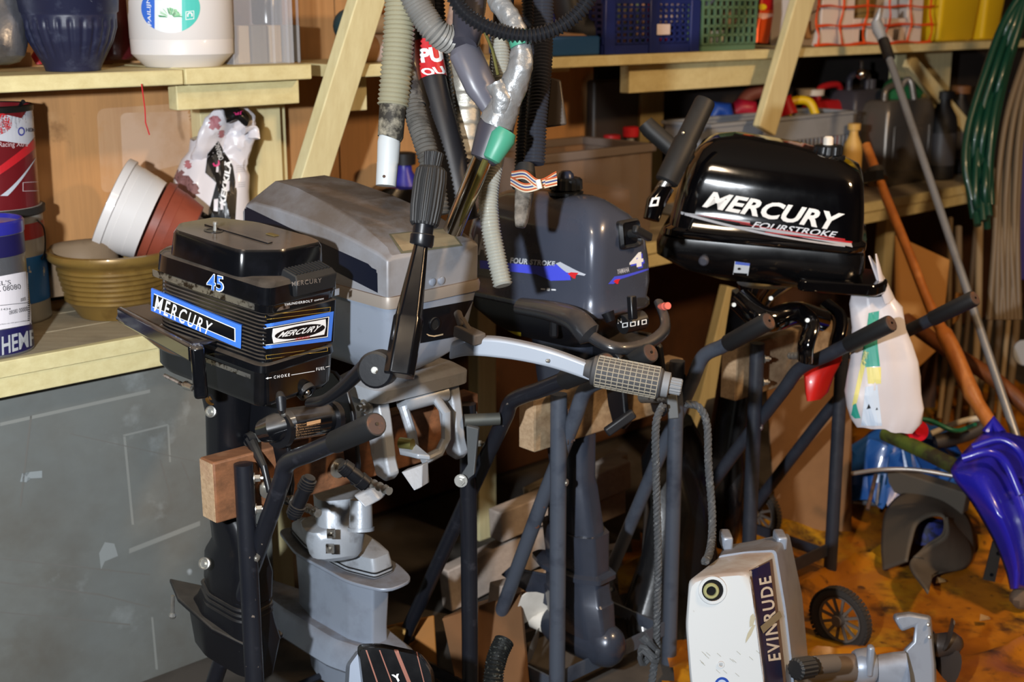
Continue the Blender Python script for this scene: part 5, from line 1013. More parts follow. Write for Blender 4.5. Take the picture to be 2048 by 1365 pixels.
g = G(up(c)); g.lathe([(r*.992, .045), (r*1.001, .046), (r*1.001, .15), (r*.992, .151)], 64, False, False); part('blue_band', t, g, mat('blue_can_print', '#1f5fa0', .4, mix=(24, '#b5b0a4', .62, .64)))
g = G(up(c)); g.lathe([(r*.992, .19), (r*1.001, .191), (r*1.001, .225), (r*.992, .226)], 64, False, False); part('red_band', t, g, flat('red_can_print', '#a02a24', .4))
g = G(up(c)); g.lathe([(r, hB-.02), (r*1.06, hB-.016), (r*1.06, hB-.002), (r*.9, hB), (r*.8, hB)], 48); part('dark_lid', t, g, mat('dark_lid', '#22201f', .5))
g = G(); g.tube(crom([c+V((r*.98, -.02, hB-.03)), c+V((r*1.12, -.02, hB-.05)), c+V((r*1.1, -.02, hB-.1)), c+V((r*1.0, -.02, hB-.12))], 4), .002, 6); part('wire_handle', t, g, satin_black)
c = AT(-12, -2.925, .851+hB); k = ZC(c); r = 90*k/FPX; h = .222
t = thing('paint_can', 'red open can reading Racing Xtra, on top of the striped can', 'can', c)
g = G(up(c)); g.lathe([(r*.96, 0), (r*.965, .003), (r*1.0, h), (r*.985, h), (r*.95, .004)], 64, True, False); cb = part('can_body', t, g, mat('deep_red_can', '#701a20', .3, .2, coat=.3))
g = G(up(c)); g.lathe([(r*1.0, h-.012), (r*1.015, h-.01), (r*1.015, h), (r*.98, h+.003)], 48, False, False); part('rim', t, g, mat('dark_rim', '#2c2a26', .4, .6))
g = G(); g.tube([c+V((r*.85, -.03, h-.002)), c+V((r*1.05, -.05, h+.012))], [.002, .005], 8); part('rim_lug', t, g, satin_black)
decal('pale_patch', t, poly2d([(0, 0), (.75, -.15), (1, .3), (1, .95), (.75, 1), (.72, .5), (.6, .7), (.5, .35), (.3, .8), (.15, .8), (.2, .4), (0, .3)]), [(-10, 280), (78, 280), (78, 218), (-10, 218)], flat('silver_print', '#a8a8b0', .35), [cb])
decal('red_burst', t, ell2d(), [(-60, 272), (24, 272), (24, 222), (-60, 222)], flat('bright_can_red', '#b82028', .35), [cb])
decal('red_sweep', t, poly2d([(0, 0), (1, .6), (1, 1), (0, .5)]), [(-20, 362), (80, 320), (80, 268), (-20, 330)], flat('bright_can_red', '#b82028', .35), [cb])
decal('silver_sweep', t, poly2d([(0, 0), (.2, 0), (1, 1)]), [(0, 392), (76, 392), (78, 305), (0, 340)], flat('silver_print', '#a8a8b0', .35), [cb], off=.0008)
decal('lettering', t, text2d('Racing Xtra'), [(-2, 297), (55, 296), (55, 283), (-2, 284)], flat('pale_lettering', '#c8b4b8', .4), [cb], off=.001)
decal('lettering', t, text2d('HEMPEL', 0, .02), [(51, 264), (83, 263), (83, 256), (51, 256)], flat('navy_lettering', '#20264a', .4), [cb], off=.0012)
decal('emblem_ring', t, (lambda n: ([(.5+.5*math.cos(2*math.pi*i/n), .5+.5*math.sin(2*math.pi*i/n)) for i in range(n)]+[(.5+.32*math.cos(2*math.pi*i/n), .5+.32*math.sin(2*math.pi*i/n)) for i in range(n)], [(i, (i+1) % n, n+(i+1) % n, n+i) for i in range(n)]))(24), [(35, 272), (49, 272), (49, 254), (35, 254)], flat('emblem_blue', '#3a3f90', .4), [cb], off=.0012)
decal('small_box', t, frame2d(0, 1, 0, 1, .04, .05), [(45, 383), (80, 382), (80, 363), (45, 365)], flat('pale_lettering', '#c8b4b8', .4), [cb])
# gold bowl and the pots in it
c = AT(236, -2.80, .851); k = ZC(c); m = k/FPX
t = thing('plant_bowl', 'large gold-coloured ribbed bowl holding tilted flowerpots, on the bench', 'bowl', c)
pr_ = [(.085, 0), (.088, .004), (.098, .02), (.110, .035)]
for i in range(7): z = .038+i*.0115; r = .113+i*.0022; pr_ += [(r, z), (r+.003, z+.002), (r+.003, z+.0075), (r, z+.0095)]
pr_ += [(.130, .122), (.138, .128), (.146, .134), (.149, .142), (.147, .150), (.139, .152), (.130, .14), (.112, .05), (.08, .012)]
g = G(up(c)); g.lathe([(r*1.0, z*1.02) for r, z in pr_], 90); part('bowl_body', t, g, mat('gold_glaze', '#8a6e38', .34, .3, mix=[(9, '#6a5028', .5, .7), (30, '#8a4a30', .74, .78)], coat=.2), sm=40)
def pot(name, label, c, ax, R, m, seg=64, **kw):
    ax = V(ax).normalized(); x = ax.orthogonal(); g = G(frame(c, x, ax.cross(x), ax)); g.lathe(R, seg); return single(name, label, 'flowerpot', g, m, sm=40, **kw)
ax = V((.86, .12, -.42))
c0 = P(224, 408, ZC(c)+.02)
pot('flowerpot', 'white plastic flowerpot lying tilted in the gold bowl', c0, ax, [(.112, -.004), (.116, -.002), (.116, .016), (.110, .018), (.107, .034), (.1085, .035), (.103, .066), (.104, .067), (.098, .095), (.09, .096), (.09, .09), (.108, .0)], mat('white_plastic_pot', '#dcd8d6', .38, coat=.1))
pot('flowerpot', 'terracotta-coloured plastic flowerpot stacked against the white one in the gold bowl', c0+ax.normalized()*.100, ax, [(.095, -.0), (.103, .002), (.103, .02), (.098, .022), (.094, .045), (.095, .046), (.080, .095), (.07, .096)], mat('terracotta_plastic', '#8a4230', .5, mix=(14, '#6d3020', .5, .8)))
pot('flowerpot', 'taupe flowerpot turned upside down at the back of the gold bowl', AT(170, -2.88, .93), (-.12, .2, 1), [(.085, -.04), (.083, .03), (.078, .07), (.066, .082), (.05, .086)], mat('taupe_pot', '#7d6a54', .6, mix=(20, '#6a5844', .5, .8)))
# compost bag
k = ZC(AT(430, -2.85, .86))
t = thing('compost_bag', 'crumpled white and black compost bag slumped against the cream back board', 'bag', AT(430, -2.85, .851))
g = G(); rows(g, [(375, 492, 520), (366, 496, 460), (352, 497, 425), (343, 497, 385), (352, 496, 350), (366, 484, 322), (376, 476, 298), (382, 472, 275)], k, .55, 48, ang=15, pw=.8)
g.v = crumple(g, .009, 22, 11).v; lb = part('bag_body', t, g, mat('white_bag_film', '#cfccd2', .3, coat=.3, bump=(40, .25)), sm=28)
g = G(); pts = crom([P(412, 320, k-.02), P(424, 275, k-.05), P(446, 244, k-.05), P(466, 238, k-.03), P(476, 255, k-.02), P(478, 290, k-.01), P(466, 330, k)], 8)
g.tube(pts, [.046-.010*abs(i-24)/28 for i in range(len(pts))], 28, sq=.42); crumple(g, .010, 26, 4); ft = part('bag_neck', t, g, mat('white_bag_film', '#cfccd2', .3, coat=.3, bump=(40, .25)), sm=28)
g = G(); pts = crom([P(448, 232, k-.09), P(472, 226, k-.08), P(492, 238, k-.06)], 6); g.tube(pts, .022, 20, sq=.5); crumple(g, .006, 30, 6); fb = part('black_fold', t, g, mat('black_bag_film', '#101012', .25, coat=.3, bump=(40, .25)))
g = G(); pts = crom([P(488, 262, k-.05), P(505, 258, k-.03), P(506, 278, k-.03)], 5); g.tube(pts, [.014]*len(pts), 14, sq=.4); crumple(g, .005, 30, 8); part('white_flap', t, g, mat('white_bag_film', '#cfccd2', .3, coat=.3, bump=(40, .25)))
dk = flat('black_bag_print', '#0c0c0e', .3); pk = flat('pink_bag_print', '#c83070', .4)
decal('black_band', t, poly2d([(0, 0), (.9, 0), (1, .4), (.9, .7), (.45, 1), (.1, .85), (0, .62), (.35, .5), (.1, .2)]), [(414, 450), (476, 450), (470, 282), (408, 282)], dk, [lb, ft], off=.0012)
decal('black_hem', t, poly2d([(0, 1), (.2, .7), (.5, .55), (1, .1), (1, -.1), (.5, .25), (.2, .4)]), [(344, 436), (424, 440), (424, 390), (344, 384)], dk, [lb], off=.0012)
decal('lettering', t, text2d('KEKKILÄ', 0, .04), [(450, 412), (464, 322), (450, 318), (437, 406)], white_print, [lb, ft], off=.002)
decal('lettering', t, text2d('ORGANIC', 0, .0), [(447, 318), (436, 284), (428, 288), (438, 322)], white_print, [lb, ft], off=.002)
decal('pink_ring', t, poly2d([(0, .4), (.2, .05), (.7, 0), (1, .3), (1, .8), (.8, .95), (.8, .5), (.6, .25), (.3, .3), (.2, .6)]), [(425, 334), (439, 334), (439, 320), (425, 320)], pk, [lb, ft], off=.002)
decal('pink_letters', t, text2d('JR', .1, .02), [(485, 222), (466, 224), (468, 231), (486, 229)], pk, [fb, ft, lb], off=.001)
br = flat('brown_flower_print', '#7a5656', .5); rs = flat('rose_flower_print', '#a86a70', .5)
def blot(cx_, cy_, r, n=9, seed=1):
    rn = random.Random(seed); return poly2d([(.5+.5*(0.55+.45*(i % 2)+rn.uniform(-.12, .12))*math.cos(2*math.pi*i/(2*n)), .5+.5*(.55+.45*(i % 2)+rn.uniform(-.12, .12))*math.sin(2*math.pi*i/(2*n))) for i in range(2*n)]), [(cx_-r, cy_+r), (cx_+r, cy_+r), (cx_+r, cy_-r), (cx_-r, cy_-r)]
for (x, y, r, m_, sd) in ((366, 372, 22, br, 1), (384, 382, 17, br, 2), (358, 350, 12, br, 5), (429, 246, 15, rs, 3), (443, 268, 8, rs, 4), (376, 330, 9, rs, 6)):
    ge, q = blot(x, y, r, 9, sd); decal('flower_print', t, ge, q, m_, [lb, ft], off=.0008)
for i in range(12): decal('barcode_bar', t, SQ, [(378+i*3, 452), (379.4+i*3, 452), (379.4+i*3, 434), (378+i*3, 434)], dk, [lb], off=.001)
for i in range(7): decal('print_line', t, SQ, [(472, 333+i*4+(i > 3)*18), (490, 331+i*4+(i > 3)*18), (490, 330+i*4+(i > 3)*18), (472, 332+i*4+(i > 3)*18)], grey_print, [lb, ft], off=.001)
# ======== bench, middle
def bx(name, label, cat, x0, x1, d, dep, z0, h, m, bev=.003, **kw):
    a, b = AT(x0, d, z0).dot(U), AT(x1, d, z0).dot(U); return single(name, label, cat, wbox(a, b, -d, -d+dep, z0, z0+h), m, bev=bev, **kw)
bx('dark_box', 'small dark box behind the silver-grey motor on the bench', 'box', 638, 682, -2.9, .08, .851, .225, flat('near_black', '#111114', .5))
def bottle(label, x, d, z0, r, h, m, capm, caph=.025, capr=.35, sy=1, label_m=None, name='bottle', **kw):
    c = AT(x, d, z0); t = thing(name, label, 'bottle', c, **kw); g = G(up(c, math.radians(43)))
    g.lathe([(r*.92, 0), (r, .006), (r, h*.68), (r*.9, h*.78), (r*.45, h*.92), (r*.42, h)], 28, sy=sy); b_ = part('bottle_body', t, g, m)
    g = G(up(c)); g.lathe([(r*capr*1.3, h-.004), (r*capr*1.35, h+caph*.9), (r*capr, h+caph)], 20); part('cap', t, g, capm)
    if label_m:
        g = G(up(c, math.radians(43))); g.lathe([(r*.99, h*.18), (r*1.01, h*.185), (r*1.01, h*.58), (r*.99, h*.585)], 28, False, False, sy=sy); part('bottle_label', t, g, label_m)
    return t
bottle('blue bottle with a black cap behind the black tiller grip', 812, -2.88, .851, .05, .27, flat('violet_blue_plastic', '#2c2a8c', .35), flat('near_black', '#111114', .5), .03, .5)
bottle('dark bottle with a red neck beside the blue one', 790, -2.96, .851, .03, .25, flat('white_label_bottle', '#9aa0a8', .4), flat('red_cap', '#a01c20', .4), .03, .6)
g = G(); rows(g, [(690, 830, 470), (684, 840, 430), (700, 850, 395), (740, 860, 375)], ZC(AT(760, -2.85, .9)), .8, 32, ang=47); crumple(g, .012, 12, 2); single('black_sack', 'black plastic sack lying on the bench behind the silver-grey motor', 'sack', g, mat('black_sack_film', '#0e0f12', .3, coat=.3, bump=(20, .5)))
a, b = 2.52, 3.05; t = thing('storage_box', 'clear brownish plastic storage box on the bench behind the blue-grey motor', 'box', W(2.8, -2.75, .851))
cm = mat('clear_brown_plastic', '#8f7d70', .12, alpha=.42, spec=.7)
for q0, q1, s0, s1 in ((2.64, 2.643, a, b), (2.93, 2.933, a, b), (2.64, 2.93, a, a+.003), (2.64, 2.93, b-.003, b)): part('side_wall', t, wbox(s0, s1, q0, q1, .853, 1.13), cm)
for q0, q1, s0, s1 in ((2.63, 2.65, a-.01, b+.01), (2.925, 2.945, a-.01, b+.01), (2.63, 2.94, b-.01, b+.01)): part('rim', t, wbox(s0, s1, q0, q1, 1.115, 1.14), mat('frosted_rim', '#8d8078', .4, trans=.4), bev=.003)
g = G(FW); g.box((2.85, 2.78, .94), (.3, .2, .12)); single('paper_bundle', 'tan paper bundle inside the clear storage box', 'bundle', crumple(g, .01, 9, 1), mat('tan_paper', '#a87c4c', .7))
g = G(FW); g.box((2.66, 2.80, .90), (.16, .2, .09)); single('red_case', 'dark red case inside the clear storage box', 'case', g, flat('dark_red_case', '#5a2020', .5), bev=.01)
bottle('bottle with a flat red cap behind the clear storage box, left one', 1220, -2.98, .851, .035, .255, flat('grey_bottle', '#8a8a88', .4), flat('red_cap', '#a01c20', .4), .025, .65)
bottle('bottle with a taller red cap behind the clear storage box, right one', 1256, -2.985, .851, .035, .27, flat('grey_bottle', '#8a8a88', .4), flat('bright_red_cap', '#c8202a', .4), .03, .65)
# ======== bench, right part
cg = mat('grey_crate_plastic', '#8f949c', .45, mix=(8, '#7d8288', .5, .8))
s0, s1 = AT(1418, -2.70, 1.0).dot(U), AT(1703, -2.70, 1.0).dot(U); t = thing('plastic_crate', 'grey plastic crate heaped with red and yellow things, behind the gloss black motor', 'crate', W((s0+s1)/2, -2.8, .851))
for q0, q1, a, b in ((2.70, 2.71, s0, s1), (2.89, 2.90, s0, s1), (2.70, 2.90, s0, s0+.01), (2.70, 2.90, s1-.01, s1)):
    part('upper_band', t, wbox(a, b, q0, q1, 1.085, 1.165), cg, bev=.003)
    part('rim', t, wbox(a-.008, b+.008, q0-.008, q1+.008, 1.160, 1.172), cg, bev=.002)
for i in range(34): s_ = s0+.005+i*(s1-s0-.014)/33; part('slat', t, wbox(s_, s_+.008, 2.702, 2.708, .89, 1.085), cg, sm=0)
for i in range(7): q_ = 2.715+i*.026; part('slat', t, wbox(s1-.008, s1-.002, q_, q_+.010, .89, 1.085), cg, sm=0)
part('base', t, wbox(s0, s1, 2.70, 2.90, .853, .89), cg, bev=.004)
part('back_liner', t, wbox(s0+.01, s1-.01, 2.885, 2.889, .89, 1.085), mat('tan_liner', '#a08458', .6))
yl_ = flat('yellow_plastic', '#d8b414', .4); rd_ = flat('red_tool_plastic', '#b01820', .4)
k = ZC(AT(1600, -2.8, 1.2))
g = G(); g.tube(crom([P(1575, 232, k), P(1578, 208, k), P(1600, 200, k), P(1620, 206, k), P(1632, 232, k)], 6), .016, 14); single('yellow_handle', 'yellow looped tool handle sticking out of the grey crate', 'tool', g, yl_)
g = G(); g.tube([P(1548, 234, k), P(1556, 210, k), P(1572, 200, k), P(1580, 230, k)], [.03, .03, .026, .03], 16); single('red_tool', 'red tool body beside the yellow handle in the grey crate', 'tool', g, rd_)
g = G(); g.tube([P(1462, 228, k), P(1480, 216, k), P(1502, 220, k), P(1506, 232, k)], [.03, .035, .035, .02], 16); single('red_tool', 'crimson red tool lying left of the slanting post in the grey crate', 'tool', g, flat('crimson_plastic', '#a01830', .4))
g = G(); g.tube([P(1424, 236, k-.1), P(1434, 218, k-.1), P(1452, 220, k-.1), P(1458, 236, k-.1)], [.02, .03, .03, .02], 16); single('blue_tool', 'blue tool at the left end of the grey crate', 'tool', g, flat('tool_blue', '#2a52a8', .4))
g = G(); g.tube(crom([P(1478, 216, k+.15), P(1500, 190, k+.15), P(1530, 184, k+.15), P(1545, 205, k+.15)], 5), .028, 12); single('brown_tool', 'rusty brown curved tool behind the crimson one', 'tool', g, flat('rust_brown', '#6e3626', .6))
bottle('pale yellow bottle standing right of the gloss black motor cap', 1699, -2.66, .851, .035, .26, flat('pale_yellow_bottle', '#d0a85c', .4), flat('pale_yellow_bottle', '#d0a85c', .4), .02, .5)
bottle('dark red jar with a white lid behind the grey crate', 1610, -3.0, .851, .045, .36, flat('crimson_plastic', '#a01830', .4), white_pl, .02, .9)
def jerry(label, x0, x1, d, z0, h, dep, m, handle=True, **kw):
    a, b = AT(x0, d, z0).dot(U), AT(x1, d, z0).dot(U); w_ = b-a; t = thing('jerrycan', label, 'jerrycan', W((a+b)/2, d-dep/2, z0)); g = G(FW)
    g.rings([[V((p.x, p.y, z)) for p in rpoly(rect(a+i, b-i, -d+i, -d+dep-i), .02, 3)] for z, i in ((z0, .006), (z0+.01, 0), (z0+h*.8, 0), (z0+h*.9, .012), (z0+h*.93, .025))]); part('can_body', t, g, m)
    g = G(FW)
    for zz in (.15, .65): g.box(((a+b)/2, -d-.001, z0+h*zz), (w_*.75, .006, .008))
    for xx in (a+w_*.13, b-w_*.13): g.box((xx, -d-.001, z0+h*.4), (.008, .006, h*.5))
    part('pressed_rib', t, g, m, bev=.002)
    if handle:
        g = G(); g.tube(crom([W(a+w_*.2, d-dep/2, z0+h*.9), W(a+w_*.25, d-dep/2, z0+h*1.06), W(a+w_*.7, d-dep/2, z0+h*1.08), W(a+w_*.75, d-dep/2, z0+h*.9)], 5), .013, 12); part('handle', t, g, m)
    g = G(); g.cyl(W(b-w_*.14, d-dep/2, z0+h*.9), W(b-w_*.14, d-dep/2, z0+h*1.02), .02, 16); part('cap', t, g, m)
    return t
jerry('red plastic fuel can behind the right end of the grey crate', 1632, 1712, -2.92, .851, .36, .11, flat('red_fuel_plastic', '#a81a20', .4))
jerry('dark grey canister with a chrome valve between the red can and the metal jerrycan', 1702, 1768, -2.86, .851, .40, .14, mat('dark_grey_plastic', '#3a3942', .4))
jerry('grey metal jerrycan with pressed ribs on the right of the bench', 1768, 1862, -2.74, .851, .36, .14, mat('grey_metal_can', '#77716a', .32, .55, mix=(5, '#5c5148', .5, .8)))
g = G(); g.ball(AT(1722, -2.84, 1.29), .02, 12); g.cyl(AT(1722, -2.84, 1.27), AT(1722, -2.84, 1.34), .007); single('chrome_valve', 'small chrome valve on top of the dark grey canister', 'valve', g, chrome)
g = G(); rows(g, [(1755, 1850, 200), (1750, 1858, 185), (1758, 1848, 168), (1775, 1830, 158)], ZC(AT(1800, -2.86, 1.24)), .7, 28, ang=47); crumple(g, .008, 16, 7); single('green_bag', 'green cloth bag draped over the top of the metal jerrycan', 'bag', g, mat('green_cloth', '#1f6a3a', .8))
g = G(); g.tube(crom([P(1828, 200, 5.2), P(1822, 165, 5.2), P(1812, 160, 5.2), P(1800, 178, 5.2)], 5), .012, 12); single('spout', 'pale curved spout standing over the green bag', 'spout', g, mat('pale_metal', '#a8a098', .35, .6))
orl = flat('orange_dark_label', '#8a4a20', .5)
lbm = mat('dark_oil_label', '#3a3a3e', .45, mix=(7, '#b8562a', .6, .63))
bottle('black oil bottle with a dark striped label, left of the pair beside the jerrycan', 1876, -2.74, .851, .06, .33, flat('near_black', '#111114', .5), flat('near_black', '#111114', .5), .03, .5, label_m=lbm)
bottle('black oil bottle with an orange-marked label, right of the pair beside the jerrycan', 1908, -2.80, .851, .06, .34, flat('near_black', '#111114', .5), flat('brown_cap', '#6e4a2c', .5), .03, .5, label_m=lbm)
bx('dark_box', 'dark box under the long shelf behind the metal jerrycan', 'box', 1832, 1904, -2.98, .05, 1.26, .10, mat('slate_box', '#30323a', .6))
bx('dark_drum', 'dark drum standing behind the clear storage box', 'drum', 1185, 1275, -2.99, .04, .851, .46, flat('dark_brown_drum', '#2c241e', .5), bev=.01)
# ======== right shelf
S1 = 1.407
def roll(label, x0, x1, y, d, r, m, bandm=None, cat='roll'):
    a = AT(x0, d, S1+r+y); b = AT(x1, d, S1+r+y); t = thing('paper_roll', label, cat, V((a.x, a.y, S1+y))); g = G(); g.tube([a, a.lerp(b, .02), a.lerp(b, .98), b], [r*.93, r, r, r*.93], 24); part('roll_body', t, g, m)
    if bandm: g = G(); g.tube([a.lerp(b, .35), a.lerp(b, .62)], r*1.012, 24, caps=False); part('paper_band', t, g, bandm)
    return t
roll('tan paper roll with a pale band on the long shelf, lowest of the stack', 690, 840, 0, -2.76, .034, mat('tan_roll', '#9a7450', .65), flat('pale_band', '#b8aaa8', .6))
roll('white paper roll lying on the tan one', 735, 850, .068, -2.79, .026, mat('white_roll', '#cfc4b8', .6))
roll('orange cardboard tube on top of the paper rolls', 716, 830, .120, -2.80, .032, mat('orange_roll', '#c08040', .5))
g = G(); g.ball(AT(700, -2.84, S1+.09), .045, 20); single('dark_ball', 'dark teal ball behind the slanting post beside the paper rolls', 'ball', g, flat('dark_teal', '#1f3a40', .6))
g = G(); rows(g, [(885, 940, 112), (880, 946, 80), (890, 940, 40), (900, 930, 0)], ZC(AT(910, -2.85, 1.42)), .6, 28, ang=47); crumple(g, .012, 14, 5); single('cloth_bundle', 'pale striped cloth bundle on the long shelf behind the hoses', 'bundle', g, mat('pale_cloth', '#a8948a', .8, mix=(20, '#6a5048', .5, .7)))
bx('blue_tray', 'blue plastic tray on the long shelf, left of the navy basket', 'tray', 1098, 1200, -2.70, .26, S1, .055, flat('tray_blue', '#1f4a7a', .45), bev=.006)
g = G(); rows(g, [(1104, 1196, 84), (1100, 1200, 76), (1112, 1190, 66)], ZC(AT(1150, -2.80, 1.47)), .9, 28, ang=47); crumple(g, .01, 18, 3); single('brown_wrap', 'brown paper wrap lying on the blue tray', 'paper', g, mat('brown_paper', '#8a6a4c', .7))
g = G(); g.tube(crom([P(1130, -30, 3.9), P(1140, 20, 3.9), P(1160, 60, 3.9), P(1190, 64, 3.9)], 5), .05, 16); single('black_cloth', 'black cloth heap behind the thin black hose, on the long shelf', 'cloth', g, flat('near_black', '#111114', .5))
def basket(label, x0, x1, d, dep, h, m, nx, nz, nd, bw=.006, taper=.0, low=.0):
    a, b = AT(x0, d, S1).dot(U), AT(x1, d, S1).dot(U); t = thing('mesh_basket', label, 'basket', W((a+b)/2, d-dep/2, S1))
    def face(p0, p1, n, nm):
        p0, p1 = V(p0), V(p1); g = G()
        for i in range(n+1): q = p0.lerp(p1, i/n); g.bar(q+Z*low, q+Z*h, bw, bw*.7, (p1-p0).cross(Z))
        for j in range(nz+1): z = low+(h-low)*j/nz; g.bar(p0+Z*z, p1+Z*z, bw*.7, bw)
        if low: g.bar(p0+Z*low/2, p1+Z*low/2, bw*.7, low)
        g.bar(p0+Z*h, p1+Z*h, bw*2, bw*2); part(nm, t, g, m, sm=0)
    face(W(a, d, S1), W(b, d, S1), nx, 'front_grid'); face(W(a, d-dep, S1), W(b, d-dep, S1), nx, 'back_grid'); face(W(a, d, S1), W(a, d-dep, S1), nd, 'side_grid'); face(W(b, d, S1), W(b, d-dep, S1), nd, 'side_grid')
    part('base', t, wbox(a, b, -d, -d+dep, S1, S1+.008), m); return t, a, b
t, a, b = basket('navy plastic mesh basket with a white tag, on the long shelf', 1205, 1392, -2.70, .26, .155, mat('navy_basket', '#1e2a66', .4), 16, 7, 10, .008, low=.03)
for s_ in (a, a+.2, b-.04): part('corner_panel', t, wbox(s_, s_+.045, 2.690, 2.70, S1, S1+.16), mat('navy_basket', '#1e2a66', .4), bev=.003)
g = G(); p = HW(1326, 59, -2.685); g.box(p, (.005, .005, .005)); g = wbox(HW(1314, 60, -2.686).dot(U), HW(1340, 60, -2.686).dot(U), 2.684, 2.688, HW(1326, 70, -2.686).z, HW(1326, 48, -2.686).z); part('white_tag', t, g, flat('tag_white', '#d8c8c0', .5), bev=.002)
bx('red_packet', 'red and white packet standing in the navy basket', 'packet', 1296, 1360, -2.80, .06, S1+.01, .24, flat('packet_red', '#9c1c24', .4))
bx('white_packet', 'white-edged dark packet leaning in the navy basket', 'packet', 1318, 1372, -2.76, .02, S1+.09, .15, flat('packet_white', '#c8bcc0', .4))
bx('pink_box', 'row of pale pink and green cartons in the navy basket', 'box', 1262, 1294, -2.80, .1, S1+.01, .24, mat('pale_cartons', '#a88a78', .5, mix=(30, '#6d8a70', .5, .55)))
t, a, b = basket('sage green plastic mesh basket on the long shelf beside the navy one', 1403, 1508, -2.70, .24, .165, mat('sage_basket', '#5a7a60', .45), 9, 5, 8, .009, low=.02)
g = G(); g.cyl(AT(1432, -2.8, S1+.01), AT(1432, -2.8, S1+.06), .03, 20); single('white_jar', 'small white jar seen through the sage green basket', 'jar', g, flat('jar_white', '#c8c4b0', .5))
g = G(); g.tube([AT(1405, -2.72, S1+.18), AT(1440, -2.80, S1+.19)], [.045, .03], 20); single('grey_funnel', 'dark grey funnel lying on the sage green basket', 'funnel', g, mat('dark_grey_plastic', '#3a3942', .4))
g = G(); rows(g, [(1430, 1500, 50), (1425, 1504, 35), (1440, 1495, 20)], ZC(AT(1465, -2.82, 1.5)), .7, 24, ang=47); crumple(g, .012, 16, 8); single('brown_bag', 'crumpled brown paper bag in the sage green basket', 'bag', g, mat('brown_paper', '#8a6a4c', .7))
k = ZC(AT(1522, -2.76, 1.42)); t = thing('snack_bag', 'orange and red snack bag standing right of the sage green basket', 'bag', AT(1522, -2.76, S1))
g = G(); rows(g, [(1499, 1546, 86), (1500, 1552, 60), (1506, 1556, 25), (1512, 1558, -15), (1514, 1560, -30)], k, .35, 36, ang=47); crumple(g, .006, 20, 6); sb = part('bag_body', t, g, mat('orange_foil', '#d8501c', .3, .3, bump=(30, .4)))
decal('red_top', t, SQ, [(1500, 20), (1562, 20), (1562, -30), (1502, -30)], flat('snack_red', '#a8181c', .35), [sb]); decal('yellow_dot', t, ell2d(), [(1516, 20), (1533, 20), (1533, 8), (1516, 8)], flat('snack_yellow', '#d8b820', .35), [sb], off=.0012)
decal('pale_arc', t, poly2d([(0, .7), (.5, .1), (1, .6), (1, .9), (.5, .4), (0, 1)]), [(1504, 40), (1548, 40), (1548, 26), (1504, 26)], flat('pale_peach', '#e0a890', .35), [sb], off=.0012)
g = G(); g.tube([P(1598, 80, 4.6), P(1602, 55, 4.6), P(1612, 48, 4.6), P(1616, 78, 4.6)], [.01, .02, .02, .012], 12); crumple(g, .004, 30, 1); single('tan_cloth', 'small tan cloth knot between the post and the orange net', 'cloth', g, mat('tan_cloth', '#b08a60', .8))
# white crate with orange safety net
s0, s1 = AT(1650, -2.70, S1).dot(U), AT(1850, -2.70, S1).dot(U); wc = mat('white_crate', '#dcd0c8', .45)
t = thing('white_crate', 'white plastic crate with cut-outs on the long shelf behind the orange net', 'crate', W((s0+s1)/2, -2.8, S1))
L = s1-s0
for nm, q in (('front_wall', 2.72), ('back_wall', 2.93)):
    part(nm, t, wbox(s0, s0+L*.30, q, q+.008, S1+.002, S1+.20), wc, bev=.002); part(nm, t, wbox(s1-L*.16, s1, q, q+.008, S1+.002, S1+.20), wc, bev=.002)
    part(nm, t, wbox(s0+L*.30, s1-L*.16, q, q+.008, S1+.055, S1+.095), wc, bev=.002); part(nm, t, wbox(s0+L*.30, s1-L*.16, q, q+.008, S1+.002, S1+.012), wc)
    for f0, f1 in ((.30, .36), (.44, .54), (.62, .70), (.78, .84)): part(nm, t, wbox(s0+L*f0, s0+L*f1, q, q+.008, S1+.01, S1+.06), wc)
part('side_wall', t, wbox(s0, s0+.008, 2.728, 2.93, S1+.002, S1+.20), wc); part('side_wall', t, wbox(s1-.008, s1, 2.728, 2.93, S1+.002, S1+.20), wc)
g = G(up(W((s0+s1)/2+.03, -2.83, S1+.01))); g.lathe([(.06, 0), (.08, .12), (.085, .2), (.08, .2)], 32); single('brown_pot', 'olive brown pot inside the white crate', 'pot', g, mat('olive_brown', '#7a6030', .5))
t = thing('safety_net', 'orange plastic safety netting hung in front of the white crate', 'net', W((s0+s1)/2, -2.69, S1)); og = mat('orange_net', '#e0501c', .4)
for i in range(6):
    s_ = s0-.06+i*(L+.08)/5; g = G(); g.tube(crom([W(s_+.006*math.sin(j*2+i), -2.695+.006*math.cos(j+i), S1+.004+j*.035) for j in range(7)], 3), [.004+.003*abs(math.cos(j*.45+.2)) for j in range(19)], 8, sq=.4); part('net_strand', t, g, og)
for j in range(4):
    z = S1+.006+j*.066; g = G(); g.tube(crom([W(s0-.07+i*(L+.1)/10, -2.695+.005*math.sin(i*1.3+j), z+.003*math.sin(i*1.9)) for i in range(11)], 3), [.004+.003*abs(math.cos(i*.31)) for i in range(31)], 8, sq=.5); part('net_strand', t, g, og)
def bucket(label, x0, x1, d, h, m):
    a = AT(x0, d, S1); b = AT(x1, d, S1); c = (a+b)/2; w_ = (b-a).length; g = G(FW); sa, sb_ = a.dot(U), b.dot(U)
    t = thing('square_bucket', label, 'bucket', V((c.x, c.y, S1)))
    g.rings([[V((p.x, p.y, z)) for p in rpoly(rect(sa-e, sb_+e, -d-e, -d+.18+e), .02, 3)] for z, e in ((S1+.002, -.012), (S1+.01, -.006), (S1+h, .012), (S1+h, .004), (S1+.02, -.012))]); part('bucket_body', t, g, m)
    g = G(); g.bar(W(sa-.01, d+.012, S1+h-.004), W(sb_+.01, d+.012, S1+h-.004), .01, .012); part('rim', t, g, m); return t
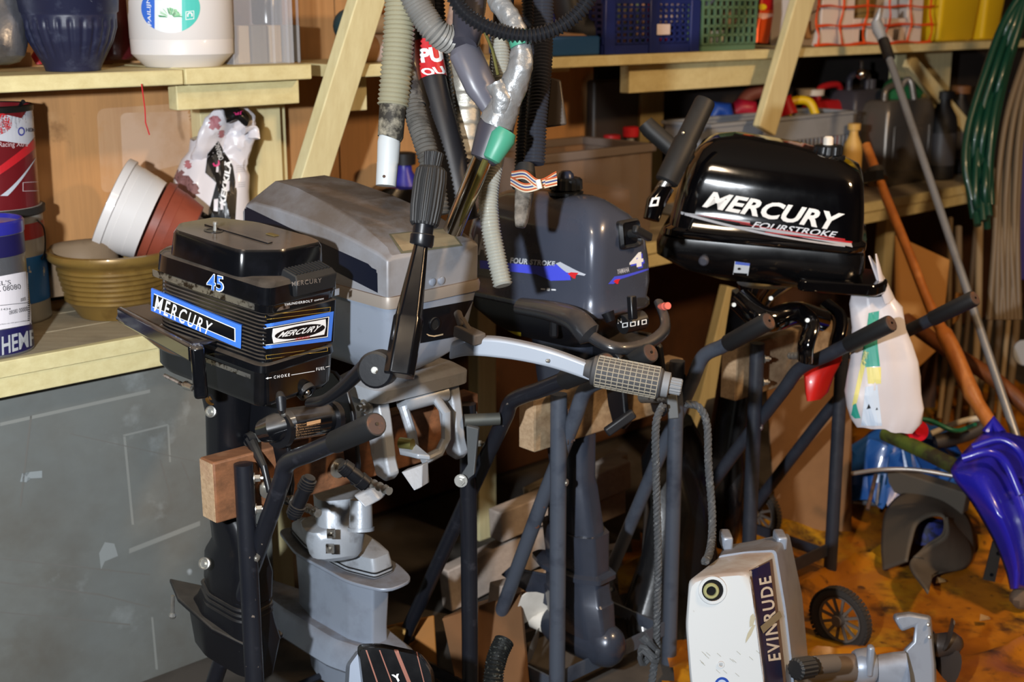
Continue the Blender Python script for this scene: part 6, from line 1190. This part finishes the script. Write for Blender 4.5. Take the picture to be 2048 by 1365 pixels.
bucket('yellow square plastic bucket on the long shelf, left of the two', 1878, 1950, -2.74, .22, mat('yellow_bucket', '#d8b41c', .4))
bucket('yellow square plastic bucket on the long shelf, right one beside the green hoses', 1966, 2000, -2.74, .22, mat('yellow_bucket', '#d8b41c', .4))
g = G(); g.cyl(AT(1858, -2.85, S1), AT(1858, -2.85, S1+.17), .045, 24); single('brown_tin', 'dark brown tin between the white crate and the yellow buckets', 'tin', g, flat('dark_brown_tin', '#5a3c28', .5))
# ======== under the bench
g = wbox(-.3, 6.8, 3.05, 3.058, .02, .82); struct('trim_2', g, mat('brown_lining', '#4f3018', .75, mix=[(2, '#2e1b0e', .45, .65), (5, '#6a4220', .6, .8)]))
cb_ = mat('cardboard', '#8a6238', .8, mix=(4, '#7a5530', .4, .7), bump=(80, .15)); cbd = mat('dark_cardboard', '#6b4a2c', .85, mix=(3, '#5a3c22', .4, .7))
def slabpx(name, label, cat, q, k, th, m, bev=.003, ks=None):
    ks = ks or [k]*len(q); a = [P(x, y, kk) for (x, y), kk in zip(q, ks)]; n = (a[1]-a[0]).cross(a[2]-a[1]).normalized()
    if n.y < 0: n = -n
    g = G(); g.rings([a, [p+n*th for p in a]]); return single(name, label, cat, g, m, bev=bev)
def lum(label, a, b, w_, h_, m=grey_wood): g = G(); g.bar(a, b, w_, h_); return single('lumber_offcut', label, 'lumber', g, m, bev=.004, sm=30)
lum('pale lumber offcut under the bench, topmost of the heap left of the grey leg', P(990, 1052, 3.45), P(1250, 945, 3.75), .05, .085)
lum('lumber offcut lying under the topmost one in the heap', P(1010, 1095, 3.55), P(1240, 1000, 3.8), .05, .07)
lum('short light stick on the lumber heap', P(1052, 988, 3.6), P(1105, 962, 3.65), .03, .03, mat('light_stick', '#a8987c', .7))
lum('broad weathered board beside the right black upright', P(890, 1180, 3.4), P(1110, 1070, 3.65), .04, .12)
lum('short weathered board end behind the grey motor leg', P(1150, 1000, 3.7), P(1245, 935, 3.85), .05, .11)
lum('broad pale board low behind the white propeller', P(985, 1225, 3.1), P(1180, 1170, 3.35), .04, .14)
lum('light board corner right of the grey motor leg', P(1190, 1140, 3.6), P(1245, 1130, 3.6), .04, .12)
lum('light board corner low beside the bullet housing', P(1195, 1215, 3.4), P(1240, 1195, 3.4), .04, .12)
t = thing('cardboard_box', 'open brown cardboard box under the bench behind the black upright', 'box', P(990, 1400, 3.0))
a = [P(885, 1238, 3.0), P(1040, 1190, 3.05), P(1060, 1420, 2.95), P(935, 1470, 2.9)]; g = G(); g.rings([a, [p+V((.004, .012, 0)) for p in a]]); part('front_panel', t, g, cbd)
a = [P(885, 1238, 3.0), P(1040, 1190, 3.05), P(1065, 1172, 3.25), P(925, 1215, 3.25)]; g = G(); g.rings([a, [p-V((0, 0, .006)) for p in a]]); part('flap', t, g, cb_)
slabpx('cardboard_sheet', 'orange-brown cardboard sheet standing behind the lower black cowl', 'cardboard', [(735, 1262), (868, 1232), (880, 1420), (740, 1420)], 3.1, .01, mat('orange_cardboard', '#9a6428', .7, mix=(6, '#b08850', .6, .8)))
slabpx('crumpled_paper', 'crumpled yellow-brown paper under the silver-grey motor leg', 'paper', [(738, 1275), (790, 1255), (812, 1262), (800, 1310), (750, 1320)], 3.0, .02, mat('yellow_paper', '#b08848', .7))
slabpx('cardboard_sheet', 'large brown cardboard sheet standing behind the dark grey stand', 'cardboard', [(1532, 770), (1704, 700), (1704, 1135), (1560, 1172)], 3.9, .012, mat('brown_cardboard', '#7d5a38', .8, mix=(2.5, '#5f4228', .45, .7)))
k = 3.35; g = G(); rows(g, [(1240, 1480, 1270), (1235, 1470, 1200), (1255, 1450, 1100), (1270, 1440, 1000), (1285, 1420, 900), (1310, 1390, 850)], k, .6, 44, ang=30); crumple(g, .03, 7, 4, .6); single('black_sack', 'shiny black plastic sack standing behind the blue-grey stand', 'sack', g, mat('black_sack_film', '#0e0f12', .3, coat=.3, bump=(20, .5)))
slabpx('grey_board', 'dull grey board leaning behind the arching rope', 'board', [(1415, 800), (1450, 790), (1450, 905), (1395, 930), (1378, 900)], 3.8, .012, flat('dull_grey', '#4a4744', .7))
k = 3.2; g = G(); rows(g, [(1612, 1640, 800), (1608, 1656, 785), (1606, 1672, 750), (1640, 1686, 722), (1668, 1684, 712)], k, .5, 28, ang=20); crumple(g, .006, 26, 2); single('red_bag', 'bright red plastic bag stuffed beside the clamp of the dark grey stand', 'bag', g, mat('bright_red_film', '#c01c14', .35, coat=.2))
# ======== white carrier bag on the rightmost stand
k = 3.10; t = thing('carrier_bag', 'white plastic carrier bag with green and yellow print hanging on the rightmost stand', 'bag', P(1760, 862, k))
g = G(); rows(g, [(1738, 1800, 858), (1712, 1824, 856), (1700, 1838, 838), (1694, 1844, 812), (1692, 1844, 785), (1698, 1842, 755), (1700, 1834, 720), (1704, 1822, 685), (1708, 1812, 655), (1706, 1806, 630), (1702, 1800, 608), (1705, 1788, 592), (1755, 1782, 578)], k, .42, 64, ang=-10, pw=.85); crumple(g, .010, 11, 21, .45)
cbm = mat('white_carrier_film', '#bdb9be', .35, coat=.15, bump=(30, .35), sss=.0); bb = part('bag_body', t, g, cbm, sm=40)
g = G(); g.tube([P(1738, 512, 3.06), P(1752, 540, 3.06), P(1768, 575, 3.07), P(1778, 600, 3.08)], [.003, .012, .018, .02], 14, sq=.4); crumple(g, .003, 40, 1); part('tied_handle', t, g, cbm)
g = G(); g.tube([P(1752, 508, 3.05), P(1757, 535, 3.05), P(1764, 570, 3.06)], [.003, .008, .012], 12, sq=.4); part('tied_handle', t, g, cbm)
tg_ = flat('teal_print', '#2c9080', .5); yw = flat('pale_yellow_print', '#cfc878', .5); bp_ = flat('pale_blue_print', '#b8c8dc', .5)
decal('green_print', t, poly2d([(.2, 0), (1, .02), (.85, .45), (.95, 1), (.25, .96), (.3, .5), (0, .1)]), [(1722, 735), (1760, 735), (1760, 622), (1730, 622)], tg_, [bb])
decal('yellow_print', t, poly2d([(0, .0), (.5, .05), (1, .95), (.5, 1)]), [(1704, 812), (1722, 812), (1738, 700), (1718, 700)], yw, [bb])
decal('yellow_print', t, SQ, [(1736, 768), (1762, 768), (1762, 735), (1733, 735)], yw, [bb])
decal('green_print', t, poly2d([(0, .2), (.4, 0), (1, .1), (.7, 1), (.2, .9)]), [(1702, 836), (1722, 840), (1716, 808), (1704, 806)], tg_, [bb])
decal('blue_print', t, poly2d([(0, 0), (1, 0), (.9, 1), (.1, 1)]), [(1722, 852), (1764, 852), (1758, 770), (1728, 775)], bp_, [bb])
decal('dark_speck', t, poly2d([(0, 0), (1, .2), (.5, 1)]), [(1733, 819), (1742, 819), (1742, 808), (1733, 808)], black_print, [bb], off=.001)
decal('dark_speck', t, poly2d([(0, 0), (1, .2), (.5, 1)]), [(1751, 821), (1756, 821), (1756, 815), (1751, 815)], black_print, [bb], off=.001)
# ======== floor on the right: tarpaulin and the heap
c0 = [(x, y) for x in fill(.05, 3.6, 120) for y in fill(1.9, 5.2, 110)]; g = G(); vs = []
for x, y in c0:
    p = V((x, y, 0)); n1 = noise.noise(V((x*1.6+y*.8, y*3.2-x*1.2, 3))); n2 = noise.noise(V((x*6, y*9, 1))); ridge = abs(noise.noise(V((x*1.3+4, y*2.9-x*1.6, 8))))
    vs.append(V((x, y, .012+.014*max(0, n1+.3)+.004*n2+.042*(max(0, .14-ridge)/.14)**1.5)))
fs = []
for i in range(120):
    for j in range(110):
        x, y = c0[i*111+j]
        if y > 2.35+.1*noise.noise(V((x*3, 0, 0))) and x > .30+.06*math.sin(y*5) and V((x, y, 0)).dot(N) > -2.32-(.4 if x > 1.2 else 0)+.05*math.sin(x*9): fs.append((i*111+j, (i+1)*111+j, (i+1)*111+j+1, i*111+j+1))
g.v = vs; g.f = fs; used_ = sorted({i for f in fs for i in f}); mp_ = {o: n for n, o in enumerate(used_)}; g.v = [vs[i] for i in used_]; g.f = [tuple(mp_[i] for i in f) for f in fs]
o = single('tarpaulin', 'wrinkled orange-yellow tarpaulin spread over the floor at the right', 'tarpaulin', g, tarp_m, sm=60)
# curled rubber mat
rm = mat('worn_rubber_mat', '#4c443a', .8, mix=(5, '#352f29', .45, .7), bump=(60, .3))
g = G(); cc = crom([P(1776, 1150, 3.75), P(1768, 1080, 3.80), P(1782, 1010, 3.84), P(1850, 985, 3.84), P(1930, 1020, 3.80), P(1950, 1075, 3.72), P(1930, 1135, 3.66)], 7)
dv = V((-.10, -.28, -.02))
R = [[p, p+dv, p+dv+V((.006, 0, .008)), p+V((.006, 0, .008))] for p in cc]; g.rings(R); 
t = thing('rubber_mat', 'stiff grey rubber mat curled into an arch on the tarpaulin', 'mat', V((1.3, 3.5, .03))); 
def ribbon(L, w_vec, th=.006): 
    g = G(); R = [[p, p+wv, p+wv+V((0, 0, th)), p+V((0, 0, th))] for p, wv in zip(L, w_vec)]; return g.rings(R)
def sheet(g, A, B, th=.006):
    n = len(A); nu = 10; vs = []; 
    for a, b in zip(A, B):
        for j in range(nu+1): vs.append(a.lerp(b, j/nu))
    fs = [(i*(nu+1)+j, (i+1)*(nu+1)+j, (i+1)*(nu+1)+j+1, i*(nu+1)+j+1) for i in range(n-1) for j in range(nu)]; g.add(vs, fs); return g
outer = crom([P(1765, 1140, 3.60), P(1762, 1085, 3.70), P(1772, 1020, 3.80), P(1812, 985, 3.9), P(1880, 990, 3.9), P(1935, 1030, 3.82), P(1952, 1090, 3.74), P(1932, 1140, 3.66)], 6)
inner = crom([P(1812, 1122, 3.52), P(1820, 1085, 3.56), P(1832, 1048, 3.58), P(1862, 1030, 3.6), P(1890, 1035, 3.6), P(1888, 1070, 3.56), P(1856, 1092, 3.54), P(1830, 1115, 3.50)], 6)
g = G(); sheet(g, outer, inner); o1 = part('mat_curl', t, g, rm, sm=60); so = o1.modifiers.new('thick', 'SOLIDIFY'); so.thickness = .007
A = crom([P(1890, 1035, 3.6), P(1888, 1070, 3.56), P(1856, 1092, 3.54), P(1818, 1130, 3.48), P(1855, 1190, 3.30)], 6); B = crom([P(1905, 1040, 3.75), P(1940, 1095, 3.72), P(1935, 1130, 3.66), P(1900, 1145, 3.6), P(1865, 1150, 3.5)], 6)
g = G(); sheet(g, A, B); o1 = part('mat_tongue', t, g, rm, sm=60); so = o1.modifiers.new('thick', 'SOLIDIFY'); so.thickness = .007
g = G(); rows(g, [(1828, 1885, 1085), (1826, 1890, 1060), (1835, 1885, 1042)], 3.75, .8, 24); crumple(g, .01, 20, 5); single('blue_bundle', 'dark blue net bundle inside the curled rubber mat', 'bundle', g, mat('dark_blue_net', '#1a2468', .6, mix=(40, '#0d1030', .45, .55)))
# blue sledge
bs = mat('royal_blue_plastic', '#2220a0', .25, coat=.3)
t = thing('plastic_sledge', 'royal blue moulded plastic sledge standing on edge at the right frame edge', 'sledge', P(2010, 1185, 3.35))
A = crom([P(1968, 862, 3.62), P(1910, 925, 3.50), P(1906, 955, 3.46), P(1945, 1010, 3.42), P(1985, 1080, 3.40), P(2010, 1140, 3.38), P(2020, 1180, 3.36)], 6)
B = crom([P(2010, 865, 3.58), P(1975, 930, 3.44), P(1968, 955, 3.38), P(1992, 1010, 3.33), P(2018, 1070, 3.31), P(2034, 1130, 3.31), P(2034, 1178, 3.32)], 6)
Cc = crom([P(2050, 875, 3.66), P(2030, 935, 3.54), P(2024, 960, 3.46), P(2040, 1010, 3.43), P(2058, 1070, 3.41), P(2064, 1130, 3.40), P(2060, 1180, 3.40)], 6)
Dd = crom([P(2110, 890, 3.60), P(2090, 945, 3.50), P(2080, 965, 3.40), P(2090, 1020, 3.36), P(2100, 1080, 3.36), P(2100, 1130, 3.36), P(2095, 1180, 3.36)], 6)
g = G(); nu = 10; vs = []
for a, b, c_, d_ in zip(A, B, Cc, Dd): vs += crom([a, b, c_, d_], 5)
n2 = 16; fs = [(i*n2+j, (i+1)*n2+j, (i+1)*n2+j+1, i*n2+j+1) for i in range(len(A)-1) for j in range(n2-1)]; g.add(vs, fs); o1 = part('sledge_shell', t, g, bs, sm=70); so = o1.modifiers.new('thick', 'SOLIDIFY'); so.thickness = .008
g = G(); g.tube([P(1975, 868, 3.62), P(1988, 845, 3.62), P(2000, 868, 3.60)], .018, 12); part('grip', t, g, bs)
g = G(); g.tube(crom([P(1925, 918, 3.42), P(1975, 905, 3.40), P(2010, 925, 3.40), P(2040, 990, 3.38)], 6), .012, 12); part('moulded_ridge', t, g, bs)
g = G(); g.tube(crom([P(1945, 895, 3.46), P(2000, 880, 3.44), P(2040, 905, 3.42), P(2065, 960, 3.42)], 6), .010, 12); part('moulded_ridge', t, g, bs)
# blue tarp heap, rods and pipes
g = G(); rows(g, [(1705, 1910, 985), (1700, 1920, 950), (1712, 1925, 905), (1730, 1900, 868), (1780, 1860, 850)], 4.0, .6, 90, ang=10); crumple(g, .035, 9, 12, .9); single('blue_tarp', 'crumpled blue plastic tarpaulin heaped behind the green pole', 'tarpaulin', g, mat('blue_film', '#1c4c90', .3, coat=.4, bump=(14, .6)), sm=30)
def rod(name, label, cat, pts, r, m, seg=12, n=6, **kw): g = G(); g.tube(crom([V(p) for p in pts], n), r, seg); return single(name, label, cat, g, m, **kw)
rod('pole', 'mossy green pole slanting over the blue tarpaulin', 'pole', [P(1770, 868, 3.75), P(1830, 895, 3.65), P(1912, 935, 3.52)], .022, mat('moss_green', '#4c5a20', .6, mix=(10, '#2c2818', .45, .6)))
t = thing('red_reel', 'glossy red plastic reel below the carrier bag', 'reel', P(1832, 872, 3.7)); g = G(frame(P(1832, 862, 3.68), (1, 0, 0), (0, .3, 1), (0, -1, .3))); g.lathe([(.012, .03), (.014, .02), (.03, .018), (.032, .0), (.02, -.01), (.02, -.04), (.034, -.045), (.034, -.06)], 24); part('reel_body', t, g, flat('glossy_red', '#c01828', .2))
rod('green_cable', 'green cable crossing above the red reel', 'cable', [P(1825, 838, 3.75), P(1860, 842, 3.74), P(1910, 862, 3.72), P(1950, 850, 3.8)], .007, flat('cable_green', '#136048', .4))
rod('white_hose', 'off-white hose arching above the blue tarpaulin', 'hose', [P(1862, 868, 3.85), P(1910, 848, 3.85), P(1950, 838, 3.85), P(1985, 840, 3.85)], .009, flat('off_white', '#a8a090', .5))
rod('dark_hose', 'dark brown hose lying under the off-white hose', 'hose', [P(1870, 885, 3.85), P(1930, 870, 3.85), P(1975, 850, 3.85)], .022, flat('dark_brown_hose', '#2c2622', .6))
rod('metal_hoop', 'thin pale metal hoop lying in front of the blue tarpaulin', 'hoop', [P(1704, 948, 3.75), P(1760, 940, 3.7), P(1830, 940, 3.66), P(1905, 952, 3.62)], .006, mat('pale_metal', '#a8a098', .35, .6))
lum('grey plank resting behind the curled rubber mat', P(1765, 950, 3.95), P(1935, 1005, 3.8), .05, .07, mat('grey_plank', '#4a443c', .8))
for i, y in enumerate((968, 988, 1006)): rod('ribbed_pipe', ['uppermost', 'middle', 'lowest'][i]+' of three grey pipes lying behind the rubber mat', 'pipe', [P(1705, y-4, 4.0), P(1800, y+4, 4.0)], .011, mat('grey_pipe', '#6a7078', .35, .4), n=2, seg=12)
rod('thin_bracket', 'thin rusty metal strap standing left of the rubber mat', 'strap', [P(1752, 950, 3.8), P(1735, 1020, 3.75)], .006, rust)
g = G(); rows(g, [(1690, 1790, 1095), (1685, 1800, 1060), (1700, 1790, 1025), (1720, 1775, 1005)], 4.1, .8, 40); crumple(g, .025, 9, 15, .6); single('dark_heap', 'dark cloth heap left of the curled rubber mat', 'cloth', g, mat('dark_cloth', '#1c1614', .9))
g = G(); q = [P(1966, 1160, 3.45), P(1990, 1165, 3.45), P(2006, 1090, 3.5), P(1985, 1085, 3.5)]; g.rings([q, [p+V((.003, .01, 0)) for p in q]]); t = thing('metal_bracket', 'dark drilled metal bracket leaning beside the blue sledge', 'bracket', P(1975, 1170, 3.45)); bk = part('bracket_plate', t, g, mat('dark_metal', '#3a3632', .5, .4)); decal('bolt_hole', t, ell2d(), [(1979, 1154), (1987, 1154), (1987, 1147), (1979, 1147)], black_print, [bk]); decal('bolt_hole', t, ell2d(), [(1992, 1112), (2000, 1112), (2000, 1104), (1992, 1104)], black_print, [bk])
g = G(); p = HZ(2043, 1195, .05); g.ball(p, .03, 12); crumple(g, .006, 30, 3); single('brown_scrap', 'small brown scrap at the right edge under the sledge', 'scrap', g, flat('scrap_brown', '#5a4a3c', .8))
for i, (x, y) in enumerate(((1968, 1240), (1880, 1165))): g = G(); p = HZ(x, y, .03); g.rings([[p+V((-.014, -.008, 0)), p+V((.012, -.01, .006)), p+V((.016, .008, .002)), p+V((-.006, .012, .008))], [p+V((-.014, -.008, .002)), p+V((.012, -.01, .008)), p+V((.016, .008, .004)), p+V((-.006, .012, .010))]]); single('dry_leaf', ['dry leaf lying right of the propeller on the tarpaulin', 'dry leaf lying in front of the rubber mat'][i], 'leaf', g, flat('leaf_brown', '#8a6a40', .8))
# cardboard, oars, pole, sticks, hoses at the far right
slabpx('cardboard_sheet', 'brown cardboard sheet standing behind the crossed oar shafts', 'cardboard', [(1790, 470), (1900, 520), (1888, 640), (1875, 700), (1812, 760), (1790, 700)], 4.4, .01, mat('warm_cardboard', '#9a6c34', .8))
slabpx('cardboard_sheet', 'narrow brown cardboard strip beside the steel pole', 'cardboard', [(1912, 585), (1930, 588), (1918, 640), (1905, 650)], 4.6, .01, mat('warm_cardboard', '#9a6c34', .8))
g = G(); pts = crom([P(1732, 290, 4.15), P(1770, 390, 4.06), P(1815, 500, 3.97), P(1850, 590, 3.90)], 6)+crom([P(1872, 640, 3.86), P(1905, 700, 3.81), P(1945, 790, 3.74), P(2000, 880, 3.66), P(2060, 1000, 3.56)], 6)
wv = mat('varnished_wood', '#a8662c', .4, grain=('#7a4218', 30, 'z', .6), coat=.2)
g.tube(pts, [.015]*19+[.018]*3+[.025]*10+[.021]*(len(pts)-32), 16); t = thing('oar', 'orange varnished wooden oar leaning from the bench edge to the floor', 'oar', pts[-1]); part('shaft', t, g, wv)
g = G(); p = P(1752, 352, 4.08); d_ = (pts[6]-pts[0]).normalized(); g.tube([p-d_*.02, p+d_*.02], .032, 16); g.bar(P(1722, 358, 4.08), P(1760, 350, 4.0), .03, .03); part('oarlock_collar', t, g, satin_black)
rod('oar_shaft', 'dark varnished oar shaft crossing behind the carrier bag', 'oar', [P(1812, 640, 4.25), P(1880, 690, 4.1), P(1990, 760, 3.95), P(2090, 850, 3.85)], .024, mat('dark_varnish', '#6a3a18', .45, grain=('#43220c', 30, 'z', .6)))
a, b = P(1768, 85, 4.4), HZ(2125, 1150, .02); t = thing('steel_pole', 'long thin steel pole with a hooked tip leaning across the shelves', 'pole', b)
g = G(); g.tube([a, b], .0125, 16); part('shaft', t, g, mat('brushed_steel', '#8c8e92', .35, .5, mix=(6, '#6e6a66', .5, .8)))
d_ = (b-a).normalized(); g = G(); g.tube([a-d_*.01, a+d_*.07], .019, 16); part('black_collar', t, g, satin_black)
g = G(); g.tube([a, P(1757, 60, 4.42), P(1752, 42, 4.42)], [.014, .022, .018], 14); g.tube([P(1752, 45, 4.42), P(1757, 30, 4.41), P(1760, 16, 4.4)], [.014, .010, .003], 12); part('hook_tip', t, g, alu)
rn = random.Random(4); stm = [mat('dry_stick_%s' % n_, h_, .7) for n_, h_ in (('pale', '#8a7658'), ('mid', '#6a5a44'), ('dark', '#4a3c2c'))]
lo = [(1895, 'leftmost'), (1915, 'second'), (1934, 'third'), (1955, 'fourth'), (1978, 'fifth'), (1998, 'sixth'), (2015, 'seventh'), (2032, 'eighth')]
for i, (x, w_) in enumerate(lo):
    rod('bamboo_stick', 'thin upright stick, %s from the left in the bundle below the beige hoses' % w_, 'stick', [P(x+rn.uniform(0, 25), 430+rn.uniform(0, 60), 5.0), P(x, 660, 4.9), P(x-rn.uniform(8, 30), 850+rn.uniform(-20, 30), 4.8)], .010+.004*(i % 2), stm[i % 3], group='sticks at the far right', n=3)
gr = mat('green_hose', '#0a3428', .35, coat=.2); bgh = mat('beige_hose', '#5e5140', .5)
def coil(name, label, m, xs, k, r, base):
    t = thing(name, label, 'hose', base)
    for i, L in enumerate(xs): g = G(); g.tube(crom([P(x, y, kk) for x, y, kk in L], 7), r, 12); part('hose_loop', t, g, m)
    return t
gx = []
for i in range(11):
    f = i/10; gx.append([(2075+f*18-i*3, -60, 4.35+.02*(i % 4)), (2010+f*34, 40, 4.35+.03*(i % 3)), (1972+f*42, 140, 4.32+.03*(i % 4)), (1938+f*52, 250, 4.3+.03*(i % 3)), (1930+f*50, 330+(i % 5)*14, 4.28+.02*(i % 4)), (1944+f*38, 400+(i*37 % 60), 4.28+.03*(i % 3))])
coil('garden_hose', 'coil of dark green garden hose hanging at the top right corner', gr, gx, 4.3, .0125, P(1960, 430, 4.3))
gx = []
for i in range(8):
    f = i/7; gx.append([(2110+f*20, -40, 4.5), (2052+f*22, 110, 4.45+.02*(i % 3)), (2012+f*34, 240, 4.42+.03*(i % 3)), (1994+f*42, 380, 4.4+.02*(i % 3)), (1990+f*44, 480, 4.38), (1978+f*52+(i % 3)*8, 640, 4.36)])
coil('garden_hose', 'coil of beige hose hanging behind the green one at the right edge', bgh, gx, 4.4, .011, P(2010, 640, 4.4))
slabpx('blue_board', 'blue plastic sheet behind the beige hose at the right frame edge', 'sheet', [(2020, 180), (2110, 180), (2110, 560), (2030, 560)], 4.8, .01, flat('deep_blue_sheet', '#1c1c90', .4))
slabpx('round_lid', 'pale round lid half hidden at the right frame edge', 'lid', [(2048+22*math.cos(i*.4), 706+26*math.sin(i*.4)) for i in range(16)], 4.5, .01, flat('pale_lid', '#8a9098', .5))
slabpx('wall_board', 'brown plank standing behind the sticks at the right', 'board', [(1750, 640), (1880, 600), (1870, 850), (1760, 860)], 5.1, .015, mat('brown_lining', '#4f3018', .75))
